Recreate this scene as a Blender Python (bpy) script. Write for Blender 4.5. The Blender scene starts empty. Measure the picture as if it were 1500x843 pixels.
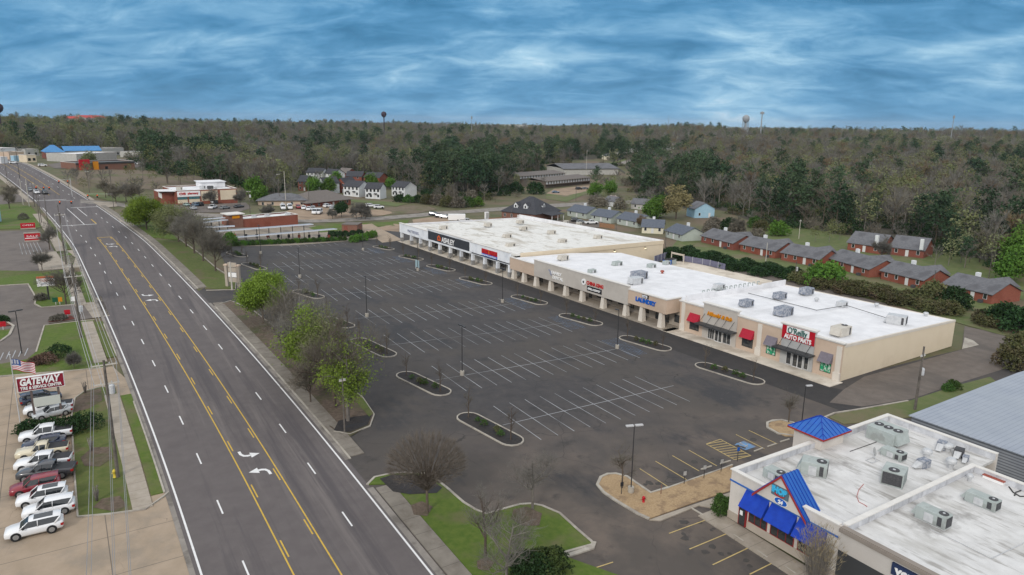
import bpy, bmesh, math, random
import numpy as np
from mathutils import Vector, Matrix
R = math.radians
SC = bpy.context.scene
COL = SC.collection
# ------------------------------------------------------------------ camera
EYE = np.array([0., 0., 41.4])
FPX, CX, CY = 1045., 750., 421.5                 # focal length and centre in pixels of the 1500 x 843 photo
PITCH = math.atan((CY - 178.) / FPX); YAW = R(32.2); ROLL = R(.7)
_fw = np.array([math.sin(YAW)*math.cos(PITCH), math.cos(YAW)*math.cos(PITCH), -math.sin(PITCH)])
_r0 = np.array([math.cos(YAW), -math.sin(YAW), 0.]); _u0 = np.cross(_r0, _fw)
_r = _r0*math.cos(ROLL) + _u0*math.sin(ROLL); _u = -_r0*math.sin(ROLL) + _u0*math.cos(ROLL)
cam_d = bpy.data.cameras.new("camera"); cam = bpy.data.objects.new("camera", cam_d); COL.objects.link(cam)
cam_d.sensor_width = 36.; cam_d.lens = 36.*FPX/1500.; cam_d.clip_start = .5; cam_d.clip_end = 20000.
cam.matrix_world = Matrix(((_r[0], _u[0], -_fw[0], EYE[0]), (_r[1], _u[1], -_fw[1], EYE[1]), (_r[2], _u[2], -_fw[2], EYE[2]), (0, 0, 0, 1)))
SC.camera = cam
# ------------------------------------------------------------------ sky, sun, exposure
SKY_AT = (3.1, 1.7, 0.)
SUN_AZ, SUN_EL = YAW + R(203), R(30)             # pale sun behind the overcast, over the camera's left shoulder
W = bpy.data.worlds.new("World"); SC.world = W; W.use_nodes = True
nt = W.node_tree; N = nt.nodes; L = nt.links; N.clear()
def nd(t, **k):
    n = N.new(t)
    for a, b in k.items(): setattr(n, a, b)
    return n
def mth(op, a, b=None, c=None):
    n = nd('ShaderNodeMath', operation=op)
    for i, v in enumerate((a, b, c)):
        if v is None: continue
        if isinstance(v, (int, float)): n.inputs[i].default_value = v
        else: L.new(v, n.inputs[i])
    return n.outputs[0]
def ramp(fac, stops):
    n = nd('ShaderNodeValToRGB'); e = n.color_ramp.elements
    while len(e) < len(stops): e.new(.5)
    for q, (p, c) in zip(e, stops): q.position = p; q.color = (c, c, c, 1) if isinstance(c, (int, float)) else (*c, 1)
    L.new(fac, n.inputs[0]); return n.outputs[0]
def mixc(f, a, b, mode='MIX'):
    n = nd('ShaderNodeMix', data_type='RGBA', blend_type=mode)
    if isinstance(f, (int, float)): n.inputs[0].default_value = f
    else: L.new(f, n.inputs[0])
    for i, v in ((6, a), (7, b)):
        if isinstance(v, tuple): n.inputs[i].default_value = (*v, 1)
        else: L.new(v, n.inputs[i])
    return n.outputs[2]
tc = nd('ShaderNodeTexCoord'); sx = nd('ShaderNodeSeparateXYZ'); L.new(tc.outputs['Generated'], sx.inputs[0])
zc = mth('MAXIMUM', sx.outputs[2], 0.0)
den = mth('ADD', zc, .27)
cb = nd('ShaderNodeCombineXYZ'); L.new(mth('DIVIDE', sx.outputs[0], den), cb.inputs[0]); L.new(mth('DIVIDE', sx.outputs[1], den), cb.inputs[1])
vr = nd('ShaderNodeVectorRotate', rotation_type='Z_AXIS'); L.new(cb.outputs[0], vr.inputs[0]); vr.inputs['Angle'].default_value = YAW + R(6)
mp = nd('ShaderNodeMapping'); L.new(vr.outputs[0], mp.inputs[0]); mp.inputs['Scale'].default_value = (.92, 1.35, 1); mp.inputs['Location'].default_value = SKY_AT
def noise(sc, det, rough, dist, off=0.):
    n = nd('ShaderNodeTexNoise', noise_dimensions='3D'); L.new(mp.outputs[0], n.inputs['Vector'])
    n.inputs['Scale'].default_value = sc; n.inputs['Detail'].default_value = det; n.inputs['Roughness'].default_value = rough; n.inputs['Distortion'].default_value = dist
    return n.outputs[0]
n1 = noise(1.1, 7, .52, .4); n2 = noise(4.4, 9, .60, .5)
def gap(px_, py_, lo_, hi_):                     # thin place in the cloud around one direction of the sky
    q = _fw + _r*((px_ - CX)/FPX) + _u*((CY - py_)/FPX); q = q/np.linalg.norm(q)
    v = nd('ShaderNodeVectorMath', operation='DOT_PRODUCT'); L.new(tc.outputs['Generated'], v.inputs[0]); v.inputs[1].default_value = tuple(float(c) for c in q)
    return ramp(v.outputs['Value'], [(math.cos(R(hi_)), 0.), (math.cos(R(lo_)), 1.)])
cl = mth('ADD', mth('MULTIPLY', n1, .56), mth('MULTIPLY', n2, .44))
bright = mth('ADD', mth('MULTIPLY', gap(770, 40, .3, 6.), .10), mth('MULTIPLY', gap(200, 110, 2, 15), .05))
bright = mth('ADD', bright, mth('ADD', mth('MULTIPLY', gap(1120, 160, .5, 7.), .19), mth('MULTIPLY', gap(1450, 120, 1, 9.), .05)))
bright = mth('SUBTRACT', bright, mth('ADD', mth('MULTIPLY', gap(1330, 70, 2, 14), .035), mth('MULTIPLY', gap(330, 40, 2, 14), .03)))
cl = mth('ADD', cl, bright)
dark = ramp(cl, [(.34, (.24, 1.35, 2.75)), (.43, (.45, 1.95, 3.75)), (.50, (.80, 2.6, 4.7)), (.58, (1.65, 3.7, 5.8)), (.67, (3.5, 5.7, 7.4)), (.78, (7.8, 8.7, 9.3))])
sky = nd('ShaderNodeTexSky', sky_type='NISHITA', sun_disc=False); sky.sun_elevation = SUN_EL; sky.sun_rotation = SUN_AZ
sky.air_density = 1.4; sky.dust_density = 1.0
c0 = mixc(.96, sky.outputs[0], dark)
# the overcast is brighter and greyer overhead than it is near the horizon
dt = nd('ShaderNodeVectorMath', operation='DOT_PRODUCT'); L.new(tc.outputs['Generated'], dt.inputs[0]); dt.inputs[1].default_value = (math.sin(YAW), math.cos(YAW), 0)
back = ramp(mth('MULTIPLY', dt.outputs['Value'], -1.), [(-.0, 0.), (.35, 1.)])
over = mth('MAXIMUM', ramp(sx.outputs[2], [(.20, 0.), (.5, 1.)]), back)
zen = mixc(mth('MULTIPLY', n2, .8), (7.5, 7.8, 8.3), (9.9, 9.9, 9.7))
c1 = mixc(over, c0, zen)
# pale line of clear sky low over the trees
low = mth('MULTIPLY', mth('MULTIPLY', ramp(sx.outputs[2], [(.0, 1.), (.03, .8), (.06, 0.)]), .28), mth('SUBTRACT', 1., back))
c2 = mixc(low, c1, (1.6, 4.0, 6.4))
bg = nd('ShaderNodeBackground'); L.new(c2, bg.inputs[0]); bg.inputs[1].default_value = .1
out = nd('ShaderNodeOutputWorld'); L.new(bg.outputs[0], out.inputs[0])
sl = bpy.data.lights.new("sun", 'SUN'); sl.energy = 1.5; sl.angle = R(11); sl.color = (1., .95, .88)
so = bpy.data.objects.new("sun", sl); COL.objects.link(so)
_d = Vector((math.sin(SUN_AZ)*math.cos(SUN_EL), math.cos(SUN_AZ)*math.cos(SUN_EL), math.sin(SUN_EL)))
so.rotation_euler = _d.to_track_quat('Z', 'Y').to_euler()
SC.view_settings.view_transform = 'Standard'; SC.view_settings.look = 'None'; SC.view_settings.gamma = 1.; SC.view_settings.use_curve_mapping = False
SC.view_settings.exposure = .2
SC.cycles.use_denoising = True; SC.cycles.denoiser = 'OPENIMAGEDENOISE'
SC.cycles.max_bounces = 5; SC.cycles.diffuse_bounces = 3; SC.cycles.glossy_bounces = 2; SC.cycles.transmission_bounces = 2
SC.cycles.caustics_reflective = False; SC.cycles.caustics_refractive = False
# ------------------------------------------------------------------ terrain
def sm(t): t = np.clip(t, 0., 1.); return t*t*(3 - 2*t)
_PY = np.array([-400, -50, 0, 55, 86, 120, 156, 195, 240, 294, 351, 380, 414, 462, 531, 620, 900])
_PZ = np.array([-12, -3.4, -1.8, 0, 1.05, 2.3, 3.5, 4.3, 4.8, 5.3, 6.2, 7.4, 9.4, 11.1, 12., 11.7, 10.])
_CY_ = np.array([-60, 0, 66, 86, 120, 156, 240, 294, 351, 370, 414, 462, 531, 600, 700])
_CX_ = np.array([16.6, 16.5, 16.1, 16.0, 15.1, 13.7, 10.3, 5.9, .3, -2.4, -9.4, -16.7, -25.8, -37, -56])
def _smooth(xs, ys):
    g = np.arange(xs[0], xs[-1], 2.); v = np.interp(g, xs, ys); k = np.ones(15)/15.
    return g, np.convolve(np.pad(v, 7, mode='edge'), k, 'valid')
_zg, _zv = _smooth(_PY, _PZ); _xg, _xv = _smooth(_CY_, _CX_)
def road_z(Y): return np.interp(Y, _zg, _zv)
def road_x(Y): return np.interp(Y, _xg, _xv)
def _hn(X, Y):
    return (np.sin(X*.0061 + 1.3)*np.cos(Y*.0053 + .4) + .6*np.sin(X*.0127 + Y*.0098) + .45*np.cos(X*.0197 - Y*.0171 + 2.))
def T(X, Y):
    X = np.asarray(X, float); Y = np.asarray(Y, float)
    a = road_x(Y) + 12.; b = 95. + 110.*sm((Y - 245.)/90.)
    base = road_z(np.minimum(Y, 640.))*(1 - sm((X - a)/np.maximum(b - a, 30.)))
    r = np.hypot(X, Y)
    s = sm((r - 430.)/1000.)
    az = np.degrees(np.arctan2(X, Y))
    top = 15.5 + 5.5*_hn(X, Y) + 2.6*np.sin(X*.0213 + .5)*np.sin(Y*.0157 + X*.006) + 5.*sm((18. - az)/18.)
    far = 26*sm((r - 2600)/2500.)
    return base*(1 - s) + top*s - far
def ray(px, py): return _fw + _r*((px - CX)/FPX) + _u*((CY - py)/FPX)
def P(px, py, z):                                # point of a pixel's sight line at height z
    d = ray(px, py); return EYE + d*((z - EYE[2])/d[2])
def G(px, py, dz=0.):                            # where the sight line meets the ground
    d = ray(px, py); t = np.arange(20., 2500., .5)
    q = EYE[None, :] + d[None, :]*t[:, None]
    below = q[:, 2] < T(q[:, 0], q[:, 1]) + dz
    i = int(np.argmax(below)) if below.any() else len(t) - 1
    lo, hi = t[max(i-1, 0)], t[i]
    for _ in range(18):
        m = (lo + hi)/2; p = EYE + d*m
        if p[2] < T(p[0], p[1]) + dz: hi = m
        else: lo = m
    p = EYE + d*hi; return np.array([p[0], p[1], float(T(p[0], p[1])) + dz])
def proj(p):
    d = np.asarray(p, float) - EYE; z = d@_fw
    return np.array([CX + FPX*(d@_r)/z, CY - FPX*(d@_u)/z])
def H(g, ytop):                                  # height of an upright thing standing at g whose top shows at row ytop
    lo, hi = 0., 90.
    for _ in range(40):
        m = (lo + hi)/2
        if proj(np.asarray(g) + np.array([0, 0, m]))[1] > ytop: lo = m
        else: hi = m
    return m
# ------------------------------------------------------------------ object helpers
def tag(o, label=None, cat=None, group=None, kind=None):
    if label: o['label'] = label
    if cat: o['category'] = cat
    if group: o['group'] = group
    if kind: o['kind'] = kind
    return o
def link(o, parent=None):
    COL.objects.link(o)
    if parent is not None: o.parent = parent
    return o
def thing(name, label, cat, loc, rz=0., group=None):
    o = bpy.data.objects.new(name, None); COL.objects.link(o); o.location = tuple(float(v) for v in loc); o.rotation_euler = (0, 0, rz)
    o.empty_display_size = .3
    return tag(o, label, cat, group)
def dup(root, loc, rz=None, label=None, group=None, scale=None):
    r = root.copy(); COL.objects.link(r); r.location = tuple(float(v) for v in loc)
    if rz is not None: r.rotation_euler = (0, 0, rz)
    if label: r['label'] = label
    if group: r['group'] = group
    if scale: r.scale = scale if isinstance(scale, tuple) else (scale,)*3
    for ch in list(root.children):
        c = ch.copy(); COL.objects.link(c); c.parent = r
        for g in list(ch.children):
            d = g.copy(); COL.objects.link(d); d.parent = c
    return r
class MB:
    def __init__(s): s.v = []; s.f = []; s.m = []
    def add(s, vs, fs, m=0):
        o = len(s.v); s.v += [tuple(float(c) for c in v) for v in vs]; s.f += [tuple(i + o for i in f) for f in fs]; s.m += [m]*len(fs); return s
    def box(s, x0, y0, z0, x1, y1, z1, m=0):
        return s.add([(x0,y0,z0),(x1,y0,z0),(x1,y1,z0),(x0,y1,z0),(x0,y0,z1),(x1,y0,z1),(x1,y1,z1),(x0,y1,z1)],
                     [(3,2,1,0),(4,5,6,7),(0,1,5,4),(1,2,6,5),(2,3,7,6),(3,0,4,7)], m)
    def prism(s, poly, z0, z1, m=0, top=True, bot=False):     # z0, z1 numbers or lists
        n = len(poly); a = z0 if isinstance(z0, (list, tuple)) else [z0]*n; b = z1 if isinstance(z1, (list, tuple)) else [z1]*n
        ar = sum(poly[i][0]*poly[(i+1) % n][1] - poly[(i+1) % n][0]*poly[i][1] for i in range(n))
        vs = [(p[0], p[1], a[i]) for i, p in enumerate(poly)] + [(p[0], p[1], b[i]) for i, p in enumerate(poly)]
        fs = [(i, (i+1) % n, n + (i+1) % n, n + i) for i in range(n)]
        if top: fs.append(tuple(range(n, 2*n)))
        if bot: fs.append(tuple(range(n-1, -1, -1)))
        if ar < 0: fs = [tuple(reversed(f)) for f in fs]
        return s.add(vs, fs, m)
    def tube(s, p0, p1, r0, r1=None, n=6, m=0, cap=True):
        r1 = r0 if r1 is None else r1; p0 = Vector(p0); p1 = Vector(p1); d = (p1 - p0)
        if d.length < 1e-6: return s
        d.normalize(); a = d.orthogonal().normalized(); b = d.cross(a)
        vs = []
        for p, r in ((p0, r0), (p1, r1)):
            for i in range(n):
                t = 2*math.pi*i/n; vs.append(p + a*(r*math.cos(t)) + b*(r*math.sin(t)))
        fs = [(i, (i+1) % n, n + (i+1) % n, n + i) for i in range(n)]
        if cap: fs += [tuple(range(n, 2*n)), tuple(range(n-1, -1, -1))]
        return s.add(vs, fs, m)
    def lathe(s, prof, c=(0, 0, 0), n=12, m=0):                # prof: (r, z)
        vs = []; k = len(prof)
        for r, z in prof:
            for i in range(n):
                t = 2*math.pi*i/n; vs.append((c[0] + r*math.cos(t), c[1] + r*math.sin(t), c[2] + z))
        fs = [(j*n + i, j*n + (i+1) % n, (j+1)*n + (i+1) % n, (j+1)*n + i) for j in range(k-1) for i in range(n)]
        fs += [tuple(range((k-1)*n, k*n)), tuple(range(n-1, -1, -1))]
        return s.add(vs, fs, m)
    def quad(s, a, b, c, d, m=0): return s.add([a, b, c, d], [(0, 1, 2, 3)], m)
    def slab(s, pts, t, m=0):                                  # a flat or bent polygon given thickness t downwards
        n = len(pts); vs = list(pts) + [(p[0], p[1], p[2] - t) for p in pts]
        fs = [tuple(range(n)), tuple(range(2*n-1, n-1, -1))] + [(i, n + i, n + (i+1) % n, (i+1) % n) for i in range(n)]
        return s.add(vs, fs, m)
    def mesh(s, name, mats, smooth=False):
        me = bpy.data.meshes.new(name); me.from_pydata(s.v, [], s.f)
        for mt in (mats if isinstance(mats, (list, tuple)) else [mats]): me.materials.append(mt)
        if any(s.m): me.polygons.foreach_set('material_index', s.m)
        if smooth: me.polygons.foreach_set('use_smooth', [True]*len(s.f))
        me.validate(); me.update(); return me
    def build(s, name, mats, parent=None, smooth=False):
        return link(bpy.data.objects.new(name, s.mesh(name, mats, smooth)), parent)
def bev(o, w=.03, seg=1):
    m = o.modifiers.new('edge', 'BEVEL'); m.width = w; m.segments = seg; m.limit_method = 'ANGLE'; return o
def text(name, s, size, mat, parent, loc, rot=(R(90), 0, 0), depth=.06, width=None, shear=0., bold=.0, align='LEFT'):
    cu = bpy.data.curves.new(name, 'FONT'); cu.body = s; cu.size = size; cu.extrude = depth; cu.offset = bold*size; cu.shear = shear; cu.align_x = align; cu.resolution_u = 3
    t = bpy.data.objects.new(name, cu); COL.objects.link(t); bpy.context.view_layer.update()
    me = bpy.data.meshes.new_from_object(t.evaluated_get(bpy.context.evaluated_depsgraph_get())); bpy.data.objects.remove(t); bpy.data.curves.remove(cu)
    me.materials.clear(); me.materials.append(mat)
    o = link(bpy.data.objects.new(name, me), parent); o.location = loc; o.rotation_euler = rot
    if width:
        xs = [v.co.x for v in me.vertices]; w = max(xs) - min(xs); k = width/w
        for v in me.vertices: v.co.x = (v.co.x - min(xs))*k
    return o
# ------------------------------------------------------------------ materials
MATS = {}
def mat(name, c1, c2=None, scale=1., rough=.85, spec=.3, metal=0., detail=4., lo=.35, hi=.65, bump=0., c3=None, s3=.1, f3=(.5, .62), rnd=0., stretch=None, extra=None, coat=0., emit=None):
    """noise mix of c1 and c2, blotched with c3 at the larger scale s3"""
    m = bpy.data.materials.new(name); m.use_nodes = True; t = m.node_tree; b = t.nodes['Principled BSDF']
    b.inputs['Roughness'].default_value = rough; b.inputs['Metallic'].default_value = metal; b.inputs['Specular IOR Level'].default_value = spec
    b.inputs['Coat Weight'].default_value = coat
    def nn(ty, **k):
        q = t.nodes.new(ty)
        for a, v in k.items(): setattr(q, a, v)
        return q
    col = None
    if c2 is None: b.inputs['Base Color'].default_value = (*c1, 1)
    else:
        tcn = nn('ShaderNodeTexCoord'); vec = tcn.outputs['Object']
        if stretch:
            mpn = nn('ShaderNodeMapping'); mpn.inputs['Scale'].default_value = stretch; t.links.new(vec, mpn.inputs[0]); vec = mpn.outputs[0]
        def nz(sc, det=detail):
            q = nn('ShaderNodeTexNoise'); q.inputs['Scale'].default_value = sc; q.inputs['Detail'].default_value = det; q.inputs['Roughness'].default_value = .6
            t.links.new(vec, q.inputs['Vector']); return q.outputs[0]
        def rp(f, a, b_):
            q = nn('ShaderNodeMapRange'); q.inputs[1].default_value = a; q.inputs[2].default_value = b_; t.links.new(f, q.inputs[0]); return q.outputs[0]
        def mx(f, a, b_, mode='MIX'):
            q = nn('ShaderNodeMix', data_type='RGBA', blend_type=mode)
            if isinstance(f, float): q.inputs[0].default_value = f
            else: t.links.new(f, q.inputs[0])
            for i, v in ((6, a), (7, b_)):
                if isinstance(v, tuple): q.inputs[i].default_value = (*v, 1)
                else: t.links.new(v, q.inputs[i])
            return q.outputs[2]
        f = nz(scale); col = mx(rp(f, lo, hi), c1, c2)
        if c3: col = mx(rp(nz(s3), *f3), col, c3)
        if extra: col = extra(t, nn, vec, nz, rp, mx, col)
        if rnd:
            oi = nn('ShaderNodeObjectInfo'); hs = nn('ShaderNodeHueSaturation')
            q = nn('ShaderNodeMapRange'); q.inputs[3].default_value = 1 - rnd; q.inputs[4].default_value = 1 + rnd; t.links.new(oi.outputs['Random'], q.inputs[0]); t.links.new(q.outputs[0], hs.inputs['Value'])
            q2 = nn('ShaderNodeMapRange'); q2.inputs[3].default_value = .5 - rnd*.05; q2.inputs[4].default_value = .5 + rnd*.05; t.links.new(oi.outputs['Random'], q2.inputs[0]); t.links.new(q2.outputs[0], hs.inputs['Hue'])
            t.links.new(col, hs.inputs['Color']); col = hs.outputs[0]
        t.links.new(col, b.inputs['Base Color'])
        if bump:
            bn = nn('ShaderNodeBump'); bn.inputs['Strength'].default_value = bump; bn.inputs['Distance'].default_value = .05; t.links.new(f, bn.inputs['Height']); t.links.new(bn.outputs[0], b.inputs['Normal'])
    if emit:
        b.inputs['Emission Color'].default_value = (*emit[0], 1); b.inputs['Emission Strength'].default_value = emit[1]
    MATS[name] = m; return m
def cracks(sc, w, c, strength=.8, sc2=None):
    def ex(t, nn, vec, nz, rp, mx, col):
        v = nn('ShaderNodeTexVoronoi', feature='DISTANCE_TO_EDGE'); v.inputs['Scale'].default_value = sc
        q = nn('ShaderNodeTexNoise'); q.inputs['Scale'].default_value = sc*3; q.inputs['Detail'].default_value = 3; t.links.new(vec, q.inputs['Vector'])
        ad = nn('ShaderNodeMix', data_type='RGBA', blend_type='LINEAR_LIGHT'); ad.inputs[0].default_value = .5/sc*.25; t.links.new(vec, ad.inputs[6]); t.links.new(q.outputs['Color'], ad.inputs[7]); t.links.new(ad.outputs[2], v.inputs['Vector'])
        f = rp(v.outputs[0], w*sc, 0.); g = rp(nz(sc*.7), .45, .6)
        m_ = nn('ShaderNodeMath', operation='MULTIPLY'); t.links.new(f, m_.inputs[0]); t.links.new(g, m_.inputs[1])
        m2 = nn('ShaderNodeMath', operation='MULTIPLY'); t.links.new(m_.outputs[0], m2.inputs[0]); m2.inputs[1].default_value = strength
        return mx(m2.outputs[0], col, c)
    return ex
def stripes(axis, period, width, c, strength=1., off=0.):
    """thin parallel joints or ribs across one axis"""
    def ex(t, nn, vec, nz, rp, mx, col):
        s = nn('ShaderNodeSeparateXYZ'); t.links.new(vec, s.inputs[0])
        a = nn('ShaderNodeMath', operation='PINGPONG'); t.links.new(s.outputs[axis], a.inputs[0]); a.inputs[1].default_value = period/2
        f = rp(a.outputs[0], width, width*.4)
        m2 = nn('ShaderNodeMath', operation='MULTIPLY'); t.links.new(f, m2.inputs[0]); m2.inputs[1].default_value = strength
        return mx(m2.outputs[0], col, c)
    return ex
def older(y0, wid, x1, c, c2):
    """older, browner paving where y is below y0 and x below x1, with a ragged soft edge"""
    def ex(t, nn, vec, nz, rp, mx, col):
        s = nn('ShaderNodeSeparateXYZ'); t.links.new(vec, s.inputs[0]); n_ = nz(.055, 5)
        def ad(a, b_, op='ADD'):
            q = nn('ShaderNodeMath', operation=op)
            for i, v in enumerate((a, b_)):
                if isinstance(v, (int, float)): q.inputs[i].default_value = v
                else: t.links.new(v, q.inputs[i])
            return q.outputs[0]
        wob = ad(ad(n_, -.5), 46., 'MULTIPLY')
        f = ad(rp(ad(s.outputs[1], wob), y0 + wid, y0), rp(ad(s.outputs[0], wob), x1 + 14, x1), 'MULTIPLY')
        return mx(f, col, mx(rp(nz(.12, 6), .42, .6), c, c2))
    return ex
def both(*fs):
    def ex(t, nn, vec, nz, rp, mx, col):
        for f in fs: col = f(t, nn, vec, nz, rp, mx, col)
        return col
    return ex
def blotch(sc, a, b_, c, strength=.7, stretch=(1, 1, 1)):
    def ex(t, nn, vec, nz, rp, mx, col):
        mpn = nn('ShaderNodeMapping'); mpn.inputs['Scale'].default_value = stretch; t.links.new(vec, mpn.inputs[0])
        q = nn('ShaderNodeTexNoise'); q.inputs['Scale'].default_value = sc; q.inputs['Detail'].default_value = 6; q.inputs['Roughness'].default_value = .65; t.links.new(mpn.outputs[0], q.inputs['Vector'])
        m2 = nn('ShaderNodeMath', operation='MULTIPLY'); t.links.new(rp(q.outputs[0], a, b_), m2.inputs[0]); m2.inputs[1].default_value = strength
        return mx(m2.outputs[0], col, c)
    return ex
M = MATS
mat('road_asphalt', (.112, .098, .098), (.128, .113, .112), .6, extra=both(blotch(.35, .52, .64, (.082, .073, .077), .85, (1.6, .04, 1)), blotch(.5, .56, .66, (.162, .143, .138), .8, (1.2, .03, 1)), cracks(.11, .022, (.05, .048, .048), .45)))
mat('lot_asphalt', (.050, .047, .049), (.067, .062, .062), .5, extra=both(older(52, 34, 86, (.140, .113, .095), (.086, .074, .066)), blotch(.045, .46, .60, (.078, .068, .060), .65), blotch(.10, .55, .66, (.036, .037, .042), .8, (1, .45, 1)), blotch(.9, .56, .68, (.092, .082, .075), .45), blotch(.28, .58, .70, (.030, .029, .030), .6), cracks(.09, .05, (.018, .017, .018), .8), cracks(.31, .010, (.10, .095, .088), .35)))
mat('lane_asphalt', (.034, .032, .033), (.043, .040, .040), .6, extra=both(blotch(.2, .54, .66, (.058, .052, .048), .5, (1, .2, 1)), cracks(.15, .012, (.02, .02, .02), .5)))
mat('alley_asphalt', (.125, .105, .092), (.155, .132, .116), .5, extra=both(blotch(.12, .5, .62, (.095, .083, .075), .7, (1, .4, 1)), cracks(.3, .014, (.045, .042, .04), .6)))
mat('brown_lane', (.118, .099, .088), (.142, .121, .108), .4, extra=both(blotch(.10, .46, .60, (.078, .070, .066), .85), blotch(.5, .56, .66, (.16, .14, .125), .5), cracks(.16, .04, (.035, .032, .03), .7)))
mat('forest_floor', (.050, .044, .034), (.072, .062, .048), .2, detail=8, c3=(.05, .055, .025), s3=.06)
mat('brown_asphalt', (.135, .115, .104), (.165, .142, .128), .4, extra=both(blotch(.12, .5, .64, (.105, .092, .086), .7), cracks(.22, .02, (.07, .06, .055), .6)))
mat('slab_concrete', (.31, .245, .18), (.36, .285, .215), .5, extra=both(blotch(.22, .5, .66, (.22, .19, .155), .6), stripes(0, 9.4, .06, (.09, .08, .07), .8), stripes(1, 6.8, .06, (.09, .08, .07), .7), cracks(.16, .012, (.10, .085, .07), .7)))
mat('dull_walk', (.185, .165, .14), (.235, .21, .18), .7, extra=both(blotch(.4, .48, .66, (.13, .11, .09), .7), stripes(1, 3., .05, (.09, .08, .07), .8)))
mat('walk_concrete', (.30, .26, .21), (.37, .325, .275), .7, extra=both(blotch(.5, .5, .66, (.25, .215, .18), .6), stripes(1, 1.8, .035, (.15, .13, .11), .8)))
mat('kerb_concrete', (.34, .31, .265), (.42, .39, .34), .9, c3=(.28, .25, .22), s3=.35)
mat('gutter_concrete', (.22, .20, .18), (.28, .255, .23), .8, c3=(.15, .135, .12), s3=.4)
mat('bright_concrete', (.56, .50, .42), (.64, .58, .50), .6, c3=(.45, .39, .32), s3=.2)
mat('wash_concrete', (.24, .205, .165), (.30, .26, .21), .5, c3=(.17, .15, .13), s3=.15)
mat('old_concrete', (.16, .15, .135), (.21, .195, .175), .8)
mat('lawn_grass', (.064, .110, .012), (.098, .138, .022), 1.6, detail=8, c3=(.125, .118, .055), s3=.16, f3=(.5, .68), bump=.4)
mat('verge_grass', (.070, .098, .020), (.108, .122, .034), 1.3, detail=8, c3=(.125, .10, .056), s3=.22, f3=(.52, .66), bump=.4)
mat('field_ground', (.085, .095, .040), (.13, .115, .066), .10, detail=8, c3=(.15, .11, .075), s3=.03, f3=(.5, .62))
mat('yard_grass', (.085, .12, .035), (.125, .14, .055), .4, detail=8, c3=(.15, .125, .075), s3=.05, f3=(.52, .66))
mat('brown_field', (.13, .10, .07), (.17, .135, .095), .5, detail=8, c3=(.10, .105, .045), s3=.06)
mat('bare_dirt', (.27, .195, .135), (.33, .25, .18), .25, detail=7, c3=(.20, .15, .105), s3=.07)
mat('mulch_dark', (.022, .020, .020), (.042, .036, .034), 3., detail=8, c3=(.03, .03, .034), s3=.8, bump=.6)
mat('mulch_brown', (.085, .062, .044), (.14, .105, .08), 2., detail=8, c3=(.07, .075, .03), s3=.22, f3=(.5, .64), bump=.5)
mat('mulch_red', (.12, .03, .022), (.16, .05, .035), 2.5, detail=8)
mat('gravel', (.30, .205, .115), (.40, .29, .17), 5., detail=8, c3=(.24, .165, .10), s3=.7, bump=.5)
mat('paint_white', (.37, .38, .40), (.095, .092, .097), .11, detail=8, lo=.44, hi=.70)
mat('road_white', (.74, .74, .74), (.66, .66, .66), 2.)
mat('road_yellow', (.60, .40, .07), (.50, .33, .06), 2.)
mat('lot_yellow', (.50, .38, .16), (.36, .28, .14), 1.5, lo=.4, hi=.7)
mat('paint_blue', (.095, .15, .24), (.055, .058, .068), .8, detail=8, lo=.38, hi=.6)
# ------------------------------------------------------------------ ground, roads and painted lines
def drape(name, poly, m, dz, step=4., parent=None, kind='structure', skirt=0.):
    """a polygon cut along a grid and laid over the terrain dz above it"""
    bm = bmesh.new(); vs = [bm.verts.new((p[0], p[1], 0)) for p in poly]; bm.faces.new(vs)
    xs = [p[0] for p in poly]; ys = [p[1] for p in poly]
    for ax, a in ((0, xs), (1, ys)):
        k = math.floor(min(a)/step) + 1
        while k*step < max(a):
            co = [0, 0, 0]; no = [0, 0, 0]; co[ax] = k*step; no[ax] = 1
            bmesh.ops.bisect_plane(bm, geom=bm.verts[:] + bm.edges[:] + bm.faces[:], plane_co=co, plane_no=no, dist=1e-5); k += 1
    bmesh.ops.recalc_face_normals(bm, faces=bm.faces[:])
    if sum(f.normal.z*f.calc_area() for f in bm.faces) < 0: bmesh.ops.reverse_faces(bm, faces=bm.faces[:])
    cs = np.array([v.co[:] for v in bm.verts]); zz = T(cs[:, 0], cs[:, 1]) + dz
    for v, z in zip(bm.verts, zz): v.co.z = z
    if skirt:
        be = [e for e in bm.edges if e.is_boundary]; ret = bmesh.ops.extrude_edge_only(bm, edges=be)
        for g in ret['geom']:
            if isinstance(g, bmesh.types.BMVert): g.co.z -= skirt
        bmesh.ops.recalc_face_normals(bm, faces=bm.faces[:])
    me = bpy.data.meshes.new(name); bm.to_mesh(me); bm.free(); me.materials.append(m)
    o = link(bpy.data.objects.new(name, me), parent)
    if kind and parent is None: o['kind'] = kind
    return o
def px(pts, dz=0.): return [tuple(G(*p, dz)[:2]) for p in pts]
def strip(y0, y1, o0, o1, step=6.):              # ribbon along the road between two offsets from its centre line
    n = max(2, int(abs(y1 - y0)/step)); ys = np.linspace(y0, y1, n + 1)
    return [(float(road_x(y)) + o0, float(y)) for y in ys] + [(float(road_x(y)) + o1, float(y)) for y in ys[::-1]]
def ribbon(mb, pts, w, dz, closed=False, m=0, sub=3.):       # painted line of width w along world points
    pts = [np.array(p[:2], float) for p in pts]
    if closed: pts.append(pts[0])
    for a, b in zip(pts[:-1], pts[1:]):
        d = b - a; ln = float(np.hypot(*d))
        if ln < 1e-4: continue
        d = d/ln; nrm = np.array([-d[1], d[0]])*w/2; n = max(1, int(ln/sub))
        q = [a + (b - a)*i/n for i in range(n + 1)]; vs = []
        for c in q:
            for s in (1, -1):
                e = c + nrm*s; vs.append((e[0], e[1], float(T(e[0], e[1])) + dz))
        mb.add(vs, [(2*i, 2*i+1, 2*i+3, 2*i+2) for i in range(n)], m)
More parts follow.
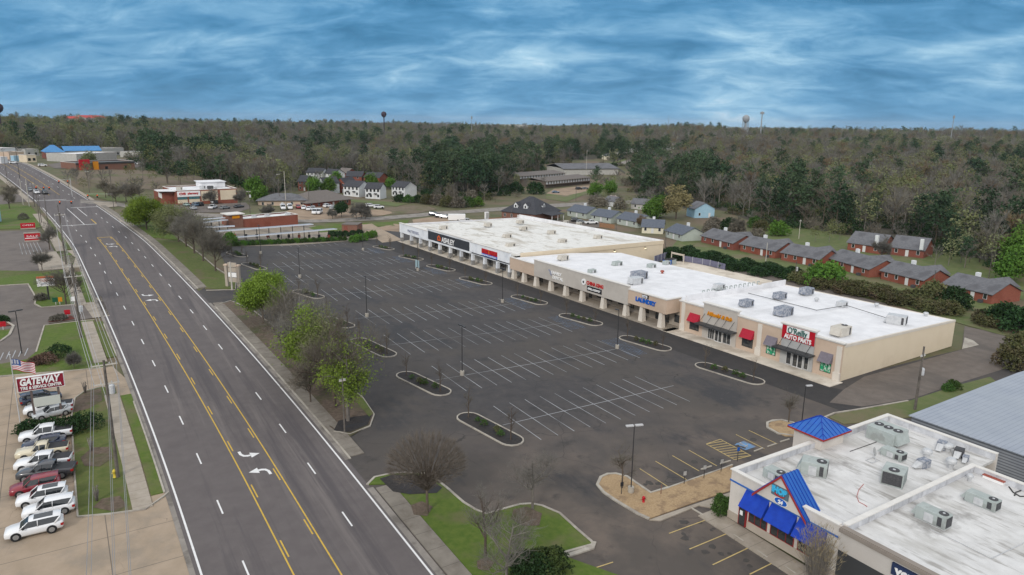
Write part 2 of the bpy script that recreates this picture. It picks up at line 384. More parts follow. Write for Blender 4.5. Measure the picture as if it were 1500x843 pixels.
def kerb(mb, pts, w=.18, h=.15, closed=False, m=0, sub=2.5):  # a raised concrete edge following the ground
    pts = [np.array(p[:2], float) for p in pts]
    if closed: pts.append(pts[0])
    q = []
    for a, b in zip(pts[:-1], pts[1:]):
        n = max(1, int(np.hypot(*(b - a))/sub)); q += [a + (b - a)*i/n for i in range(n)]
    q.append(pts[-1]); k = len(q); vs = []
    for i, c in enumerate(q):
        if closed: d = q[(i+1) % (k-1)] - q[(i-1) % (k-1)]
        else: d = q[min(i+1, k-1)] - q[max(i-1, 0)]
        d = d/max(np.hypot(*d), 1e-6); nn_ = np.array([-d[1], d[0]])*w/2
        z = float(T(c[0], c[1]))
        for s, zz in ((1, z - .1), (1, z + h), (-1, z + h), (-1, z - .1)): vs.append((c[0] + nn_[0]*s, c[1] + nn_[1]*s, zz))
    fs = []
    for i in range(k-1):
        for j in range(3): fs.append((4*i + j, 4*i + j + 1, 4*(i+1) + j + 1, 4*(i+1) + j))
    if not closed: fs += [(0, 3, 2, 1), (4*(k-1), 4*(k-1)+1, 4*(k-1)+2, 4*(k-1)+3)]
    mb.add(vs, [tuple(reversed(f)) for f in fs], m)
# ground sheet to the horizon
def build_ground():
    rs = np.concatenate([np.arange(0, 420, 5.), np.arange(420, 1500, 15.), np.arange(1500, 2600, 50.), np.arange(2600, 12001, 400.)])
    az = np.radians(np.concatenate([np.arange(-75, 130, 1.0)])); az[0] = R(-75)
    rr, aa = np.meshgrid(rs, az, indexing='ij'); X = rr*np.sin(aa); Y = rr*np.cos(aa) - 25.; Z = T(X, Y) - .10
    n, m_ = rr.shape; v = np.stack([X.ravel(), Y.ravel(), Z.ravel()], 1)
    i = np.arange(n-1)[:, None]*m_ + np.arange(m_-1)[None, :]; f = np.stack([i, i + m_, i + m_ + 1, i + 1], -1).reshape(-1, 4)
    me = bpy.data.meshes.new('ground'); me.from_pydata(v.tolist(), [], f.tolist()); me.materials.append(M['field_ground']); me.update()
    me.polygons.foreach_set('use_smooth', [True]*len(f))
    o = link(bpy.data.objects.new('ground', me)); o['kind'] = 'structure'
    return o
build_ground()
HW = 9.17
drape('road', strip(-10, 640, -HW - .75, HW + .75, 5.), M['road_asphalt'], .02)
# far cross street at the lights, and the side street behind the shopping centre
cross = px([(-30, 306), (20, 297), (60, 294), (96, 292)]); cross2 = px([(96, 284), (50, 283), (20, 284), (-30, 288)])
drape('cross_street', cross + cross2, M['brown_asphalt'], .012)
ss = [(118, 296), (170, 300), (230, 312), (290, 316), (385, 322), (450, 325), (560, 321), (640, 314), (740, 307), (800, 303), (880, 299), (960, 296)]
s1 = px([(x, y - 3.6) for x, y in ss]); s2 = px([(x, y + 1.6) for x, y in ss][::-1])
drape('side_street', s1 + s2, M['gutter_concrete'], .025)
# the shopping centre's lot: one sheet from the road to the shop fronts
lot = [(25.0, 20), (25.2, 40), (25.0, 66), (24.6, 90), (23.9, 120), (22.6, 158), (22.2, 166), (33, 184), (36, 215), (40, 229), (60, 233), (76, 240), (92, 251), (104, 258), (112, 256), (104, 232), (106, 160), (112, 66), (150, 64), (160, 66), (175, 60), (172, 52), (118, 52), (100, 48), (86, 46.7), (56, 46.7), (56.8, 20)]
drape('parking_lot', lot, M['lot_asphalt'], .0)
drape('fire_lane', [(88.5, 250), (97.4, 232), (98.6, 160), (100.4, 113), (102.2, 64.6), (104.8, 56.8), (94.6, 57.5), (93.2, 113), (92.0, 165), (86.5, 232), (84, 240)], M['lane_asphalt'], .012)
drape('alley', px([(1236, 571), (1266, 552), (1409, 512.5), (1413, 478), (1440, 484), (1490, 498), (1512, 520), (1470, 541), (1410, 560), (1335, 585), (1262, 596), (1215, 590)]), M['alley_asphalt'], .022)
drape('service_yard', px([(972, 379), (985, 372), (1040, 388), (1128, 402), (1216, 424), (1300, 446), (1290, 470), (1100, 440), (960, 400)]), M['alley_asphalt'], .02)
drape('delivery_apron', px([(985, 383), (1010, 384), (1132, 412), (1118, 424), (1020, 402), (970, 394)]), M['bright_concrete'], .035)
drape('loading_slab', px([(1409, 512), (1413, 495), (1425, 499), (1434, 506)]), M['kerb_concrete'], .06)
# left of the road: lots and lawns
drape('tyre_shop_apron', px([(-90, 566), (0, 553), (100, 543), (165, 537)]) + [(float(road_x(y)) - HW - .7, y) for y in (118, 100, 80, 66, 48)] + px([(-90, 880)]), M['slab_concrete'], .0)
drape('restaurant_lot', px([(-80, 428), (0, 418), (40, 416), (52, 436), (50, 447), (60, 451), (122, 445), (148, 435), (153, 448), (161, 463), (138, 466), (72, 474), (66, 480), (53, 516), (40, 527), (0, 534), (-80, 545)]), M['brown_asphalt'], .0)
drape('old_lot', px([(-80, 348), (0, 339), (54, 337), (70, 350), (76, 362), (90, 384), (97, 394), (60, 398), (0, 397), (-80, 400)]), M['brown_asphalt'], .0)
drape('driveway', px([(120, 444), (148, 434), (161, 463), (136, 466)]), M['walk_concrete'], .02)
for n, p, mt in (('lawn', [(65, 477), (115, 471), (138, 469.5), (156, 528), (155, 538), (100, 543), (0, 551), (-60, 558), (-60, 541), (0, 534), (40, 527), (53, 516)], 'lawn_grass'),
                 ('lawn', [(-60, 415), (0, 407), (60, 401), (103, 395), (117, 405), (129, 442), (122, 445), (62, 450.5), (51, 446), (53, 437), (41, 416), (0, 418), (-60, 426)], 'lawn_grass'),
                 ('lawn', [(-60, 305), (0, 300), (30, 300), (45, 302), (69, 331), (52, 335), (0, 336), (-60, 346)], 'lawn_grass'),
                 ('verge', [(-60, 400), (0, 397), (60, 398), (103, 395), (60, 401), (0, 407), (-60, 412)], 'verge_grass'),
                 ('lawn', [(80, 366), (92, 363), (111, 378), (107, 389), (92, 384)], 'lawn_grass'),
                 ('verge', [(113, 757), (109, 690), (105, 610), (110, 585), (124, 575), (150, 568), (169, 569), (186, 640), (200, 690), (213, 746), (160, 753)], 'verge_grass')):
    drape(n, px(p), M[mt], .09, skirt=.2)
drape('mulch_patch', px([(106, 606), (112, 584), (126, 575), (148, 570), (150, 588), (130, 600)]), M['mulch_brown'], .12)
drape('mulch_patch', px([(118, 672), (135, 657), (160, 656), (166, 672), (146, 685), (124, 684)]), M['mulch_brown'], .12)
drape('mulch_patch', px([(136, 745), (150, 732), (176, 728), (186, 742), (172, 752)]), M['mulch_brown'], .12)
drape('mulch_patch', px([(70, 473), (84, 465), (104, 463), (110, 468), (92, 471)]), M['mulch_red'], .12)
drape('mulch_patch', px([(-20, 470), (10, 470), (19, 477), (5, 479), (-20, 480)]), M['mulch_red'], .12)
drape('lawn', px([(-40, 486), (0, 484), (16, 483), (12, 492), (0, 501), (-40, 514)]), M['lawn_grass'], .09, skirt=.2)
# side walks and verges along the road
drape('sidewalk', strip(78.6, 113, -HW - 4.3, -HW - 2.4), M['walk_concrete'], .11, skirt=.2)
drape('verge', strip(81, 112, -HW - 2.3, -HW - .95), M['lawn_grass'], .10, skirt=.2)
drape('sidewalk', strip(128, 153, -HW - 4.4, -HW - 2.5), M['walk_concrete'], .11, skirt=.2)
drape('verge', strip(130, 152, -HW - 2.4, -HW - .95), M['verge_grass'], .10, skirt=.2)
drape('sidewalk', strip(166, 206, -HW - 4.6, -HW - 2.5), M['walk_concrete'], .11, skirt=.2)
drape('verge', strip(168, 200, -HW - 2.4, -HW - .95), M['lawn_grass'], .10, skirt=.2)
drape('sidewalk', strip(206, 232, -HW - 9.5, -HW - .95), M['walk_concrete'], .09, skirt=.2)
drape('sidewalk', strip(232, 318, -HW - 4.8, -HW - 2.4), M['walk_concrete'], .11, skirt=.2)
drape('verge', strip(234, 300, -HW - 2.3, -HW - .95), M['verge_grass'], .10, skirt=.2)
drape('gutter', strip(20, 340, -HW - .95, -HW - .45), M['gutter_concrete'], .035)
RS = [(78.5, 156.5), (170, 335)]
for a, b in RS:
    drape('gutter', strip(a, b, HW + .45, HW + 1.0), M['gutter_concrete'], .035)
    drape('sidewalk', strip(a + .5, b - .5, HW + 1.2, HW + 3.1), M['dull_walk'], .12, skirt=.25)
drape('sidewalk', strip(355, 560, HW + .8, HW + 2.4), M['walk_concrete'], .1, skirt=.2)
drape('sidewalk', strip(356, 560, -HW - 3.2, -HW - 1.2), M['walk_concrete'], .1, skirt=.2)
drape('sidewalk', px([(135, 296), (170, 297), (172, 303), (150, 305)]), M['walk_concrete'], .1)
drape('sidewalk', px([(172, 318), (188, 321), (190, 325), (176, 326)]), M['walk_concrete'], .1)
# planted strip with the big trees between road and lot, then the strip beyond the entrance
drape('planted_strip', px([(326, 446), (338, 442), (372, 458), (432, 505), (500, 560), (530, 584), (546, 608), (541, 624), (512, 636), (489, 632), (470, 614)]) + strip(80.5, 155, HW + 3.1, HW + 3.1)[:13], M['mulch_brown'], .12, skirt=.25)
drape('planted_strip', px([(300, 424), (344, 424), (345, 412), (318, 396), (290, 372), (262, 352)]) + strip(171, 246, HW + 3.1, HW + 3.1)[:12][::-1], M['verge_grass'], .12, skirt=.25)
drape('verge', px([(262, 352), (245, 338), (230, 330), (215, 322)]) + strip(246, 300, HW + 3.1, HW + 3.1)[:9][::-1], M['lawn_grass'], .11, skirt=.2)
drape('mulch_patch', px([(489, 632), (512, 635), (539, 624), (545, 609), (520, 612), (496, 618)]), M['mulch_dark'], .15)
drape('verge', px([(520, 588), (531, 584), (547, 607), (541, 612), (530, 600)]), M['lawn_grass'], .155)
mb = MB(); kerb(mb, px([(489, 633), (513, 637), (542, 625), (548, 608), (531, 583), (500, 558), (432, 503), (372, 456), (338, 441), (322, 446)]))
kerb(mb, px([(302, 426), (345, 425), (346, 411), (318, 394), (290, 370), (262, 350)]))
for a, b in RS: kerb(mb, [(float(road_x(y)) + HW + 1.1, y) for y in np.arange(a, b, 5.)], .22)
for a, b in ((81, 112.5), (130, 152.5), (168, 201), (234, 318)): kerb(mb, [(float(road_x(y)) - HW - .97, y) for y in np.arange(a, b, 4.)], .2, .14)
gis = [(114, 758), (109, 690), (105, 610), (110, 584), (124, 574), (150, 567), (172, 566)]
kerb(mb, px(gis)); kerb(mb, px([(114, 758), (160, 754), (213, 747), (240, 728), (247, 722)]))
kerb(mb, px([(-60, 559), (0, 552), (100, 544), (156, 539)])); kerb(mb, px([(-60, 427), (0, 419), (41, 416.5), (53, 437), (51, 446), (61, 451), (122, 445.5)]), .25)
kerb(mb, px([(138, 469.5), (115, 471.5), (65, 477.5), (53, 516.5)]), .25); kerb(mb, px([(-30, 469), (6, 470), (20, 478), (14, 491), (0, 501), (-30, 512)]), .4)
mb.build('kerb', M['kerb_concrete'])['kind'] = 'structure'
# corner lawn at the bottom of the photo
gl = [(538, 711), (549, 700), (575, 694.5), (595, 693.5), (622, 695), (636, 701), (655, 716), (679, 737), (697, 748), (712, 754), (740, 746), (762, 740), (778, 739), (794, 742), (820, 753), (845, 776), (866, 794), (868, 799), (818, 813)]
corner = px(gl) + [(44.2, 38.0), (42, 30), (29.9, 30)] + strip(30, 70.5, HW + 3.2, HW + 3.2)[:7]
drape('lawn', corner, M['lawn_grass'], .11, skirt=.2)
drape('mulch_patch', px([(556, 703), (575, 697), (620, 698), (648, 716), (640, 724), (600, 726), (576, 722)]), M['mulch_dark'], .145)
for p in ([(602, 742), (618, 736), (634, 744), (626, 758), (606, 756)], [(752, 748), (772, 744), (794, 754), (790, 772), (766, 772), (748, 762)], [(698, 824), (712, 818), (724, 826), (716, 838), (700, 836)]):
    drape('mulch_patch', px(p), M['mulch_brown'], .145)
drape('sidewalk', strip(25, 70.5, HW + 1.2, HW + 3.15) , M['dull_walk'], .13, skirt=.25)
drape('gutter', strip(25, 71, HW + .35, HW + 1.05), M['gutter_concrete'], .035)
mb = MB(); kerb(mb, px(gl), .3); kerb(mb, px([(829, 816), (868, 803), (870, 795)]), .5)
mb.build('kerb', M['kerb_concrete'])['kind'] = 'structure'
# pancake restaurant's surroundings
gv = [(875, 711), (880, 700), (890, 695.5), (902, 695), (918, 699), (953, 723), (980, 715), (1060, 687), (1073, 683), (1072, 719), (1023, 735), (951, 761), (935, 754), (900, 733), (884, 722)]
drape('gravel_bed', px(gv), M['gravel'], .10, skirt=.2)
drape('gravel_bed', px([(1124, 624), (1130, 619), (1143, 617), (1160, 621), (1168, 630), (1164, 640), (1150, 640), (1134, 632)]), M['gravel'], .10, skirt=.2)
mb = MB(); kerb(mb, px(gv[-4:] + gv[:7]), .35, .16); kerb(mb, px([(1168, 640), (1140, 636), (1124, 627), (1124, 620), (1132, 617), (1145, 616), (1162, 620), (1178, 632)]), .35)
kerb(mb, px([(953, 723), (980, 715), (1060, 687), (1073, 682)]), .2)
kerb(mb, px([(1220, 619), (1208, 612), (1222, 606), (1262, 600), (1330, 588)]), .3)
mb.build('kerb', M['kerb_concrete'])['kind'] = 'structure'
drape('lawn', px([(1214, 612), (1226, 607), (1262, 601), (1330, 589), (1400, 566), (1450, 553), (1462, 562), (1400, 590), (1335, 612), (1290, 618), (1236, 622)]), M['yard_grass'], .10, skirt=.2)
drape('sidewalk', px([(951, 763), (1015, 741), (1072, 722), (1064, 741), (1046, 746), (1024, 742), (968, 764)]), M['walk_concrete'], .12, skirt=.25)
drape('sidewalk', [(54.6, 48.2), (57.05, 48.2), (57.05, 22), (54.6, 22)], M['walk_concrete'], .13, skirt=.25)
# gardens and clearings farther off
drape('back_yard', px([(1000, 344), (1060, 352), (1160, 372), (1280, 398), (1400, 432), (1500, 452), (1500, 500), (1420, 478), (1300, 444), (1200, 420), (1080, 396), (980, 366)]), M['yard_grass'], .01)
drape('back_yard', px([(1090, 350), (1120, 325), (1200, 338), (1260, 352), (1380, 366), (1500, 395), (1500, 440), (1380, 412), (1240, 378), (1150, 360)]), M['yard_grass'], .012)
drape('grass_bank', px([(452, 334), (480, 328), (560, 326), (600, 322), (595, 330), (540, 333), (500, 338), (470, 341)]), M['lawn_grass'], .03)
drape('grass_bank', px([(500, 292), (560, 295), (600, 298), (580, 303), (520, 296)]), M['yard_grass'], .03)
drape('grass_bank', px([(330, 318), (370, 312), (400, 318), (396, 326), (340, 326)]), M['yard_grass'], .03)
drape('grass_bank', px([(800, 284), (850, 274), (870, 280), (830, 296), (800, 292)]), M['yard_grass'], .03)
drape('dirt_lot', px([(416, 312), (440, 300), (480, 304), (560, 308), (580, 312), (560, 316), (470, 322), (430, 322)]), M['bare_dirt'], .03)
drape('dirt_lot', px([(560, 305), (620, 301), (640, 307), (610, 313), (570, 314)]), M['brown_field'], .03)
drape('dirt_lot', px([(604, 322), (640, 317), (700, 322), (740, 324), (700, 332), (640, 330), (606, 330)]), M['bare_dirt'], .03)
drape('dirt_lot', px([(545, 336), (575, 328), (604, 330), (584, 340)]), M['bare_dirt'], .03)
drape('lane', px([(510, 331), (545, 328), (575, 344), (590, 352), (560, 356), (546, 346), (530, 338)]), M['slab_concrete'], .035)
drape('brown_field', px([(88, 250), (150, 248), (250, 252), (310, 262), (290, 278), (240, 280), (150, 272), (110, 262)]), M['brown_field'], .03)
drape('lawn', px([(120, 284), (150, 282), (200, 286), (225, 292), (215, 298), (160, 294)]), M['yard_grass'], .03)
drape('pharmacy_lot', px([(236, 300), (300, 300), (360, 297), (368, 305), (350, 311), (290, 312), (250, 312)]), M['brown_asphalt'], .03)
drape('car_wash_lot', px([(296, 326), (330, 322), (440, 329), (540, 338), (560, 350), (520, 352), (420, 360), (330, 362), (306, 352)]), M['wash_concrete'], .015)
drape('office_lot', px([(690, 325), (740, 318), (790, 322), (880, 325), (900, 332), (830, 336), (740, 336)]), M['alley_asphalt'], .02)
drape('clearing', px([(878, 242), (905, 236), (930, 228), (960, 218), (1000, 214), (1002, 222), (950, 230), (915, 246), (890, 248)]), M['yard_grass'], .05)
drape('lane', px([(884, 246), (935, 229), (965, 222), (970, 224), (940, 233), (893, 247)]), M['gutter_concrete'], .07)
drape('motel_lot', px([(800, 284), (812, 277), (862, 272), (866, 279), (830, 287)]), M['bare_dirt'], .04)
drape('car_lot', px([(70, 242), (100, 236), (210, 233), (232, 240), (200, 246), (110, 248), (80, 247)]), M['brown_asphalt'], .04)
# --- painted lines
rw, ry = MB(), MB()
def off(y, o): return (float(road_x(y)) + o, float(y))
for s in (-1, 1):
    gaps = [(336, 356)]
    for a, b in ((8, 336), (356, 620)): ribbon(rw, [off(y, s*HW) for y in np.arange(a, b + 1, 4.)], .20, .034)
    y = 37.0 + (3.4 if s > 0 else 0)
    while y < 320: ribbon(rw, [off(y, s*5.48), off(y + 3.05, s*5.48)], .17, .034); y += 12.19
    y = 362.
    while y < 560: ribbon(rw, [off(y, s*5.48), off(y + 3.05, s*5.48)], .17, .034); y += 12.19
    for a, b in ((8, 252), (375, 560)):
        ribbon(ry, [off(y, s*1.90) for y in np.arange(a, b + 1, 4.)], .15, .034)
        y = a + 30.5 + (2.5 if s > 0 else 0)
        while y < b - 3: ribbon(ry, [off(y, s*1.55), off(y + 3.05, s*1.55)], .15, .034); y += 12.19
ribbon(ry, [off(252, -1.9), off(252, 1.9)], .5, .034)
ribbon(rw, [off(332, -.2), off(332, HW)], .6, .034); ribbon(rw, [off(283, -HW), off(283, 1.9)], .6, .034); ribbon(rw, [off(360, -HW), off(360, 1.9)], .6, .034)
ribbon(rw, [off(y, -1.7) for y in (283, 300, 318, 330)], .22, .034); ribbon(rw, [off(y, 1.8) for y in (305, 318, 330)], .22, .034)
ribbon(ry, [off(284, 1.9), off(296, 1.9)], .3, .034)
def arrow(y, flip):                              # turn arrow in the centre lane
    s = -1 if flip else 1
    c = [(s*(-1.05 + .62*t - .05), 0) for t in (0,)]
    pts = [(-1.0, 1.25), (-.95, .55), (-.7, .15), (-.3, .0), (.1, .0)]
    w = .17; top = []; bot = []
    P_ = [np.array(p) for p in pts]
    for i, p in enumerate(P_):
        d = P_[min(i+1, 4)] - P_[max(i-1, 0)]; d = d/np.hypot(*d); n_ = np.array([-d[1], d[0]])*w; top.append(p + n_); bot.append(p - n_)
    def tr(q): return (float(road_x(y)) + s*q[0], y + s*q[1]*1.25)
    vs = [tr(q) for q in top] + [tr(q) for q in bot]; z = lambda q: (q[0], q[1], float(T(*q)) + .036)
    rw.add([z(v) for v in vs], [(i, 5 + i, 6 + i, i + 1) for i in range(4)])
    rw.add([z(tr(q)) for q in ((.05, .55), (.05, -.55), (1.15, 0))], [(0, 1, 2)])
for y in (85.2, 168.5, 238.): arrow(y, False); arrow(y - 4.2, True)
rw.build('road_marking', M['road_white'])['kind'] = 'structure'; ry.build('road_marking', M['road_yellow'])['kind'] = 'structure'
lw, lb, lyw = MB(), MB(), MB()
ROWS = [(77.9, 78.0, 50.0, 80.2, 6.2), (97.0, 97.4, 49.2, 86.0, 6.1), (116.0, 116.6, 48.4, 86.6, 6.1), (134.4, 135.4, 49.5, 86.6, 5.9), (155.2, 159.8, 48.6, 86.4, 5.9), (171.8, 177.6, 44.4, 85.6, 5.8), (190.0, 197.4, 46.0, 84.4, 5.6), (207.2, 214.4, 52.0, 82.6, 5.2), (223.5, 231.5, 56.0, 80., 2.6)]
for y0, y1, xa, xb, hl in ROWS:
    yc = lambda x: y0 + (y1 - y0)*(x - 50.)/33.
    x = xa
    while x < xb: ribbon(lw, [(x, yc(x) - hl), (x, yc(x) + hl)], .115, .03); x += 2.75
    if hl > 3: ribbon(lw, [(xa - 2.2, yc(xa - 2.2)), (xb, yc(xb))], .115, .03)
# blue hatching of the accessible bays at the shop end of the rows
for (y0, y1, xa, xb, hl) in ROWS[1:8]:
    yb = y1 + .4
    for k in range(7): ribbon(lb, [(xb - 1.5 + .55*k, yb - 5.2), (xb - 1.5 + .55*k + 1.2, yb + 5.2)], .16, .026)
    lb.add([(xb - 4.4, yb + 2., .02), (xb - 2.4, yb + 2., .02), (xb - 2.4, yb + 4., .02), (xb - 4.4, yb + 4., .02)], [(0, 1, 2, 3)])
lw.build('lot_marking', M['paint_white'])['kind'] = 'structure'; lb.build('bay_marking', M['paint_blue'])['kind'] = 'structure'
for a, b in (((937, 687), (979, 714)), ((960, 676), (1006, 703.5)), ((985, 668), (1024, 690.5)), ((1009, 660), (1050, 683)), ((1078, 637), (1120, 658)), ((1097, 631), (1139, 651)), ((980, 782), (1040, 760)), ((1010, 805), (1075, 778)), ((1044, 828), (1107, 798)), ((1098, 842), (1142, 820)), ((843, 842), (898, 824))):
    ribbon(lyw, [G(*a)[:2], G(*b)[:2]], .13, .03)
a0, a1, b0, b1 = [np.array(G(*p)[:2]) for p in ((1034.6, 651), (1055, 644), (1076, 674), (1100, 668))]
for k in range(9):
    t = k/8.; ribbon(lyw, [a0 + (b0 - a0)*t, a1 + (b1 - a1)*min(1, t + .12)], .13, .03)
ribbon(lyw, [a0, b0], .13, .03); ribbon(lyw, [a1, b1], .13, .03); ribbon(lyw, [a0, a1], .13, .03)
lyw.build('bay_marking', M['lot_yellow'])['kind'] = 'structure'
mb = MB(); g = G(1091, 653); mb.add([(g[0] + x, g[1] + y, .03) for x, y in ((-1, -1), (1, -1), (1, 1), (-1, 1))], [(0, 1, 2, 3)]); mb.build('bay_marking', mat('bay_blue', (.10, .26, .50), (.16, .20, .26), 1.2))['kind'] = 'structure'
mb = MB(); mb.tube((g[0], g[1] - .5, .035), (g[0], g[1] + .55, .035), .08, n=4); mb.tube((g[0] - .45, g[1] - .35, .035), (g[0] + .5, g[1] - .1, .035), .08, n=4); mb.tube((g[0] + .05, g[1] + .62, .035), (g[0] + .05, g[1] + .85, .035), .12, n=6); mb.build('bay_symbol', M['paint_white'])['kind'] = 'structure'
st = MB(); gg0 = random.Random(4)                # oil drips in the bays
for x, y in ((1003, 784), (1046, 772), (1068, 812), (1110, 806), (1150, 832), (1022, 765), (985, 700), (1001, 689), (1018, 678), (1040, 672), (962, 712), (1085, 655), (1108, 645), (948, 708), (1006, 768), (1040, 805), (1092, 826)):
    c = G(x, y)
    for _ in range(2):
        a, b, r0 = c[0] + gg0.gauss(0, .35), c[1] + gg0.gauss(0, .35), gg0.uniform(.2, .5); q = [(a + r0*gg0.uniform(.6, 1.2)*math.cos(t), b + r0*gg0.uniform(.6, 1.2)*math.sin(t)) for t in np.linspace(0, 6.28, 10)[:-1]]
        st.add([(u_, v_, float(T(u_, v_)) + .018 + .001*_) for u_, v_ in q], [tuple(range(9))])
st.build('oil_stain', mat('oil', (.052, .047, .044), (.068, .062, .057), 3.))['kind'] = 'structure'
mb = MB()                                        # pale bays of the lots on the left
for i in range(6): ribbon(mb, [G(28 + 5.2*i, 356 - .2*i)[:2], G(33 + 6*i, 373)[:2]], .13, .03)
for i in range(5): ribbon(mb, [G(0 + 9*i, 528 - 1.6*i)[:2], G(5 + 9*i, 517 - 1.6*i)[:2]], .15, .03)
mb.build('lot_marking', M['paint_white'])['kind'] = 'structure'
# ------------------------------------------------------------------ building materials
def mortar(c, s=.14):
    return stripes(2, s*2, .012, c, .5)
mat('roof_white', (.66, .66, .68), (.76, .76, .78), .35, extra=both(blotch(.16, .54, .70, (.50, .50, .51), .55, (1, .35, 1)), stripes(1, 3.1, .03, (.56, .56, .57), .5)), rough=.7)
mat('roof_dirty', (.64, .63, .60), (.72, .71, .68), .5, extra=both(blotch(.20, .52, .62, (.42, .38, .32), .8, (.35, 1, 1)), blotch(.5, .58, .66, (.30, .27, .22), .7, (.5, 1.4, 1)), stripes(0, 6.3, .05, (.45, .42, .38), .5)), rough=.75)
mat('roof_membrane', (.56, .555, .55), (.65, .645, .64), .6, extra=both(blotch(.22, .48, .62, (.44, .43, .41), .85, (.5, 1.6, 1)), blotch(.55, .55, .66, (.27, .255, .235), .8, (.35, 1.8, 1)), blotch(.10, .60, .68, (.20, .19, .18), .7), stripes(1, 1.5, .02, (.50, .50, .50), .6)), rough=.7)
mat('parapet_cap', (.62, .60, .57), (.68, .66, .63), 1.)
mat('parapet_inner', (.46, .47, .50), (.60, .61, .64), .8, extra=blotch(1.2, .5, .66, (.30, .30, .32), .7, (1, 1, .3)))
mat('stucco_white', (.74, .77, .81), (.78, .80, .83), .5, c3=(.62, .65, .70), s3=.2)
mat('stucco_grey', (.46, .425, .385), (.49, .455, .415), .5, c3=(.43, .395, .36), s3=.15)
mat('stucco_tan', (.52, .40, .31), (.55, .43, .335), .5, c3=(.48, .37, .285), s3=.15)
mat('stucco_cream', (.66, .56, .42), (.69, .59, .45), .4, c3=(.62, .52, .39), s3=.12)
mat('stucco_trim', (.60, .55, .485), (.65, .60, .535), .6)
mat('stone_base', (.30, .29, .28), (.22, .215, .21), 2.4)
mat('taupe_wall', (.36, .31, .26), (.41, .36, .30), .5)  # plain taupe coat for walls, wall base and pylon posts
mat('dark_glass', (.022, .026, .030), rough=.06, spec=.9)
mat('shop_glass', (.03, .033, .037), (.10, .095, .085), 1.4, rough=.08, spec=.9, lo=.5, hi=.7)
mat('green_poster', (.02, .30, .14), (.50, .60, .52), 3.2, lo=.5, hi=.58)
mat('frame_white', (.62, .62, .62)); mat('frame_dark', (.03, .03, .032)); mat('frame_red', (.25, .02, .02))
mat('awning_red', (.34, .012, .03), (.40, .018, .04), 2., rough=.8)
mat('awning_slate', (.15, .135, .16), (.19, .17, .20), 2., rough=.8)
mat('awning_blue', (.004, .036, .33), (.007, .05, .42), 1.5, rough=.7, extra=blotch(.5, .5, .66, (.012, .06, .40), .6))
mat('metal_blue', (.005, .085, .36), (.008, .105, .43), .8, rough=.38, spec=.5, extra=blotch(.6, .5, .66, (.012, .12, .40), .6))
mat('trim_red', (.30, .035, .03)); mat('line_blue', (.03, .13, .42))
mat('sign_red', (.42, .008, .02), rough=.5); mat('sign_white', (.80, .80, .80), rough=.5); mat('sign_black', (.02, .021, .026), rough=.5)
mat('sign_charcoal', (.034, .039, .048), (.042, .047, .056), 1.); mat('sign_orange', (.62, .24, .01)); mat('sign_blue', (.008, .10, .45)); mat('sign_navy', (.018, .032, .085))
mat('letter_red', (.45, .02, .02)); mat('letter_green', (.03, .12, .11)); mat('letter_ice', (.05, .45, .75)); mat('letter_grey', (.25, .27, .36)); mat('logo_orange', (.62, .10, .02))
mat('canopy_dark', (.05, .052, .055), rough=.5); mat('canopy_grey', (.36, .36, .355), (.42, .42, .41), .8)
mat('brick_red', (.21, .064, .042), (.275, .088, .058), 3.5, detail=5, c3=(.21, .058, .036), s3=.25, extra=mortar((.30, .22, .18)))
mat('brick_brown', (.17, .082, .06), (.22, .11, .08), 3.5, detail=5, extra=mortar((.30, .24, .20)))
mat('brick_maroon', (.18, .058, .043), (.24, .082, .06), 3.5, detail=5)
mat('shingle_grey', (.115, .117, .128), (.155, .157, .170), 1.6, detail=8, c3=(.10, .10, .11), s3=.3, rough=.95)
mat('shingle_dark', (.040, .042, .050), (.060, .062, .072), 1.6, detail=8, rough=.95)
mat('shingle_brown', (.13, .115, .105), (.17, .15, .14), 1.4, detail=8, rough=.95)
mat('shingle_blue', (.085, .10, .13), (.115, .13, .16), 1.4, detail=8, rough=.95)
mat('siding_white', (.62, .64, .66), (.68, .70, .71), .6, extra=stripes(2, .3, .02, (.5, .52, .54), .5)); mat('siding_cream', (.62, .58, .45), (.68, .64, .51), .6, extra=stripes(2, .3, .02, (.5, .47, .38), .5))
mat('siding_sage', (.38, .42, .38), (.43, .47, .43), .6, extra=stripes(2, .3, .02, (.3, .33, .3), .5)); mat('siding_blue', (.30, .48, .60), (.34, .52, .64), .6)
mat('siding_grey', (.40, .39, .37), (.46, .45, .43), .6)
mat('metal_silver', (.285, .315, .37), (.335, .365, .42), .35, rough=.5, metal=0., extra=both(stripes(1, .62, .055, (.19, .215, .26), .8), blotch(.09, .5, .64, (.30, .33, .37), .5)))
mat('metal_wall', (.22, .235, .265), (.27, .285, .31), .4, extra=stripes(2, .36, .09, (.09, .10, .12), .9))
mat('roof_blue', (.06, .20, .42), (.08, .24, .48), .6); mat('roof_red', (.42, .045, .04), (.48, .06, .05), .6)
mat('hvac_case', (.33, .37, .36), (.40, .44, .43), 1.1, c3=(.28, .30, .29), s3=.6); mat('hvac_beige', (.46, .43, .38), (.54, .51, .46), 1.1); mat('hvac_dark', (.05, .05, .055), (.08, .08, .085), 6.)
mat('hvac_blue', (.16, .185, .24), (.36, .37, .40), 3., lo=.42, hi=.6); mat('galv', (.42, .43, .45), (.54, .55, .56), 2., rough=.4, spec=.5)
mat('pole_dark', (.035, .034, .036), rough=.5); mat('pole_wood', (.105, .092, .08), (.15, .133, .118), 2., c3=(.07, .062, .055), s3=.7); mat('pole_conc', (.45, .42, .37), (.52, .49, .44), 1.)
mat('wire_grey', (.32, .32, .33)); mat('lamp_head', (.46, .46, .47)); mat('lamp_glow', (.9, .85, .7), emit=((1., .82, .5), 2.2))
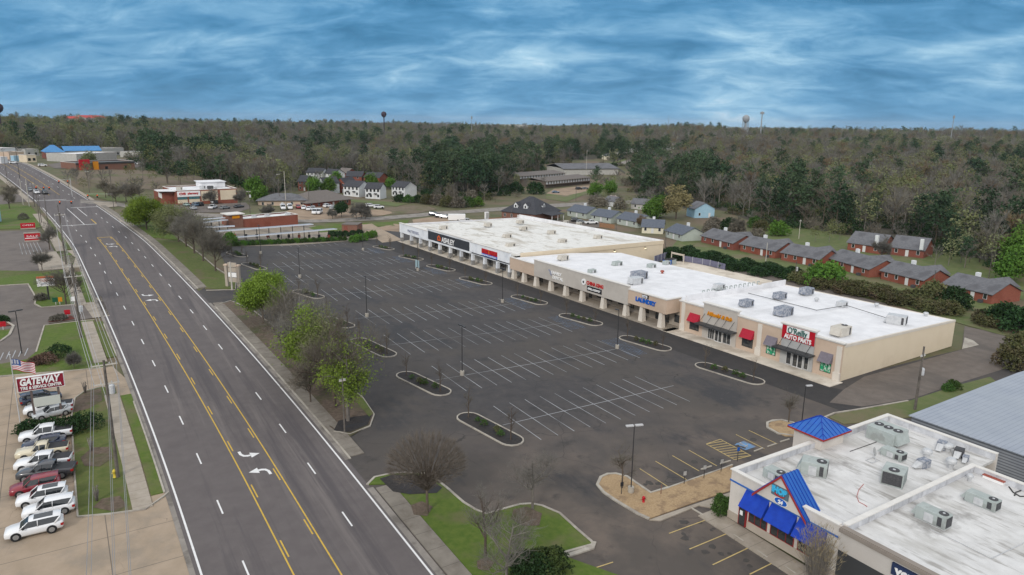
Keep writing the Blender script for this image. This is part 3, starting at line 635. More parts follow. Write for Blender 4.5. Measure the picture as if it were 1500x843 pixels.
# ------------------------------------------------------------------ building helpers
def frame_of(p, q):
    """local frame: x along the front from p to q (seen left to right), y into the building"""
    d = np.array(q[:2]) - np.array(p[:2]); L_ = float(np.hypot(*d)); return math.atan2(d[1], d[0]), L_
def window(parent, x0, x1, z0, z1, y=0., frame='frame_white', glass='dark_glass', name='window', bars=1, fr=.07):
    mb = MB(); y0, y1 = y - .06, y + .02
    mb.box(x0, y0, z0, x1, y1, z0 + fr); mb.box(x0, y0, z1 - fr, x1, y1, z1); mb.box(x0, y0, z0 + fr, x0 + fr, y1, z1 - fr); mb.box(x1 - fr, y0, z0 + fr, x1, y1, z1 - fr)
    for i in range(1, bars): c = x0 + (x1 - x0)*i/bars; mb.box(c - fr*.4, y0, z0 + fr, c + fr*.4, y1, z1 - fr)
    w = mb.build(name, M[frame], parent)
    g = MB(); g.box(x0 + fr*.8, y - .03, z0 + fr*.8, x1 - fr*.8, y + .01, z1 - fr*.8); g.build('pane', M[glass], w)
    return w
def lit(parent, x, y, z):
    f = MB().box(x - .25, y - .35, z, x + .25, y, z + .3).build('wall_lamp', M['frame_dark'], parent)
    MB().box(x - .2, y - .33, z - .06, x + .2, y - .05, z - .004).build('bulb', M['lamp_glow'], f)
# ------------------------------------------------------------------ the shopping centre: three buildings in a row
A0 = np.array([98.2, 229.6, 0.]); B0 = np.array([101.8, 102.8, 0.])
RZM, _ = frame_of(A0, B0); U = np.array([math.cos(RZM), math.sin(RZM), 0.]); NRM = np.array([-U[1], U[0], 0.])
def loc(p, o): d = np.asarray(p, float) - o; return float(d@U), float(d@NRM), float(d[2])
def world(o, s, y, z=0.): return o + U*s + NRM*y + np.array([0, 0, z])
def column(parent, s, zt, zb, w, m, mb_, base=True):
    c = MB(); c.box(s - w/2, 0., zb, s + w/2, w, zt); o = c.build('column', M[m], parent)
    if base: b = MB(); b.box(s - w*.62, -.12*w, .12, s + w*.62, w*1.12, zb + .05); b.build('column_base', M[mb_], o)
def tapered(parent, s, zt, m):
    c = MB(); w0, w1 = .62, .40
    c.add([(s - w0, -.1, .12), (s + w0, -.1, .12), (s + w0, 1.05, .12), (s - w0, 1.05, .12), (s - w1, .1, zt), (s + w1, .1, zt), (s + w1, .85, zt), (s - w1, .85, zt)], [(0, 1, 5, 4), (1, 2, 6, 5), (2, 3, 7, 6), (3, 0, 4, 7)]); c.build('column', M[m], parent)
# --- white building
b1 = thing('shop_building', 'long white-fronted shop building with charcoal sign band and stained roof', 'building', A0, RZM)
MB().prism([(-.2, 3.6), (69.2, 3.6), (71, 56), (-2.6, 52.2)], 0., [5.0, 5.0, 5.3, 4.2], top=False).build('wall', M['stucco_cream'], b1)
MB().prism([(.4, .4), (69.0, .4), (70.7, 55.6), (-2.2, 51.8)], [5.45, 5.75, 5.45, 4.4], [5.55, 5.85, 5.55, 4.5]).build('roof', M['roof_dirty'], b1)
mb = MB(); mb.prism([(69.0, 3.6), (69.35, 3.6), (71.15, 56), (70.8, 56)], [4.9]*4, [6.5, 6.5, 6.0, 6.0]); mb.build('side_parapet', M['stucco_cream'], b1)
mb = MB(); mb.prism([(-2.6, 52.2), (-2.6, 51.9), (71, 55.7), (71, 56)], [4.0, 4.0, 5, 5], [6.0, 6.0, 6.1, 6.1]); mb.prism([(-.2, .3), (.1, .3), (-2.3, 52), (-2.6, 52)], [4., 4, 3.5, 3.5], [6.2, 6.2, 4.8, 4.8]); mb.build('back_parapet', M['roof_white'], b1)
f = MB()
f.box(-.2, -.1, 3.3, 21.2, .35, 6.4); f.box(21.2, -.25, 3.45, 48.7, .35, 7.25); f.box(48.7, -.12, 4.0, 69.3, .35, 6.85)
f.box(-.2, .35, 3.3, 69.3, 3.6, 3.42)
f.build('fascia', M['stucco_white'], b1)
c = MB(); c.box(-.35, -.25, 6.4, 21.2, .5, 6.6); c.box(21.1, -.42, 7.25, 48.8, .5, 7.5); c.box(48.8, -.3, 6.85, 69.4, .5, 7.05); c.build('cornice', M['parapet_cap'], b1)
MB().box(-.6, -.8, 0., 69.6, 3.6, .12).build('porch_floor', M['bright_concrete'], b1)
for s in (.6, 8.3, 15.1, 22.0, 28.7, 35.6, 42.3, 49.1, 55.9, 62.7, 68.8): column(b1, s, 3.4, 1.45, .8, 'stucco_white', 'stone_base')
MB().box(-.1, 3.5, .12, 69.2, 3.59, 3.3).build('shop_front_wall', M['siding_grey'], b1)
for s0, s1, bars in ((16.2, 21.2, 3), (23.0, 28.0, 3), (31.2, 34.0, 1), (36.6, 41.4, 3), (50.0, 52.2, 1), (52.6, 55.2, 2), (57.5, 62.2, 4), (63.4, 65.2, 1)):
    window(b1, s0, s1, .3, 2.9, 3.5, 'frame_dark', 'shop_glass', bars=bars)
MB().box(21.9, -.34, 4.05, 48.2, -.25, 6.75).build('sign_band', M['sign_charcoal'], b1)
text('lettering', 'ASHLEY', 2.3, M['sign_white'], b1, (31.2, -.36, 4.35), width=8.2, bold=.02)
g = MB(); g.add([(28.4, -.42, 4.5), (30.6, -.42, 4.5), (30.6, -.42, 5.6), (29.5, -.42, 6.35), (28.4, -.42, 5.6), (29.1, -.42, 4.9), (29.9, -.42, 4.9), (29.9, -.42, 5.4), (29.5, -.42, 5.75), (29.1, -.42, 5.4)], [(0, 1, 6, 5), (1, 2, 7, 6), (2, 3, 8, 7), (3, 4, 9, 8), (4, 0, 5, 9)]); g.build('logo', M['logo_orange'], b1)
text('lettering', 'MATTRESSES', 1.3, M['letter_grey'], b1, (6.5, -.14, 4.25), width=8.2)
MB().box(55, -.2, 4.72, 63.2, -.12, 6.05).build('sign_panel', M['sign_red'], b1); MB().box(55, -.22, 4.0, 63.2, -.12, 4.72).build('sign_panel', M['sign_blue'], b1)
text('lettering', 'DIRT', 1.35, M['letter_red'], b1, (55.1, -.24, 4.95), width=3.6, bold=.03); text('lettering', 'CHEAP', 1.35, M['letter_red'], b1, (59.3, -.24, 4.95), width=3.8, bold=.03); text('lettering', 'BUILDING', .55, M['sign_white'], b1, (55.3, -.26, 4.15), width=3.7); text('lettering', 'SUPPLIES', .55, M['sign_white'], b1, (59.4, -.26, 4.15), width=3.5)
MB().box(58.8, -.24, 4.8, 59.05, -.2, 6.0).build('sign_divider', M['sign_orange'], b1)
for d in (36., 48.): lb_ = MB().box(70.45 + .034*d - 2.0 + 1.1, d - .2, 4.4, 70.45 + .034*d - .55, d + .2, 4.75).build('wall_lamp', M['frame_dark'], b1); MB().box(70.35 + .034*d - .75, d - .16, 4.25, 70.35 + .034*d - .35, d + .16, 4.38).build('bulb', M['lamp_glow'], lb_)
# --- beige middle building
b2 = thing('shop_building', 'beige arcade shop building with tapered columns, in the middle of the row', 'building', A0, RZM)
pr = [(69.6, 4.0), (131.0, 4.0), (128.5, 31.5), (123.0, 34.0), (99, 33.0), (76.5, 33.8)]
MB().prism(pr, 0., 4.9, top=False).build('wall', M['taupe_wall'], b2)
MB().prism([(69.7, .4), (116, .4), (127.2, .4), (127.2, 4.2), (130.5, 4.3), (128.5, 31.3), (122.9, 33.8), (99, 32.8), (76.4, 33.6), (70.4, 20)], 5.0, [5.55, 5.9, 5.9, 5.9, 5.7, 4.9, 4.9, 5.0, 5.0, 5.2]).build('roof', M['roof_white'], b2)
f = MB(); f.box(69.5, -.1, 2.65, 80.9, .4, 5.75); f.box(116, -.12, 3.3, 127.3, .4, 6.3); f.box(69.5, .4, 2.65, 116, 4, 2.76); f.box(116, .4, 3.3, 127.3, 4, 3.4); f.box(126.9, .4, 3.4, 127.3, 4.1, 6.3)
f.build('fascia', M['stucco_tan'], b2)
f = MB(); f.box(80.9, -.22, 2.85, 116, .4, 6.95); f.build('fascia', M['stucco_grey'], b2)
c = MB(); c.box(69.4, -.2, 5.75, 80.9, .5, 5.92); c.box(80.8, -.36, 6.95, 116.1, .5, 7.13); c.box(116, -.26, 6.3, 127.45, .5, 6.5); c.box(126.9, .5, 6.3, 127.45, 4.2, 6.5); c.build('cornice', M['parapet_cap'], b2)
MB().box(69.7, -.9, 0., 128.5, 4.0, .12).build('porch_floor', M['walk_concrete'], b2)
for s in (70.8, 75.6, 81.1, 87.4, 93.5, 99.8, 107.4, 114.9): tapered(b2, s, 2.9, 'stucco_trim')
for s in (119.9, 125.6): tapered(b2, s, 3.4, 'stucco_trim')
for i, (s0, s1) in enumerate(((71.5, 73.2), (77.2, 79.2), (83., 85.6), (87.9, 91.8), (93.9, 96.0), (98, 99.2), (101, 106.4), (108.5, 113.6), (115.7, 118.4), (120.4, 121.6), (122.2, 124.4), (125.9, 129.6))):
    window(b2, s0, s1, .25 if i in (1, 5, 9, 10) else .9, 2.5, 3.98, 'frame_dark', 'shop_glass', bars=1 + int((s1 - s0)/1.4))
g = MB(); [g.add([(87.0 + a, -.30, 4.6 + b) for a, b in q], [(0, 1, 2, 3)]) for q in (((0, .9), (1.1, .2), (1.3, .5), (.5, 1.2)), ((.6, .1), (1.4, -.5), (1.6, -.1), (.9, .4)))]; g.build('logo', M['letter_grey'], b2)
text('lettering', 'FAMILY', 1.05, M['sign_white'], b2, (88.3, -.26, 4.75), width=4.2, bold=.03); text('lettering', 'DENTAL', 1.05, M['sign_white'], b2, (88.9, -.26, 3.65), width=4.2, bold=.03)
MB().tube((101.0, -.4, 5.1), (101.0, -.24, 5.1), .75, n=16).build('round_sign', M['sign_white'], b2); MB().tube((101.0, -.43, 5.1), (101.0, -.41, 5.1), .28, n=10).build('round_sign', M['sign_black'], b2)
text('lettering', 'CHINA KING', 1.15, M['letter_red'], b2, (102., -.26, 4.75), width=5.9, bold=.04)
MB().box(102.3, -.34, 3.35, 107.4, -.22, 4.45).build('sign_panel', M['sign_black'], b2); text('lettering', 'GRILL & BUFFET', .62, M['sign_white'], b2, (102.6, -.38, 3.68), width=4.5, bold=.03)
text('lettering', 'LAUNDRY', 1.25, M['sign_blue'], b2, (118.4, -.16, 4.35), width=6.0, bold=.05, depth=.12)
MB().box(120.3, -.3, 5.45, 122.2, -.12, 6.15).build('sign_panel', M['sign_black'], b2); MB().box(120.4, -.33, 5.52, 121.9, -.3, 6.08).build('sign_panel', M['sign_white'], b2); text('lettering', 'COIN', .45, M['letter_grey'], b2, (120.6, -.36, 5.65), width=1.1)
# --- tan building with the auto parts shop
O3 = np.array([105.6, 65.6, 0.]) - U*164.6                        # same running distance along the front as above
b3 = thing('shop_building', 'tan shop building with red sign panel and red and slate awnings', 'building', O3 + U*128.5, RZM)
def X3(s): return s - 128.5
e = [X3(v) for v in (128.9, 164.6)]
MB().prism([(e[0], .3), (e[1], .3), (36.3, 37.0), (e[0] - 1.0, 35.2)], 0., [6.1, 6.1, 5.0, 5.0], top=False).build('wall', M['stucco_cream'], b3)
MB().prism([(e[0] + .2, .4), (e[1] - .3, .4), (36.0, 36.7), (e[0] - .8, 35.0)], [5.6, 5.6, 4.9, 4.9], [5.95, 5.95, 5.15, 5.15]).build('roof', M['roof_white'], b3)
for s0, s1, z in ((128.9, 135.2, 6.1), (143.4, 153.2, 6.35), (159.6, 164.6, 6.55)): MB().box(X3(s0), -.05, .12, X3(s1), .3, z).build('fascia', M['stucco_tan'], b3)
f = MB(); f.box(X3(135.2), -.25, .12, X3(143.4), .3, 7.15); f.build('fascia', M['stucco_grey'], b3)
f = MB(); f.box(X3(153.2), -.25, .12, X3(159.6), .3, 7.4); f.build('fascia', M['canopy_grey'], b3)
c = MB()
for s0, s1, z, y in ((128.6, 135.2, 6.1, -.25), (135.0, 143.6, 7.15, -.5), (143.4, 153.2, 6.35, -.25), (152.9, 159.9, 7.4, -.6), (159.6, 164.9, 6.55, -.3)): c.box(X3(s0), y, z, X3(s1), .55, z + .16); c.box(X3(s0) + .12, y + .12, z - .16, X3(s1) - .12, .55, z)
c.build('cornice', M['parapet_cap'], b3)
c = MB(); c.prism([(e[1] - .3, .55), (e[1] + .06, .55), (36.36, 37.0), (36.0, 37.0)], [5.8, 5.8, 4.9, 4.9], [6.3, 6.3, 5.3, 5.3]); c.prism([(e[0] - 1., 35.2), (e[0] - .8, 34.9), (36., 36.7), (36.3, 37.0)], 4.9, 5.25); c.build('side_parapet', M['stucco_trim'], b3)
st = MB(); zz = [7.0, 6.6, 6.3, 6.05]
for i in range(4): st.box(e[0] - .15 - .22*i, 1.5 + 8.4*i, 5., e[0] + .15 - .22*i, 1.5 + 8.4*(i+1), zz[i] + (.35 if i == 3 else 0))
st.build('dividing_wall', M['roof_white'], b3)
for s in (129.9, 148.5, 164.1):
    p = MB(); p.box(X3(s) - .45, -.22, .12, X3(s) + .45, -.05, 6.0); o = p.build('pilaster', M['stucco_trim'], b3); p = MB(); p.box(X3(s) - .62, -.38, .12, X3(s) + .62, -.05, 1.5); p.build('pilaster_base', M['stucco_trim'], o)
MB().box(X3(127.6), -3.7, 0., X3(165.3), -.05, .12).build('porch_floor', M['bright_concrete'], b3)
def awning(x0, x1, zt, zb, out_, m):
    a = MB(); a.add([(x0, -.06, zt), (x1, -.06, zt), (x1, -out_, zb), (x0, -out_, zb), (x0, -.06, zb), (x1, -.06, zb)], [(0, 3, 2, 1), (0, 4, 3), (1, 2, 5), (3, 4, 5, 2)]); a.build('awning', M[m], b3)
for s0, s1, m in ((131.6, 134.3, 'awning_red'), (144.6, 147.3, 'awning_red'), (150.0, 152.3, 'awning_slate'), (160.8, 163.1, 'awning_slate')):
    awning(X3(s0), X3(s1), 4.3, 2.75, 1.05, m); window(b3, X3(s0) + .15, X3(s1) - .15, .9, 2.75, -.06, 'frame_dark', 'green_poster' if m == 'awning_slate' else 'shop_glass', bars=3)
for s0, s1, z in ((134.6, 143.6, 3.0), (152.6, 160.0, 3.15)):
    k = MB(); k.box(X3(s0), -2.0, z, X3(s1), -.25, z + .16); k.box(X3(s0), -2.06, z - .1, X3(s1), -2., z + .2)
    q = k.build('canopy', M['canopy_dark'], b3); r_ = MB(); n = 5 if s0 < 140 else 4
    for i in range(n): xx = X3(s0) + (s1 - s0)*(i + .5)/n; MB().tube((xx, -1.9, z + .18), (xx + .1, -.26, z + 2.0), .04, n=4).build('tie_rod', M['frame_dark'], q)
MB().box(X3(153.2), -.34, 4.75, X3(159.6), -.25, 7.3).build('sign_panel', M['sign_red'], b3)
MB().slab([(X3(154.2), -.37, 6.95), (X3(158.3), -.37, 6.95), (X3(158.5), -.37, 6.1), (X3(158.1), -.37, 5.75), (X3(154.5), -.37, 5.95), (X3(154.1), -.37, 6.2)], .0).box(X3(154.15), -.4, 5.9, X3(158.55), -.35, 7.12).build('logo_plate', M['sign_white'], b3); text('lettering', "O'Reilly", 1.5, M['letter_green'], b3, (X3(154.4), -.46, 5.98), width=3.8, bold=.01)
text('lettering', 'AUTO PARTS', 1.1, M['sign_white'], b3, (X3(153.75), -.40, 4.92), width=5.3, bold=.03)
text('lettering', "Hibachi & Sub", 1.0, M['sign_orange'], b3, (X3(136.3), -.38, 4.95), width=6.0, bold=.04, shear=.3, depth=.12)
for s0, s1, b in ((136.7, 138.3, 3), (140.4, 142.3, 2), (154.5, 155.5, 1), (158.0, 158.9, 1)): window(b3, X3(s0), X3(s1), .3, 2.6, -.26, 'frame_white', 'shop_glass', bars=b)
for s0, s1 in ((138.5, 140.2), (155.8, 157.8)):
    d = MB(); d.box(X3(s0), -.33, .13, X3(s1), -.25, 2.6); d = d.build('door', M['frame_white'], b3); g = MB()
    for i in range(2): w = (s1 - s0)/2; g.box(X3(s0) + i*w + .1, -.36, .3, X3(s0) + (i+1)*w - .1, -.33, 2.5)
    g.build('pane', M['shop_glass'], d)
# ------------------------------------------------------------------ pancake restaurant and phone shop, one long block
RZI = R(-90); OI = np.array([57.1, 46.3, 0.])
r1 = thing('restaurant', 'pancake restaurant with bright blue gable, awnings and tower roof over a flat white roof', 'restaurant', OI, RZI)
PZ, RF = 5.7, 4.85
w = MB()
for a in ((0, 0, 12.8, .3), (0, .3, .3, 28.9), (.3, 28.6, 12.9, 28.9)): w.box(a[0], a[1], 0., a[2], a[3], PZ - .12)
w.build('wall', mat('stucco_pale', (.58, .54, .50), (.62, .58, .54), .5, c3=(.53, .495, .455), s3=.2), r1)
w = MB(); w.box(-.06, -.06, 0., 12.8, -.0, .9); w.build('wall_base', M['taupe_wall'], r1)
MB().prism([(.3, .3), (12.7, .3), (12.7, 28.6), (.3, 28.6)], RF - .3, RF).build('roof', M['roof_membrane'], r1)
c = MB()
for a in ((-.12, -.12, 4.1, .4), (8.75, -.12, 12.6, .4), (-.12, .4, .42, 29.0), (.42, 28.5, 12.9, 29.0)): c.box(a[0], a[1], PZ - .12, a[2], a[3], PZ)
c.build('coping', M['parapet_cap'], r1)
c = MB(); c.box(.3, .305, RF, 12.6, .34, PZ - .13); c.box(.305, .34, RF, .35, 28.55, PZ - .13); c.box(.35, 28.55, RF, 12.8, 28.595, PZ - .13); c.build('parapet_lining', M['parapet_inner'], r1)
l_ = MB(); l_.box(-.08, -.1, 4.35, 12.7, -.002, 4.5); l_.box(-.1, 0, 4.35, -.002, 12, 4.5); l_.build('painted_line', M['line_blue'], r1)
# gable over the entrance
gx0, gx1, gz0, gz1, gy = 3.25, 9.6, 4.65, 8.0, -.36
gm = (gx0 + gx1)/2
g = MB(); g.add([(gx0 + .3, gy, gz0), (gx1 - .3, gy, gz0), (gm, gy, gz1 - .25), (gx0 + .3, 0, gz0), (gx1 - .3, 0, gz0)], [(0, 1, 2), (0, 3, 4, 1)]); g.build('gable_wall', M['stucco_pale'], r1)
rf_ = MB(); yb = 2.0
for s, x in ((1, gx0), (-1, gx1)):
    rf_.slab([(x, gy - .2, gz0 - .1), (gm, gy - .2, gz1), (gm, yb, gz1), (x, yb, gz0 - .1)] if s < 0 else [(gm, gy - .2, gz1), (x, gy - .2, gz0 - .1), (x, yb, gz0 - .1), (gm, yb, gz1)], .14)
ro = rf_.build('gable_roof', M['metal_blue'], r1); rb_ = MB()
for i in range(6):
    y = gy - .15 + i*.46
    for x in (gx0, gx1): rb_.tube((x, y, gz0 - .07), (gm, y, gz1 + .03), .035, n=4)
rb_.build('roof_rib', mat('metal_blue_rib', (.003, .03, .30), rough=.4), ro)
t_ = MB()
for x in (gx0, gx1): t_.slab([(x, gy - .27, gz0 - .14), (gm, gy - .27, gz1 - .04), (gm, gy - .21, gz1 - .04), (x, gy - .21, gz0 - .14)], .28)
t_.build('gable_trim', M['trim_red'], ro)
gb = MB(); gb.add([(gx0 + .3, yb - .1, RF), (gx1 - .3, yb - .1, RF), (gx1 - .3, yb - .1, gz0), (gm, yb - .1, gz1 - .25), (gx0 + .3, yb - .1, gz0)], [(4, 3, 2, 1, 0)]); gb.build('gable_back', M['stucco_pale'], r1)
for i, (x0, x1) in enumerate(((2.1, 5.0), (5.25, 8.25), (8.5, 11.5))):
    a = MB(); a.slab([(x0, -.02, 4.3), (x1, -.02, 4.3), (x1, -1.15, 2.75), (x0, -1.15, 2.75)][::-1], .05); a.add([(x0, -.02, 4.28), (x0, -1.13, 2.72), (x0, -.02, 2.72), (x1, -.02, 4.28), (x1, -1.13, 2.72), (x1, -.02, 2.72)], [(0, 1, 2), (3, 5, 4)]); a.build('awning', M['awning_blue'], r1)
MB().box(1.5, -.22, 0.1, 2.5, -.01, 2.6).build('door_frame', M['frame_red'], r1)
d = MB().box(1.62, -.26, .15, 2.38, -.23, 2.45).build('door', M['dark_glass'], r1); MB().box(1.75, -.30, 1.3, 2.1, -.265, 1.8).build('door_notice', M['sign_white'], d)
for x0, x1 in ((2.7, 5.0), (5.4, 8.2), (8.6, 11.3)): window(r1, x0, x1, .9, 2.9, -.02, 'frame_red', 'dark_glass', bars=3)
MB().box(5.4, -.50, 5.55, 7.35, -.38, 6.65).build('sign_panel', mat('sign_teal', (.10, .16, .20)), r1)
text('lettering', 'IHOP', .85, M['letter_ice'], r1, (5.52, -.55, 5.95), width=1.7, bold=.05)
sm_ = MB(); pts = [(5.85 + .55*(1 - math.cos(math.pi*i/8)), 5.86 - .2*math.sin(math.pi*i/8)) for i in range(9)]
for p, q in zip(pts[:-1], pts[1:]): sm_.tube((p[0], -.54, p[1]), (q[0], -.54, q[1]), .06, n=4)
sm_.build('smile_mark', M['letter_red'], r1)
ov = MB(); ov.add([(6.55 + .72*math.cos(t), -.44, 5.12 + .36*math.sin(t)) for t in np.linspace(0, 2*math.pi, 25)[:-1]], [tuple(range(24))]); ov.add([(6.55 + .79*math.cos(t), -.425, 5.12 + .42*math.sin(t)) for t in np.linspace(0, 2*math.pi, 25)[:-1]], [tuple(range(24))], 1); ov.build('oval_sign', [M['sign_blue'], M['sign_white']], r1)
text('lettering', '24', .5, M['sign_white'], r1, (6.28, -.48, 4.94), width=.55, bold=.05)
# tower with the pyramid roof
tx0, tx1, ty0, ty1, tz = -3.1, 1.7, 13.1, 18.4, 6.5
def tower():
    a = .55
    w = MB(); w.box(tx0 + a, ty0 + a, 0, tx1 - a, ty1 - a, tz - .05); w.build('tower_wall', M['stucco_pale'], r1)
    cx_, cy_ = (tx0 + tx1)/2, (ty0 + ty1)/2; q = [(tx0, ty0), (tx1, ty0), (tx1, ty1), (tx0, ty1)]
    p = MB(); p.add([(x, y, tz) for x, y in q] + [(cx_, cy_, tz + 1.55)], [(0, 1, 4), (1, 2, 4), (2, 3, 4), (3, 0, 4)]); o = p.build('tower_roof', M['metal_blue'], r1)
    t = MB(); t.box(tx0 - .03, ty0 - .03, tz - .2, tx1 + .03, ty1 + .03, tz - .004); t.build('tower_trim', M['trim_red'], o)
    rb2 = MB(); n = 8
    for (xa, ya), (xb, yb_) in zip(q, q[1:] + q[:1]):
        for i in range(1, n):
            t_ = i/n; k = 1 - abs(2*t_ - 1); bx, by = xa + (xb - xa)*t_, ya + (yb_ - ya)*t_
            mx_, my_ = (xa + xb)/2, (ya + yb_)/2; ex, ey = bx + (cx_ - mx_)*k, by + (cy_ - my_)*k
            rb2.tube((bx, by, tz + .02), (ex, ey, tz + 1.55*k + .02), .032, n=4)
        rb2.tube((xa, ya, tz + .02), (cx_, cy_, tz + 1.57), .05, n=4)
    rb2.build('roof_rib', M['metal_blue_rib'], o)
tower()
r2 = thing('phone_shop', 'grey flat-roofed phone shop with brown cornice and navy sign, beyond the pancake restaurant', 'shop', OI + np.array([0, -12.85, 0]), RZI)
w = MB(); w.box(0, -.1, 0, 14, .2, 5.2); w.box(0, .2, 4.8, .3, 23.3, 5.75); w.box(0, 23.0, 0., 14, 23.3, 5.75); w.box(13.7, .2, 0, 14, 23, 5.2); w.build('wall', mat('stucco_putty', (.47, .44, .41), (.51, .48, .45), .5), r2)
w = MB(); w.box(-.02, -.14, 0, 14, -.1, 3.3); w.build('shop_front', M['canopy_dark'], r2)
MB().prism([(.3, .2), (13.7, .2), (13.7, 23), (.3, 23)], 4.7, [5.05]*4).build('roof', M['roof_membrane'], r2)
c = MB(); c.box(-.05, -.35, 5.2, 14.1, .25, 5.55); c.box(.0, -.25, 5.55, 14.1, .3, 5.68); c.build('cornice', mat('cornice_brown', (.23, .20, .175), (.27, .235, .205), .6), r2)
c = MB(); c.box(-.12, .3, 5.75, .42, 23.4, 5.85); c.box(.42, 22.9, 5.75, 14.1, 23.4, 5.85); c.build('coping', M['parapet_cap'], r2)
c = MB(); c.box(.3, .3, 5.06, .345, 22.9, 5.74); c.box(.345, 22.95, 5.06, 13.7, 22.99, 5.74); c.build('parapet_lining', M['parapet_inner'], r2)
MB().box(5.0, -.3, 3.85, 9.6, -.1, 4.95).build('sign_panel', M['sign_navy'], r2); text('lettering', 'verizon', 1.0, M['sign_white'], r2, (5.3, -.34, 4.15), width=3.5, bold=.04)
# silver metal shed on the right edge
r3 = thing('metal_shed', 'large shed with ribbed silver metal roof at the edge behind the restaurant', 'shed', (92.0, 46.8, 0))
MB().prism([(.3, -.3), (.3, -40), (58, -40), (58, -.3), (30, -.3)], 0, [3.85, 3.85, 3.1, 3.1, 4.2], top=False).build('wall', M['metal_wall'], r3)
ra = MB(); ra.slab([(0, 0, 4.0), (0, -40, 4.0), (30, -40, 4.5), (30, 0, 4.5)], .12); ra.slab([(30, 0, 4.5), (30, -40, 4.5), (60, -40, 3.4), (60, 0, 3.4)], .12); ra.build('roof', M['metal_silver'], r3)
# ------------------------------------------------------------------ rooftop machinery
def hvac(loc_, rz, L_=2.2, Wd=1.3, Hh=1.15, case='hvac_case', fans=1, label='', hood=True, group='rooftop air conditioning units'):
    t = thing('rooftop_unit', label, 'air conditioner', loc_, rz, group)
    b = MB(); b.box(-L_/2, -Wd/2, .1, L_/2, Wd/2, Hh); bev(b.build('case', M[case], t), .03)
    MB().box(-L_/2 + .05, -Wd/2 + .05, 0, L_/2 - .05, Wd/2 - .05, .1).build('curb', M['galv'], t)
    g = MB(); g.box(L_/2 + .003, -Wd/2 + .12, .25, L_/2 + .03, Wd/2 - .12, Hh - .15); g.box(L_/2 - .75, -Wd/2 - .02, .25, L_/2 - .35, -Wd/2 - .003, Hh - .2); g.build('grille', M['hvac_dark'], t)
    for i in range(fans):
        fr = min(Wd*.33, .52); cx_ = L_/2 - max(fr + .12, .45) - i*(2*fr + .12)
        f = MB(); f.tube((cx_, 0, Hh + .002), (cx_, 0, Hh + .07), fr, fr, 16); f = f.build('fan_guard', M['hvac_dark'], t)
        MB().tube((cx_, 0, Hh + .07), (cx_, 0, Hh + .1), fr*.3, n=8).build('fan_hub', M['galv'], f)
    if hood:
        h = MB(); h.add([(-L_/2, -Wd*.42, Hh - .1), (-L_/2, Wd*.42, Hh - .1), (-L_/2 - .45, Wd*.42, .35), (-L_/2 - .45, -Wd*.42, .35), (-L_/2, -Wd*.42, .35), (-L_/2, Wd*.42, .35)], [(0, 1, 2, 3), (0, 3, 4), (1, 5, 2)]); h.build('intake_hood', M[case], t)
    p = MB(); p.box(-L_*.2, -Wd/2 - .02, .2, L_*.1, -Wd/2 - .003, Hh*.8); p.build('access_panel', M['galv' if case == 'hvac_case' else case], t)
    return t
def cowl(loc_, r, h, label, m='galv', group=None):
    t = thing('roof_vent', label, 'roof vent', loc_, 0, group)
    MB().lathe([(r*.55, 0), (r*.55, h*.5)], n=12).build('stack', M[m], t); MB().lathe([(r*.6, h*.45), (r, h*.55), (r, h*.8), (r*.7, h)], n=14).build('cap', M[m], t)
    return t
RZ = RZI
k = P(1305, 654, RF); hvac((k[0] + 1., k[1] + 1.2, RF), R(90) + .0, 3.4, 3.0, 1.7, fans=3, label='biggest grey-green rooftop unit, in the back corner of the restaurant roof', hood=True)
k = P(1195, 699, RF); hvac((k[0] + .5, k[1] + .6, RF), R(-60), 2.6, 1.9, 1.55, label='grey-green rooftop unit just behind the blue gable', fans=1)
k = P(1136, 703, RF); hvac((k[0], k[1], RF), R(-90), 2.3, 1.4, 1.1, label='low rooftop unit half hidden behind the ridge of the blue gable', fans=1, hood=False)
k = P(1309, 675, RF); hvac((k[0] + .6, k[1] + .4, RF), R(-90), 2.4, 1.2, 1.0, label='slim rooftop unit in front of the biggest unit on the restaurant roof', fans=1)
k = P(1316, 714, RF); hvac((k[0] + .4, k[1] + .8, RF), R(200), 2.4, 2.1, 1.7, label='square rooftop unit with a big round fan, near the phone shop parapet', fans=1)
k = P(1368, 771, 5.05); hvac((k[0] + .5, k[1] + .4, 5.05), R(-90), 2.8, 1.25, 1.35, label='nearer of the two long units on the phone shop roof', fans=1)
k = P(1441, 746, 5.05); hvac((k[0] + .5, k[1] + .4, 5.05), R(-90), 2.8, 1.2, 1.15, label='farther of the two long units on the phone shop roof', fans=1)
for x, y, r, h, lb in ((1357, 670, .55, 1.0, 'round metal roof vent by the slim rooftop unit'), (1392, 686, .55, 1.2, 'tallest white round roof vent close to the phone shop wall'), (1388, 661, .6, .9, 'squat metal roof vent among the ducts at the restaurant back wall')):
    k = P(x, y, RF); cowl((k[0], k[1], RF), r, h, lb)
k = P(1420, 705, 5.05); cowl((k[0], k[1], 5.05), .32, .8, 'small white roof vent on the phone shop roof')
def ductbox(x, y, lb, sx=1.2, sy=.9, h=.9, m='hvac_blue', z=RF):
    k = P(x, y, z); t = thing('exhaust_fan', lb, 'exhaust fan', (k[0], k[1], z), R(random.Random(x).uniform(-25, 25)))
    MB().box(-sx/2, -sy/2, 0, sx/2, sy/2, h).build('case', M[m], t); d = MB(); d.add([(-sx/2, -sy*.4, h*.8), (-sx/2, sy*.4, h*.8), (-sx/2 - .9, sy*.3, .2), (-sx/2 - .9, -sy*.3, .2), (-sx/2, -sy*.4, .1), (-sx/2, sy*.4, .1)], [(0, 1, 2, 3), (0, 3, 4), (1, 5, 2), (2, 5, 4, 3)]); d.build('hood', M['galv'], t)
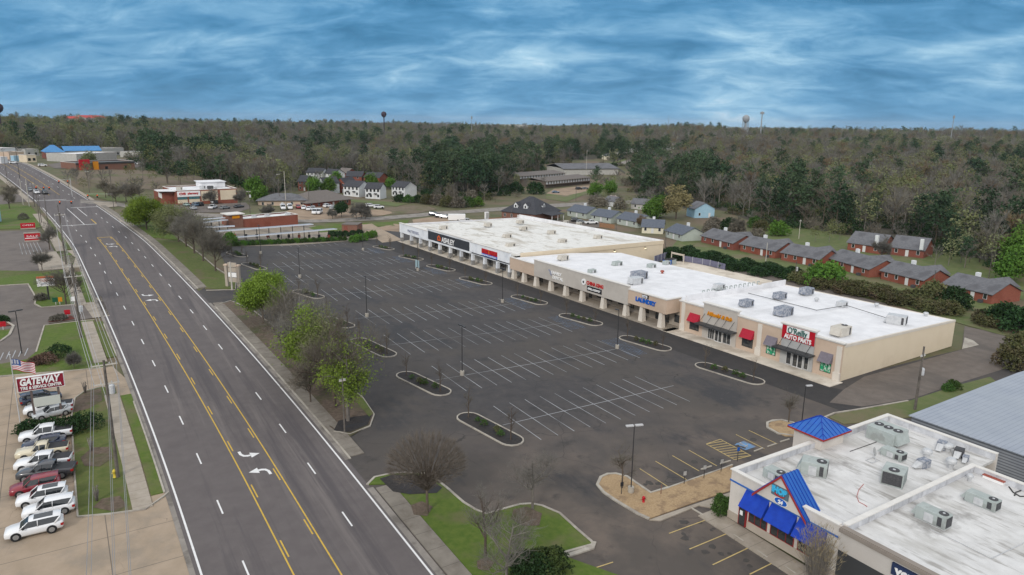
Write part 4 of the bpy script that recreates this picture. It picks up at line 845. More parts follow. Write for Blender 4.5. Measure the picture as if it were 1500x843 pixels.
ductbox(1352, 684, 'blue-grey exhaust box with a sloped hood in the middle of the restaurant roof'); ductbox(1379, 658, 'dark blue-grey exhaust box at the restaurant back wall', .9, .9, 1.0)
ductbox(1404, 668, 'open dark exhaust box in the corner of the restaurant roof', 1.1, .9, .9, 'hvac_dark'); ductbox(1414, 675, 'small exhaust box next to the open dark one', .7, .6, .6)
k = P(1278, 675, RF); t = thing('satellite_dish', 'satellite dish on a pipe frame on the restaurant roof', 'satellite dish', (k[0], k[1], RF))
mb = MB(); mb.tube((-.7, -.4, .05), (.7, -.4, .05), .04, n=4); mb.tube((-.7, .4, .05), (.7, .4, .05), .04, n=4); mb.tube((-.7, -.4, .05), (-.7, .4, .05), .04, n=4); mb.tube((.7, -.4, .05), (.7, .4, .05), .04, n=4); mb.tube((0, -.4, .05), (0, 0, 1.1), .04, n=5); mb.build('stand', M['galv'], t)
mb = MB(); mb.lathe([(.05, 0), (.3, .04), (.5, .14)], n=14); o = mb.build('dish', M['canopy_grey'], t); o.location = (0, 0, 1.1); o.rotation_euler = (R(70), 0, R(20))
k = P(1457, 704, 5.05); t = thing('roof_hatch', 'rust-red roof hatch on the phone shop roof', 'roof hatch', (k[0], k[1], 5.05), R(-90)); MB().box(-1., -.45, 0, 1., .45, .3).build('curb', M['sign_white'], t); MB().box(-1.05, -.5, .3, 1.05, .5, .38).build('lid', mat('rust_red', (.28, .07, .05), (.34, .1, .07), 2.), t)
def hose(name, lb, pts, r, m, cat, z):
    mb = MB(); q = [P(x, y, z) for x, y in pts]
    for a, b in zip(q[:-1], q[1:]): mb.tube((a[0], a[1], z + .04), (b[0], b[1], z + .04), r, n=5)
    return tag(mb.build(name, m), lb, cat)
hose('cable', 'thin red cable lying loose on the restaurant roof', [(1265, 710), (1258, 718), (1255, 728), (1258, 736), (1266, 740), (1270, 743), (1268, 741)], .03, mat('cable_red', (.45, .14, .13)), 'cable', RF)
hose('hose', 'dark coiled hose on the phone shop roof edge', [(1478, 714), (1484, 722), (1494, 728), (1503, 728), (1505, 722), (1496, 719), (1488, 722), (1486, 727)], .07, M['pole_dark'], 'hose', 5.05)
hose('gas_pipe', 'thin grey pipe running across the phone shop roof behind the units', [(1362, 776), (1400, 793), (1452, 819), (1484, 804), (1510, 791)], .035, M['galv'], 'pipe', 5.05)
hose('gas_pipe', 'thin grey pipe running along the restaurant roof', [(1245, 662), (1265, 655), (1290, 646), (1310, 640)], .04, M['pole_dark'], 'pipe', RF)
hose('gas_pipe', 'pipe across the auto parts roof towards the large white unit', [(1096, 430), (1196, 455), (1240, 448), (1310, 470)], .06, M['pole_dark'], 'pipe', 5.75)
# units on the shopping centre roofs
def munit(x, y, z, s, case, lb, rz=None, fans=0):
    k = P(x, y, z); hvac((k[0], k[1], z), RZM + (R(90) if rz is None else rz), 2.3*s, 1.6*s, 1.25*s, case, fans, lb, hood=s > .9, group='units on the shopping centre roofs')
for i, (x, y) in enumerate(((650, 336.5), (715, 332.5), (762, 328), (767, 337.5), (743, 349), (808, 343.5), (748, 362.5), (824, 356.5), (876, 350.5), (829, 327.5), (848, 330))):
    munit(x, y, 5.5 - .02*i, 1.05 if i < 9 else .8, 'hvac_beige', 'beige rooftop unit on the stained roof, ' + ('closest to the charcoal sign band', 'second in from the far end of the roof', 'farthest one back near the back wall', 'dark-sided one before the farthest one', 'in the middle behind the charcoal sign', 'pale one in the middle of the roof', 'behind the red and blue sign', 'closest to the beige side wall', 'nearest the back corner of the beige side wall', 'left of two small ones against the back parapet', 'right of two small ones against the back parapet')[i])
for i, (x, y, z, s, c) in enumerate(((825, 381.5, 5.5, 1.1, 'hvac_beige'), (904, 390, 5.1, 1., 'hvac_case'), (954, 393, 5.0, .9, 'hvac_case'), (867, 400.5, 5.5, .8, 'hvac_case'), (936, 409, 5.5, 1.5, 'hvac_blue'), (931, 416.5, 5.7, 1.3, 'galv'), (976, 388, 5.0, .8, 'hvac_case'), (1053, 424, 5.5, 1.0, 'galv'))):
    munit(x, y, z, s, c, ('beige rooftop unit at the far end of the middle roof', 'low grey-green unit at the back of the middle roof', 'dark low unit at the back edge of the middle roof', 'small grey-green unit just behind the dental sign', 'large blue-grey duct unit above the laundry', 'silver box unit in front of the blue-grey duct unit', 'small unit at the rear edge near the blue bins', 'silver unit beside the row of pipe supports')[i])
for i, (x, y, z, s, c) in enumerate(((1093, 449, 5.85, 1.1, 'hvac_blue'), (1142, 438, 5.6, 1.1, 'hvac_blue'), (1181, 431.5, 5.4, 1.2, 'hvac_blue'), (1147, 462.5, 5.7, 1.4, 'hvac_blue'), (1231, 491.5, 5.85, 1.35, 'hvac_beige'), (1313, 475, 5.4, 1.4, 'galv'), (1233, 449.5, 5.4, .9, 'galv'))):
    munit(x, y, z, s, c, ('speckled blue-grey unit behind the orange lettering', 'speckled blue-grey unit in the middle of the auto parts roof', 'speckled blue-grey unit at the back of the auto parts roof', 'largest speckled blue-grey unit, behind the red awning', 'pale square unit right behind the red sign panel', 'silver unit with ribbed end near the side wall of the auto parts roof', 'silver duct with pipes at the back of the auto parts roof')[i], rz=R(20) if i == 5 else None, fans=1 if i in (4,) else 0)
for i, (x, y, z, lb) in enumerate(((1196, 442, 5.4, 'small dark roof vent behind the speckled unit'), (970, 401, 5.3, 'small rust-brown roof vent on the middle roof'), (1284, 450, 5.2, 'small white roof vent at the back of the auto parts roof'), (1356, 463.5, 5.2, 'low roof vent nearest the back corner of the auto parts roof'))):
    k = P(x, y, z); cowl((k[0], k[1], z), .5, .8, lb, 'galv' if i != 1 else 'rust_red', 'small vents on the shopping centre roofs')
first = None
for i in range(13):                              # bent pipes on the lower roof by the dividing wall
    t_ = i/12.; k = P(1029 + 80*t_, 431 - 13.5*t_, 5.4)
    if first is None:
        mb = MB(); mb.tube((0, 0, 0), (0, 0, .8), .1, n=6); mb.tube((0, 0, .8), (.5, 0, .95), .1, n=6); mb.tube((.5, 0, .95), (.6, 0, .6), .09, n=6)
        first = tag(mb.build('vent_pipe', M['hvac_case']), 'bent grey vent pipe in the row across the middle roof', 'vent pipe', 'row of bent vent pipes'); o = first
    else: o = first.copy(); COL.objects.link(o)
    o.location = (k[0], k[1], 5.4); o.rotation_euler = (0, 0, RZM)
# ------------------------------------------------------------------ houses and other buildings farther off
def house(p, q, depth, h, rise, wallm, roofm, label, cat='house', group=None, kind='side', win=3, chim=None, over=.45, door=True, name='house', zoff=-.2, two=False, winm='frame_white', hip=.0, w_=1.0):
    """p, q: ground pixels of the front wall's ends; ridge along the front ('side') or across it ('front')"""
    a, b = G(*p), G(*q); rz, L_ = frame_of(a, b); z = min(a[2], b[2])
    t = thing(name, label, cat, (a[0], a[1], z), rz, group)
    w = MB(); w.prism([(0, 0), (L_, 0), (L_, depth), (0, depth)], -.6, h, top=False)
    o = over
    if kind == 'side':
        if hip == 0: w.add([(0, 0, h), (0, depth, h), (0, depth/2, h + rise), (L_, 0, h), (L_, depth, h), (L_, depth/2, h + rise)], [(0, 2, 1), (3, 4, 5)])
        r = MB(); e = rise*o/(depth/2); hp = hip
        A = [(-o + 0, -o, h - e), (L_ + o, -o, h - e), (L_ + o - hp, depth/2, h + rise), (-o + hp, depth/2, h + rise), (-o, depth + o, h - e), (L_ + o, depth + o, h - e)]
        r.slab([A[0], A[1], A[2], A[3]], .14); r.slab([A[3], A[2], A[5], A[4]], .14)
        if hip: r.slab([A[1], A[5], A[2]], .14); r.slab([A[4], A[0], A[3]], .14)
    else:
        w.add([(0, 0, h), (L_, 0, h), (L_/2, 0, h + rise), (0, depth, h), (L_, depth, h), (L_/2, depth, h + rise)], [(0, 1, 2), (3, 5, 4)])
        r = MB(); e = rise*o/(L_/2)
        r.slab([(-o, -o, h - e), (L_/2, -o, h + rise), (L_/2, depth + o, h + rise), (-o, depth + o, h - e)], .14); r.slab([(L_/2, -o, h + rise), (L_ + o, -o, h - e), (L_ + o, depth + o, h - e), (L_/2, depth + o, h + rise)], .14)
    w.build('wall', M[wallm], t); ro = r.build('roof', M[roofm], t)
    if chim:
        cx_, cy_, ch = chim; MB().box(cx_ - .5, cy_ - .4, h, cx_ + .5, cy_ + .4, h + rise + ch).build('chimney', M['siding_white'], ro)
    for fl in range(2 if two else 1):
        for i in range(win):
            x = L_*(i + .5)/win; zb = (.9 if not two else .9 + fl*2.7)
            if door and fl == 0 and i == win//2 and win > 1: continue
            window(t, x - .5*w_, x + .5*w_, zb, zb + 1.35, -.02, winm, 'dark_glass')
    if door and win > 1:
        x = L_*(win//2 + .5)/win; MB().box(x - .48, -.09, .05, x + .48, -.01, 2.1).build('door', M['frame_white'], t)
    return t, L_
GR = 'brick houses in a row behind the shops'
ords = ('farthest', 'second farthest', 'third', 'fourth', 'second nearest', 'nearest')
for i, (p, q, d) in enumerate((((1027, 355), (1073, 367), 10), ((1084, 368), (1135, 379), 10), ((1144, 381), (1199, 392), 10), ((1211, 389), (1272, 407), 10), ((1290, 409), (1351, 424), 10), ((1380, 429), (1451, 446), 10.5))):
    t, L_ = house(p, q, d, 2.6, 2.3, 'brick_red' if i != 0 else 'brick_maroon', 'shingle_grey', 'red brick bungalow with grey shingle roof, %s of six along the hedge' % ords[i], group=GR, win=4, chim=(3.5, 7.5, .55))
    g = MB(); lx = L_*.62; g.slab([(lx, d/2, 4.88), (lx - 3.2, d + 1.8, 2.9), (lx - 3.2, d + 2.2, 2.9), (lx, d + 2.2, 4.88)], .12); g.slab([(lx, d/2, 4.88), (lx, d + 2.2, 4.88), (lx + 3.2, d + 2.2, 2.9), (lx + 3.2, d + 1.8, 2.9)], .12); g.build('back_gable_roof', M['shingle_grey'], t)
    MB().box(L_*.8, -1.2, -.1, L_*.8 + .9, -.35, .75).build('garden_unit', M['hvac_dark'], t)
house((1241, 366), (1290, 373), 11, 2.8, 3.2, 'brick_red', 'shingle_grey', 'brick house with white chimney and porch gable, left of two beyond the row', chim=(9.5, -.3, .2), win=3)
house((1304, 373), (1352, 379), 11, 2.8, 3.2, 'brick_maroon', 'shingle_grey', 'brick house with white chimney, right of two beyond the row', chim=(9, -.3, .2), win=3)
GW = 'pale bungalows behind the white shop building'
for i, (p, q, m, ch) in enumerate((((831, 316), (858.7, 321), 'siding_sage', 1), ((866, 323), (894.7, 327.5), 'siding_sage', 1), ((903, 328), (934, 334), 'siding_sage', 1), ((940, 341.5), (971, 343), 'siding_cream', 1), ((974.7, 347), (998.7, 354), 'siding_sage', 1))):
    house(p, q, 9.5, 2.6, 2.3, m, 'shingle_blue', ('sage bungalow with white gable end, next to the dormered brick office', 'sage bungalow with white gable end, second from the dormered brick office', 'sage bungalow half hidden by a bare tree', 'cream bungalow with a white chimney on its roof', 'pale sage bungalow nearest the brick houses')[i], group=GW, win=3, chim=(4, 7, .7))
house((1017, 319.5), (1046, 319), 8, 4.2, 2.6, 'siding_blue', 'shingle_grey', 'light blue house with grey roof at the wood edge', kind='front', win=2)
house((924, 306), (950, 308), 8, 2.8, 2.2, 'siding_grey', 'shingle_grey', 'grey-roofed house partly hidden by bushes behind the bungalows', win=2)
house((884, 301), (899, 303), 7, 2.7, 2, 'siding_white', 'shingle_grey', 'small white house among flowering bushes', win=2)
house((884.5, 234), (893, 234), 8, 4, 2, 'siding_cream', 'shingle_grey', 'tiny cream house on the grass slope in the woods', win=1, door=False)
GD = 'white two-storey duplexes'
for i, (p, q) in enumerate((((503.4, 286.5), (526, 289)), ((535.4, 290.5), (556.8, 292)), ((574, 287), (592.8, 289.3)))):
    t, L_ = house(p, q, 9.5, 5.4, 2.6, 'siding_white', 'shingle_dark', 'white two-storey duplex with dark roof, %s of the three' % ('left', 'middle', 'right')[i], group=GD, win=4, two=True, winm='frame_dark')
    for x in (L_*.3, L_*.7):
        c = MB(); c.slab([(x - .8, -1.1, 2.55), (x + .8, -1.1, 2.55), (x + .8, -.03, 2.95), (x - .8, -.03, 2.95)], .1); c.build('door_canopy', M['frame_dark'], t)
GB = 'brick gabled apartment blocks'
for i, (p, q, kd, m) in enumerate((((492.8, 281.5), (506, 283), 'front', 'brick_red'), ((507, 269), (530, 270.5), 'side', 'brick_maroon'), ((533, 270.5), (556, 272.5), 'side', 'brick_red'), ((494, 263.5), (508, 265), 'side', 'brick_maroon'), ((437, 279), (449, 280), 'side', 'brick_maroon'))):
    house(p, q, 10, 5.2, 2.8, m, 'shingle_brown' if i == 3 else 'shingle_dark', ('brick apartment block with white-edged gable right behind the day centre', 'dark brick block left in the row behind the white duplexes', 'red brick block right in the row behind the white duplexes', 'brick block with tan roof at the upper end of the row', 'brick block half hidden behind the round green trees')[i], 'apartment block', group=GB, kind=kd, win=2, two=True, name='apartment_block')
house((449, 263), (472, 265), 9, 5.2, 2.6, 'siding_white', 'shingle_dark', 'long pale apartment block at the wood edge, upper left', 'apartment block', win=4, two=True, name='apartment_block'); house((474, 264.5), (490, 266.5), 9, 5.2, 2.6, 'siding_white', 'shingle_dark', 'shorter pale apartment block beside the long pale one', 'apartment block', win=3, two=True, name='apartment_block')
house((466, 281), (476, 283), 9, 5.2, 2.8, 'siding_white', 'shingle_dark', 'white gabled block between two round green trees', 'apartment block', kind='front', win=1, name='apartment_block', door=False)
house((378, 300.5), (449, 303), 14, 3.2, 2.2, 'stucco_tan', 'shingle_grey', 'tan day centre with low grey hip roof and parked vans', 'building', win=5, hip=8., name='day_centre', over=.9)
house((451, 304), (514, 300), 17, 3.2, 3.6, 'brick_red', 'shingle_brown', 'brick day centre with big brown hip roof', 'building', win=6, hip=8., name='day_centre', over=1.2)
# dormered brick office
t, L_ = house((735, 319.5), (784, 325), 19, 3.4, 6.0, 'brick_brown', 'shingle_dark', 'brick office with steep dark hip roof and white dormers behind the white shop building', 'office', win=5, hip=8.5, name='office_building', over=.6)
def dormer(t, x, y, z, rz=0.):
    d = MB(); d.prism([(-1., 0), (1., 0), (1., 2.4), (-1., 2.4)], 0, 1.6, top=False); d.add([(-1, 0, 1.6), (1, 0, 1.6), (0, 0, 2.6)], [(0, 1, 2)]); o = d.build('dormer', M['siding_white'], t); o.location = (x, y, z); o.rotation_euler = (0, 0, rz)
    r = MB(); r.slab([(-1.25, -.2, 1.4), (0, -.2, 2.72), (0, 3.2, 2.72), (-1.25, 2.6, 1.4)], .1); r.slab([(0, -.2, 2.72), (1.25, -.2, 1.4), (1.25, 2.6, 1.4), (0, 3.2, 2.72)], .1); r.build('dormer_roof', M['shingle_dark'], o); window(o, -.45, .45, .3, 1.5, -.01, 'frame_white', 'dark_glass')
dormer(t, L_*.33, 2.2, 4.6); dormer(t, L_*.62, 2.2, 4.6); dormer(t, L_ - 2.2, 9.5, 4.6, R(90))
po = MB(); po.slab([(L_ + .6, 4, 3.3), (L_ + 5.5, 4.5, 2.6), (L_ + 5.5, 14.5, 2.6), (L_ + .6, 15, 3.3)], .15); po.build('porch_roof', M['shingle_dark'], t)
for y in (5, 9.5, 14): MB().box(L_ + 5.1, y - .12, -.3, L_ + 5.3, y + .12, 2.45).build('porch_post', M['frame_white'], t)
mat('dark_wall', (.12, .095, .08), (.16, .13, .11), 1.)
# motel-like long buildings with rows of pale doors
for i, (p, q, dep, n, lb) in enumerate((((799, 276), (864, 269), 22, 17, 'long low building with brown roof and a row of white doors, nearer of two'), ((760.7, 268), (827, 261.5), 22, 17, 'long low building with brown roof and a row of white doors, farther of two'))):
    a, b = G(*p), G(*q); rz, L_ = frame_of(a, b); t = thing('motel_block', lb, 'motel', (a[0], a[1], min(a[2], b[2])), rz, 'long motel blocks')
    MB().prism([(0, 0), (L_, 0), (L_, dep), (0, dep)], -.5, 4.4, top=False).build('wall', M['dark_wall'], t)
    r = MB(); r.slab([(-1, -1, 4.4), (L_ + 1, -1, 4.4), (L_ + 1, dep/2, 6.0), (-1, dep/2, 6.0)], .2); r.slab([(-1, dep/2, 6.), (L_ + 1, dep/2, 6.), (L_ + 1, dep + 1, 4.4), (-1, dep + 1, 4.4)], .2); r.build('roof', M['shingle_brown'], t)
    for k in range(n): x = L_*(k + .5)/n; MB().add([(x - 1.0, -.03, 2.3), (x + 1.0, -.03, 2.3), (x + 1.0, -.03, 4.2), (x - 1.0, -.03, 4.2)], [(0, 1, 2, 3)]).box(x - .95, -.1, 2.35, x + .95, -.035, 4.15).build('door', M['siding_white'], t)
    MB().box(0, -1.5, 2.0, L_, -.1, 2.2).build('gallery', M['dark_wall'], t)
a, b = G(826, 257), G(905, 256); rz, L_ = frame_of(a, b); t = thing('warehouse', 'long grey-roofed building in the valley behind the motel blocks', 'building', tuple(a), rz)
MB().prism([(0, 0), (L_, 0), (L_, 40), (0, 40)], -1, 5, top=False).build('wall', M['siding_grey'], t); r = MB(); r.slab([(-1, -1, 5), (L_ + 1, -1, 5), (L_ + 1, 20, 8), (-1, 20, 8)], .3); r.slab([(-1, 20, 8), (L_ + 1, 20, 8), (L_ + 1, 41, 5), (-1, 41, 5)], .3); r.build('roof', M['shingle_grey'], t)
def flat(p, q, dep, h, wallm, roofm, label, cat='building', name='shop_building', para=.4, win=0, zadd=0.):
    a, b = G(*p), G(*q); rz, L_ = frame_of(a, b); z = min(a[2], b[2]) + zadd
    t = thing(name, label, cat, (a[0], a[1], z), rz)
    w = MB(); w.prism([(0, 0), (L_, 0), (L_, dep), (0, dep)], -1., h, top=False); w.build('wall', M[wallm], t)
    MB().prism([(.25, .25), (L_ - .25, .25), (L_ - .25, dep - .25), (.25, dep - .25)], h - para - .2, h - para).build('roof', M[roofm], t)
    c = MB(); c.box(-.1, -.1, h, L_ + .1, .25, h + .15); c.box(-.1, dep - .25, h, L_ + .1, dep + .1, h + .15); c.box(-.1, .25, h, .25, dep - .25, h + .15); c.box(L_ - .25, .25, h, L_ + .1, dep - .25, h + .15); c.build('coping', M['parapet_cap'], t)
    for i in range(win): x = L_*(i + .5)/win; window(t, x - .8, x + .8, .9, 2.6, -.02, 'frame_dark', 'dark_glass')
    return t, L_
# pharmacy
mat('teal_glass', (.06, .16, .18)); mat('edge_white', (.66, .68, .72))
t, L_ = flat((258, 300), (348, 297.5), 24, 6.4, 'brick_red', 'roof_white', 'pharmacy with beige panels, red brick bands and a large white sign', 'pharmacy', 'pharmacy')
for x0, x1 in ((.41, .68), (.72, .985)): MB().box(L_*x0, -.1, 1.7, L_*x1, -.003, 5.9).build('wall_panel', M['stucco_cream'], t)
for x0, x1 in ((.03, .185), (.21, .38)): MB().box(L_*x0, -.1, 1.1, L_*x1, -.003, 2.6).build('wall_panel', M['stucco_cream'], t); window(t, L_*x0, L_*x1, 2.65, 3.7, -.02, 'frame_dark', 'teal_glass', bars=3)
MB().box(L_*.03, -.2, 3.8, L_*.395, -.02, 6.1).build('sign_panel', M['sign_white'], t)
text('lettering', 'CVS', 1.3, M['letter_red'], t, (L_*.06, -.23, 4.6), width=2.6, bold=.06); text('lettering', 'pharmacy', 1.2, M['letter_red'], t, (L_*.195, -.23, 4.75), width=L_*.17, bold=.04)
MB().box(L_*.55, 13, 6.1, L_*.95, 23, 8.4).build('clerestory', M['roof_white'], t); MB().box(L_*.52, 12.4, 8.4, L_*.97, 23.4, 8.6).build('clerestory_roof', M['roof_white'], t)
k = MB(); k.box(-4.5, 3, 0, -.1, 20, 5.6); k.build('entrance_wing', M['brick_red'], t); k = MB(); k.slab([(-6.5, 1.5, 6.6), (.2, -.4, 6.45), (.2, 9, 6.45), (-6.5, 8, 6.6)], .3); k.build('entrance_roof', M['roof_white'], t)
MB().box(-4.62, -.6 + 4, 3.2, -4.5, 10, 5.3).build('side_sign', M['sign_white'], t)
for x, y, m, lb in ((5, 8, 'hvac_beige', 'left of three units on the pharmacy roof'), (19, 9, 'galv', 'grey one of three units on the pharmacy roof'), (22.5, 6, 'hvac_dark', 'dark one of three units on the pharmacy roof')):
    q = t.matrix_basis @ Vector((x*L_/36, y, 6.0)); hvac(tuple(q), 0, 2.4, 1.8, 1.4, m, 0, lb, False)
# car wash and its vacuum canopies
t, L_ = flat((340, 334), (437, 332), 9, 4.8, 'brick_red', 'roof_white', 'long brick car wash with white roof and a little end tower', 'car wash', 'car_wash', zadd=-.3)
MB().prism([(-1, -.3), (4, -.3), (4, 5), (-1, 5)], 0, 6.6).build('tower', M['brick_brown'], t); MB().prism([(-1.6, -.9), (4.6, -.9), (4.6, 5.6), (-1.6, 5.6)], 6.6, 6.9).build('tower_roof', M['parapet_cap'], t)
MB().box(.2, -.5, 5.3, 2.8, -.3, 6.3).build('sign_panel', M['sign_orange'], t)
for x in (9, 14, 22): MB().box(x, 3, 4.4, x + 1.6, 4.5, 5.2).build('roof_box', M['galv'], t)
def canopy(p, q, dep, h, n, lb, dz=0., stall=False):
    a, b = P(*p, dz), P(*q, dz); rz, L_ = frame_of(a, b); za, zb = dz - .0, dz
    ga = float(T(a[0], a[1])); gb = float(T(b[0], b[1]))
    t = thing('vacuum_canopy', lb, 'canopy', (a[0], a[1], 0), rz, 'car wash canopies')
    r = MB(); r.slab([(0, 0, za), (L_, 0, zb), (L_, dep*.7, zb - .15), (0, dep*.7, za - .15)], .12); r.build('roof', M['metal_silver'], t)
    f = MB(); f.box(0, -.08, min(za, zb) - .22, L_, -.0, max(za, zb) - .0); f.build('front_edge', M['edge_white'], t)
    for k in range(n):
        x = L_*(k + .35)/n; wz = float(T(a[0] + (b[0] - a[0])*x/L_, a[1] + (b[1] - a[1])*x/L_))
        o = MB().box(x - .1, dep*.45, wz - .1, x + .1, dep*.45 + .2, dz - .1).build('post', M['pole_dark'], t)
        if stall: MB().box(x - .5, dep*.45 - .35, wz + 1.1, x + .3, dep*.45 - .02, wz + 2.1).build('vacuum', M['frame_dark'] if k % 3 else M['rust_red'], o)
canopy((341, 348.5), (494, 335.5), 4.5, 3, 10, 'long white vacuum canopy nearest the parking lot', 5.0, True)
canopy((316, 339.5), (459, 328.5), 4.5, 3, 8, 'long white canopy between the brick car wash and the nearest canopy', 6.6)
canopy((295, 333.5), (344, 331.5), 4.5, 3, 3, 'short white canopy at the left end of the car wash, front one', 7.2); canopy((298, 326.5), (334, 322), 4.5, 3, 3, 'short white canopy behind the front short one', 7.6); canopy((298, 321.5), (330, 319), 4., 3, 3, 'farthest short white canopy beside the car wash tower', 7.8)
a, b = G(501, 339.5), G(512, 340.5); rz, L_ = frame_of(a, b); t = thing('equipment_shed', 'small square brick shed behind the hedges by the car wash', 'shed', tuple(a), rz); MB().prism([(0, 0), (L_ + 3, 0), (L_ + 3, 6), (0, 6)], -.3, 2.8, top=False).build('wall', M['brick_brown'], t); r = MB(); r.slab([(-.2, -.2, 2.8), (L_ + 3.2, -.2, 2.8), (L_ + 3.2, 6.2, 2.8), (-.2, 6.2, 2.8)], .2); r.build('roof', M['shingle_brown'], t); MB().box(.8, -.06, 0, 2.2, -.01, 2.1).build('door', M['brick_maroon'], t)
# far end of the road
t, L_ = flat((112, 249.5), (198, 248.5), 20, 5.0, 'brick_brown', 'canopy_dark', 'low brick restaurant with black roof band and red entrance tower', 'restaurant', 'restaurant', win=3); MB().box(-.2, -.3, 4.0, L_ + .2, -.11, 5.1).build('roof_band', M['canopy_dark'], t); MB().box(1.5, -1.5, 0, 7, -.35, 7.0).build('tower', M['sign_red'], t); MB().box(9, -.8, 0, 12, -.32, 5.6).build('pier', M['sign_orange'], t)
t, L_ = house((68, 233), (96, 233), 22, 5, 4.5, 'brick_maroon', 'roof_blue', 'brick diner with bright blue roof at the far end of the road', 'restaurant', name='restaurant', win=5, hip=5.); k = MB(); k.slab([(L_, 2, 5.5), (L_ + 24, 2, 5.5), (L_ + 24, 12, 8.5), (L_, 12, 8.5)], .3); k.build('wing_roof', M['roof_blue'], t); MB().prism([(L_, 3), (L_ + 24, 3), (L_ + 24, 16), (L_, 16)], 0, 5.4, top=False).build('wing', M['siding_grey'], t)
flat((113, 238), (172, 237), 25, 6.5, 'siding_grey', 'roof_white', 'plain light grey box building between the blue roof and the woods', win=0)
flat((145, 228), (182, 227.5), 22, 6, 'siding_grey', 'shingle_grey', 'grey-roofed building behind the light grey box building', win=2)
flat((14, 234), (36, 233), 12, 5, 'stucco_tan', 'roof_white', 'little tan shop with turquoise window at the road crest', 'shop', 'shop', win=0); k = flat((21, 236.5), (31, 236), 3, 3.6, 'siding_blue', 'roof_white', 'turquoise kiosk beside the road crest', 'kiosk', 'kiosk')
flat((3, 230), (26, 229), 18, 6, 'siding_white', 'roof_white', 'white block on the left beyond the road crest')
flat((294, 222), (345, 222.5), 30, 8, 'siding_white', 'shingle_grey', 'long white building seen through the woods', win=0); flat((276, 220), (292, 220), 20, 7, 'siding_grey', 'roof_white', 'short pale building in the woods next to the long white one', win=0)
house((945, 214.5), (988, 213), 20, 5, 4.5, 'siding_grey', 'shingle_dark', 'dark-roofed apartment block on the wooded ridge', 'apartment block', name='apartment_block', win=5, hip=6.); flat((905, 226), (940, 222), 18, 5, 'siding_grey', 'shingle_grey', 'grey row of garages below the ridge apartment block', win=4)
flat((960, 222), (990, 220), 14, 4.5, 'siding_white', 'shingle_grey', 'pale low block right of the ridge garages', win=3)
house((126, 180), (160, 180.5), 40, 12, 6, 'siding_grey', 'roof_red', 'far building with a long bright red roof on the ridge', 'building', name='ridge_building', win=0, zoff=0); house((98, 181), (116, 181), 30, 11, 5, 'siding_grey', 'roof_red', 'smaller far building with a faded red roof on the ridge', 'building', name='ridge_building', win=0)
flat((738, 189), (766, 189.5), 30, 14, 'siding_grey', 'shingle_blue', 'bluish far building showing above the ridge', win=0)
flat((38, 229), (58, 228.5), 14, 5, 'siding_grey', 'shingle_grey', 'small grey building between the tan shop and the diner', win=2); flat((2, 240), (12, 239.5), 8, 4, 'siding_white', 'roof_white', 'tiny white building at the left edge by the road crest'); flat((40, 238), (54, 237.5), 10, 4.5, 'stucco_cream', 'shingle_brown', 'low cream shop with brown roof left of the diner', win=2); flat((203, 232), (226, 231.5), 16, 5.5, 'siding_grey', 'roof_white', 'pale low building at the right end of the far car lot', win=2)
t, L_ = flat((-22, 331), (2.5, 325), 12, 5.2, 'siding_blue', 'roof_white', 'teal shop building cut off by the left edge', 'shop', 'shop')
# water towers and masts on the horizon
def water_tower(x, ybase, ytop, rng, r, m, lb, legs=True):
    d = ray(x, ybase); d = d/np.hypot(d[0], d[1]); q = EYE + d*rng; g = np.array([q[0], q[1], float(T(q[0], q[1]))]); h = H(g, ytop)
    t = thing('water_tower', lb, 'water tower', tuple(g))
    MB().lathe([(r*.25, h - 2.2*r), (r*.8, h - 1.7*r), (r, h - 1.1*r), (r*.9, h - .5*r), (r*.4, h - .1*r), (.2, h)], n=16).build('tank', M[m], t, True)
    s = MB(); s.tube((0, 0, -1), (0, 0, h - 2*r), r*.2, n=8)
    if legs:
        for k in range(6): a = k*math.pi/3; s.tube((r*1.05*math.cos(a), r*1.05*math.sin(a), -1), (r*.8*math.cos(a), r*.8*math.sin(a), h - 1.5*r), r*.07, n=5)
    s.build('legs', M[m], t)
mat('tower_dark', (.05, .035, .05)); mat('tower_grey', (.28, .30, .32))
water_tower(562.5, 178, 163.5, 1150, 4.2, 'tower_dark', 'dark purple water tower on the horizon', False); water_tower(1092, 184, 168.5, 1500, 7.0, 'tower_grey', 'pale grey water tower on legs, on the right horizon'); water_tower(-1, 170, 151, 900, 4.5, 'tower_dark', 'dark water tower cut off at the left edge', False)
def mast(x, ytop, rng, lb, r=.7, top=True):
    d = ray(x, 185); d = d/np.hypot(d[0], d[1]); q = EYE + d*rng; g = np.array([q[0], q[1], float(T(q[0], q[1]))]); h = H(g, ytop)
    t = thing('mast', lb, 'mast', tuple(g)); MB().tube((0, 0, -1), (0, 0, h), r, r*.7, 6).build('pole', M['tower_grey'], t)
    if top: MB().lathe([(r*2.6, h - 5), (r*2.6, h - 1)], n=8).build('antennas', M['tower_grey'], t)
mast(1115, 163.5, 1400, 'thick lattice mast right of the pale water tower', 1.3); mast(1395.5, 169, 1300, 'slim phone mast on the right horizon', .6); mast(979, 169, 1400, 'thin mast on the middle horizon', .4, False); mast(691, 170, 1200, 'thin phone mast right of the dark water tower', .5)
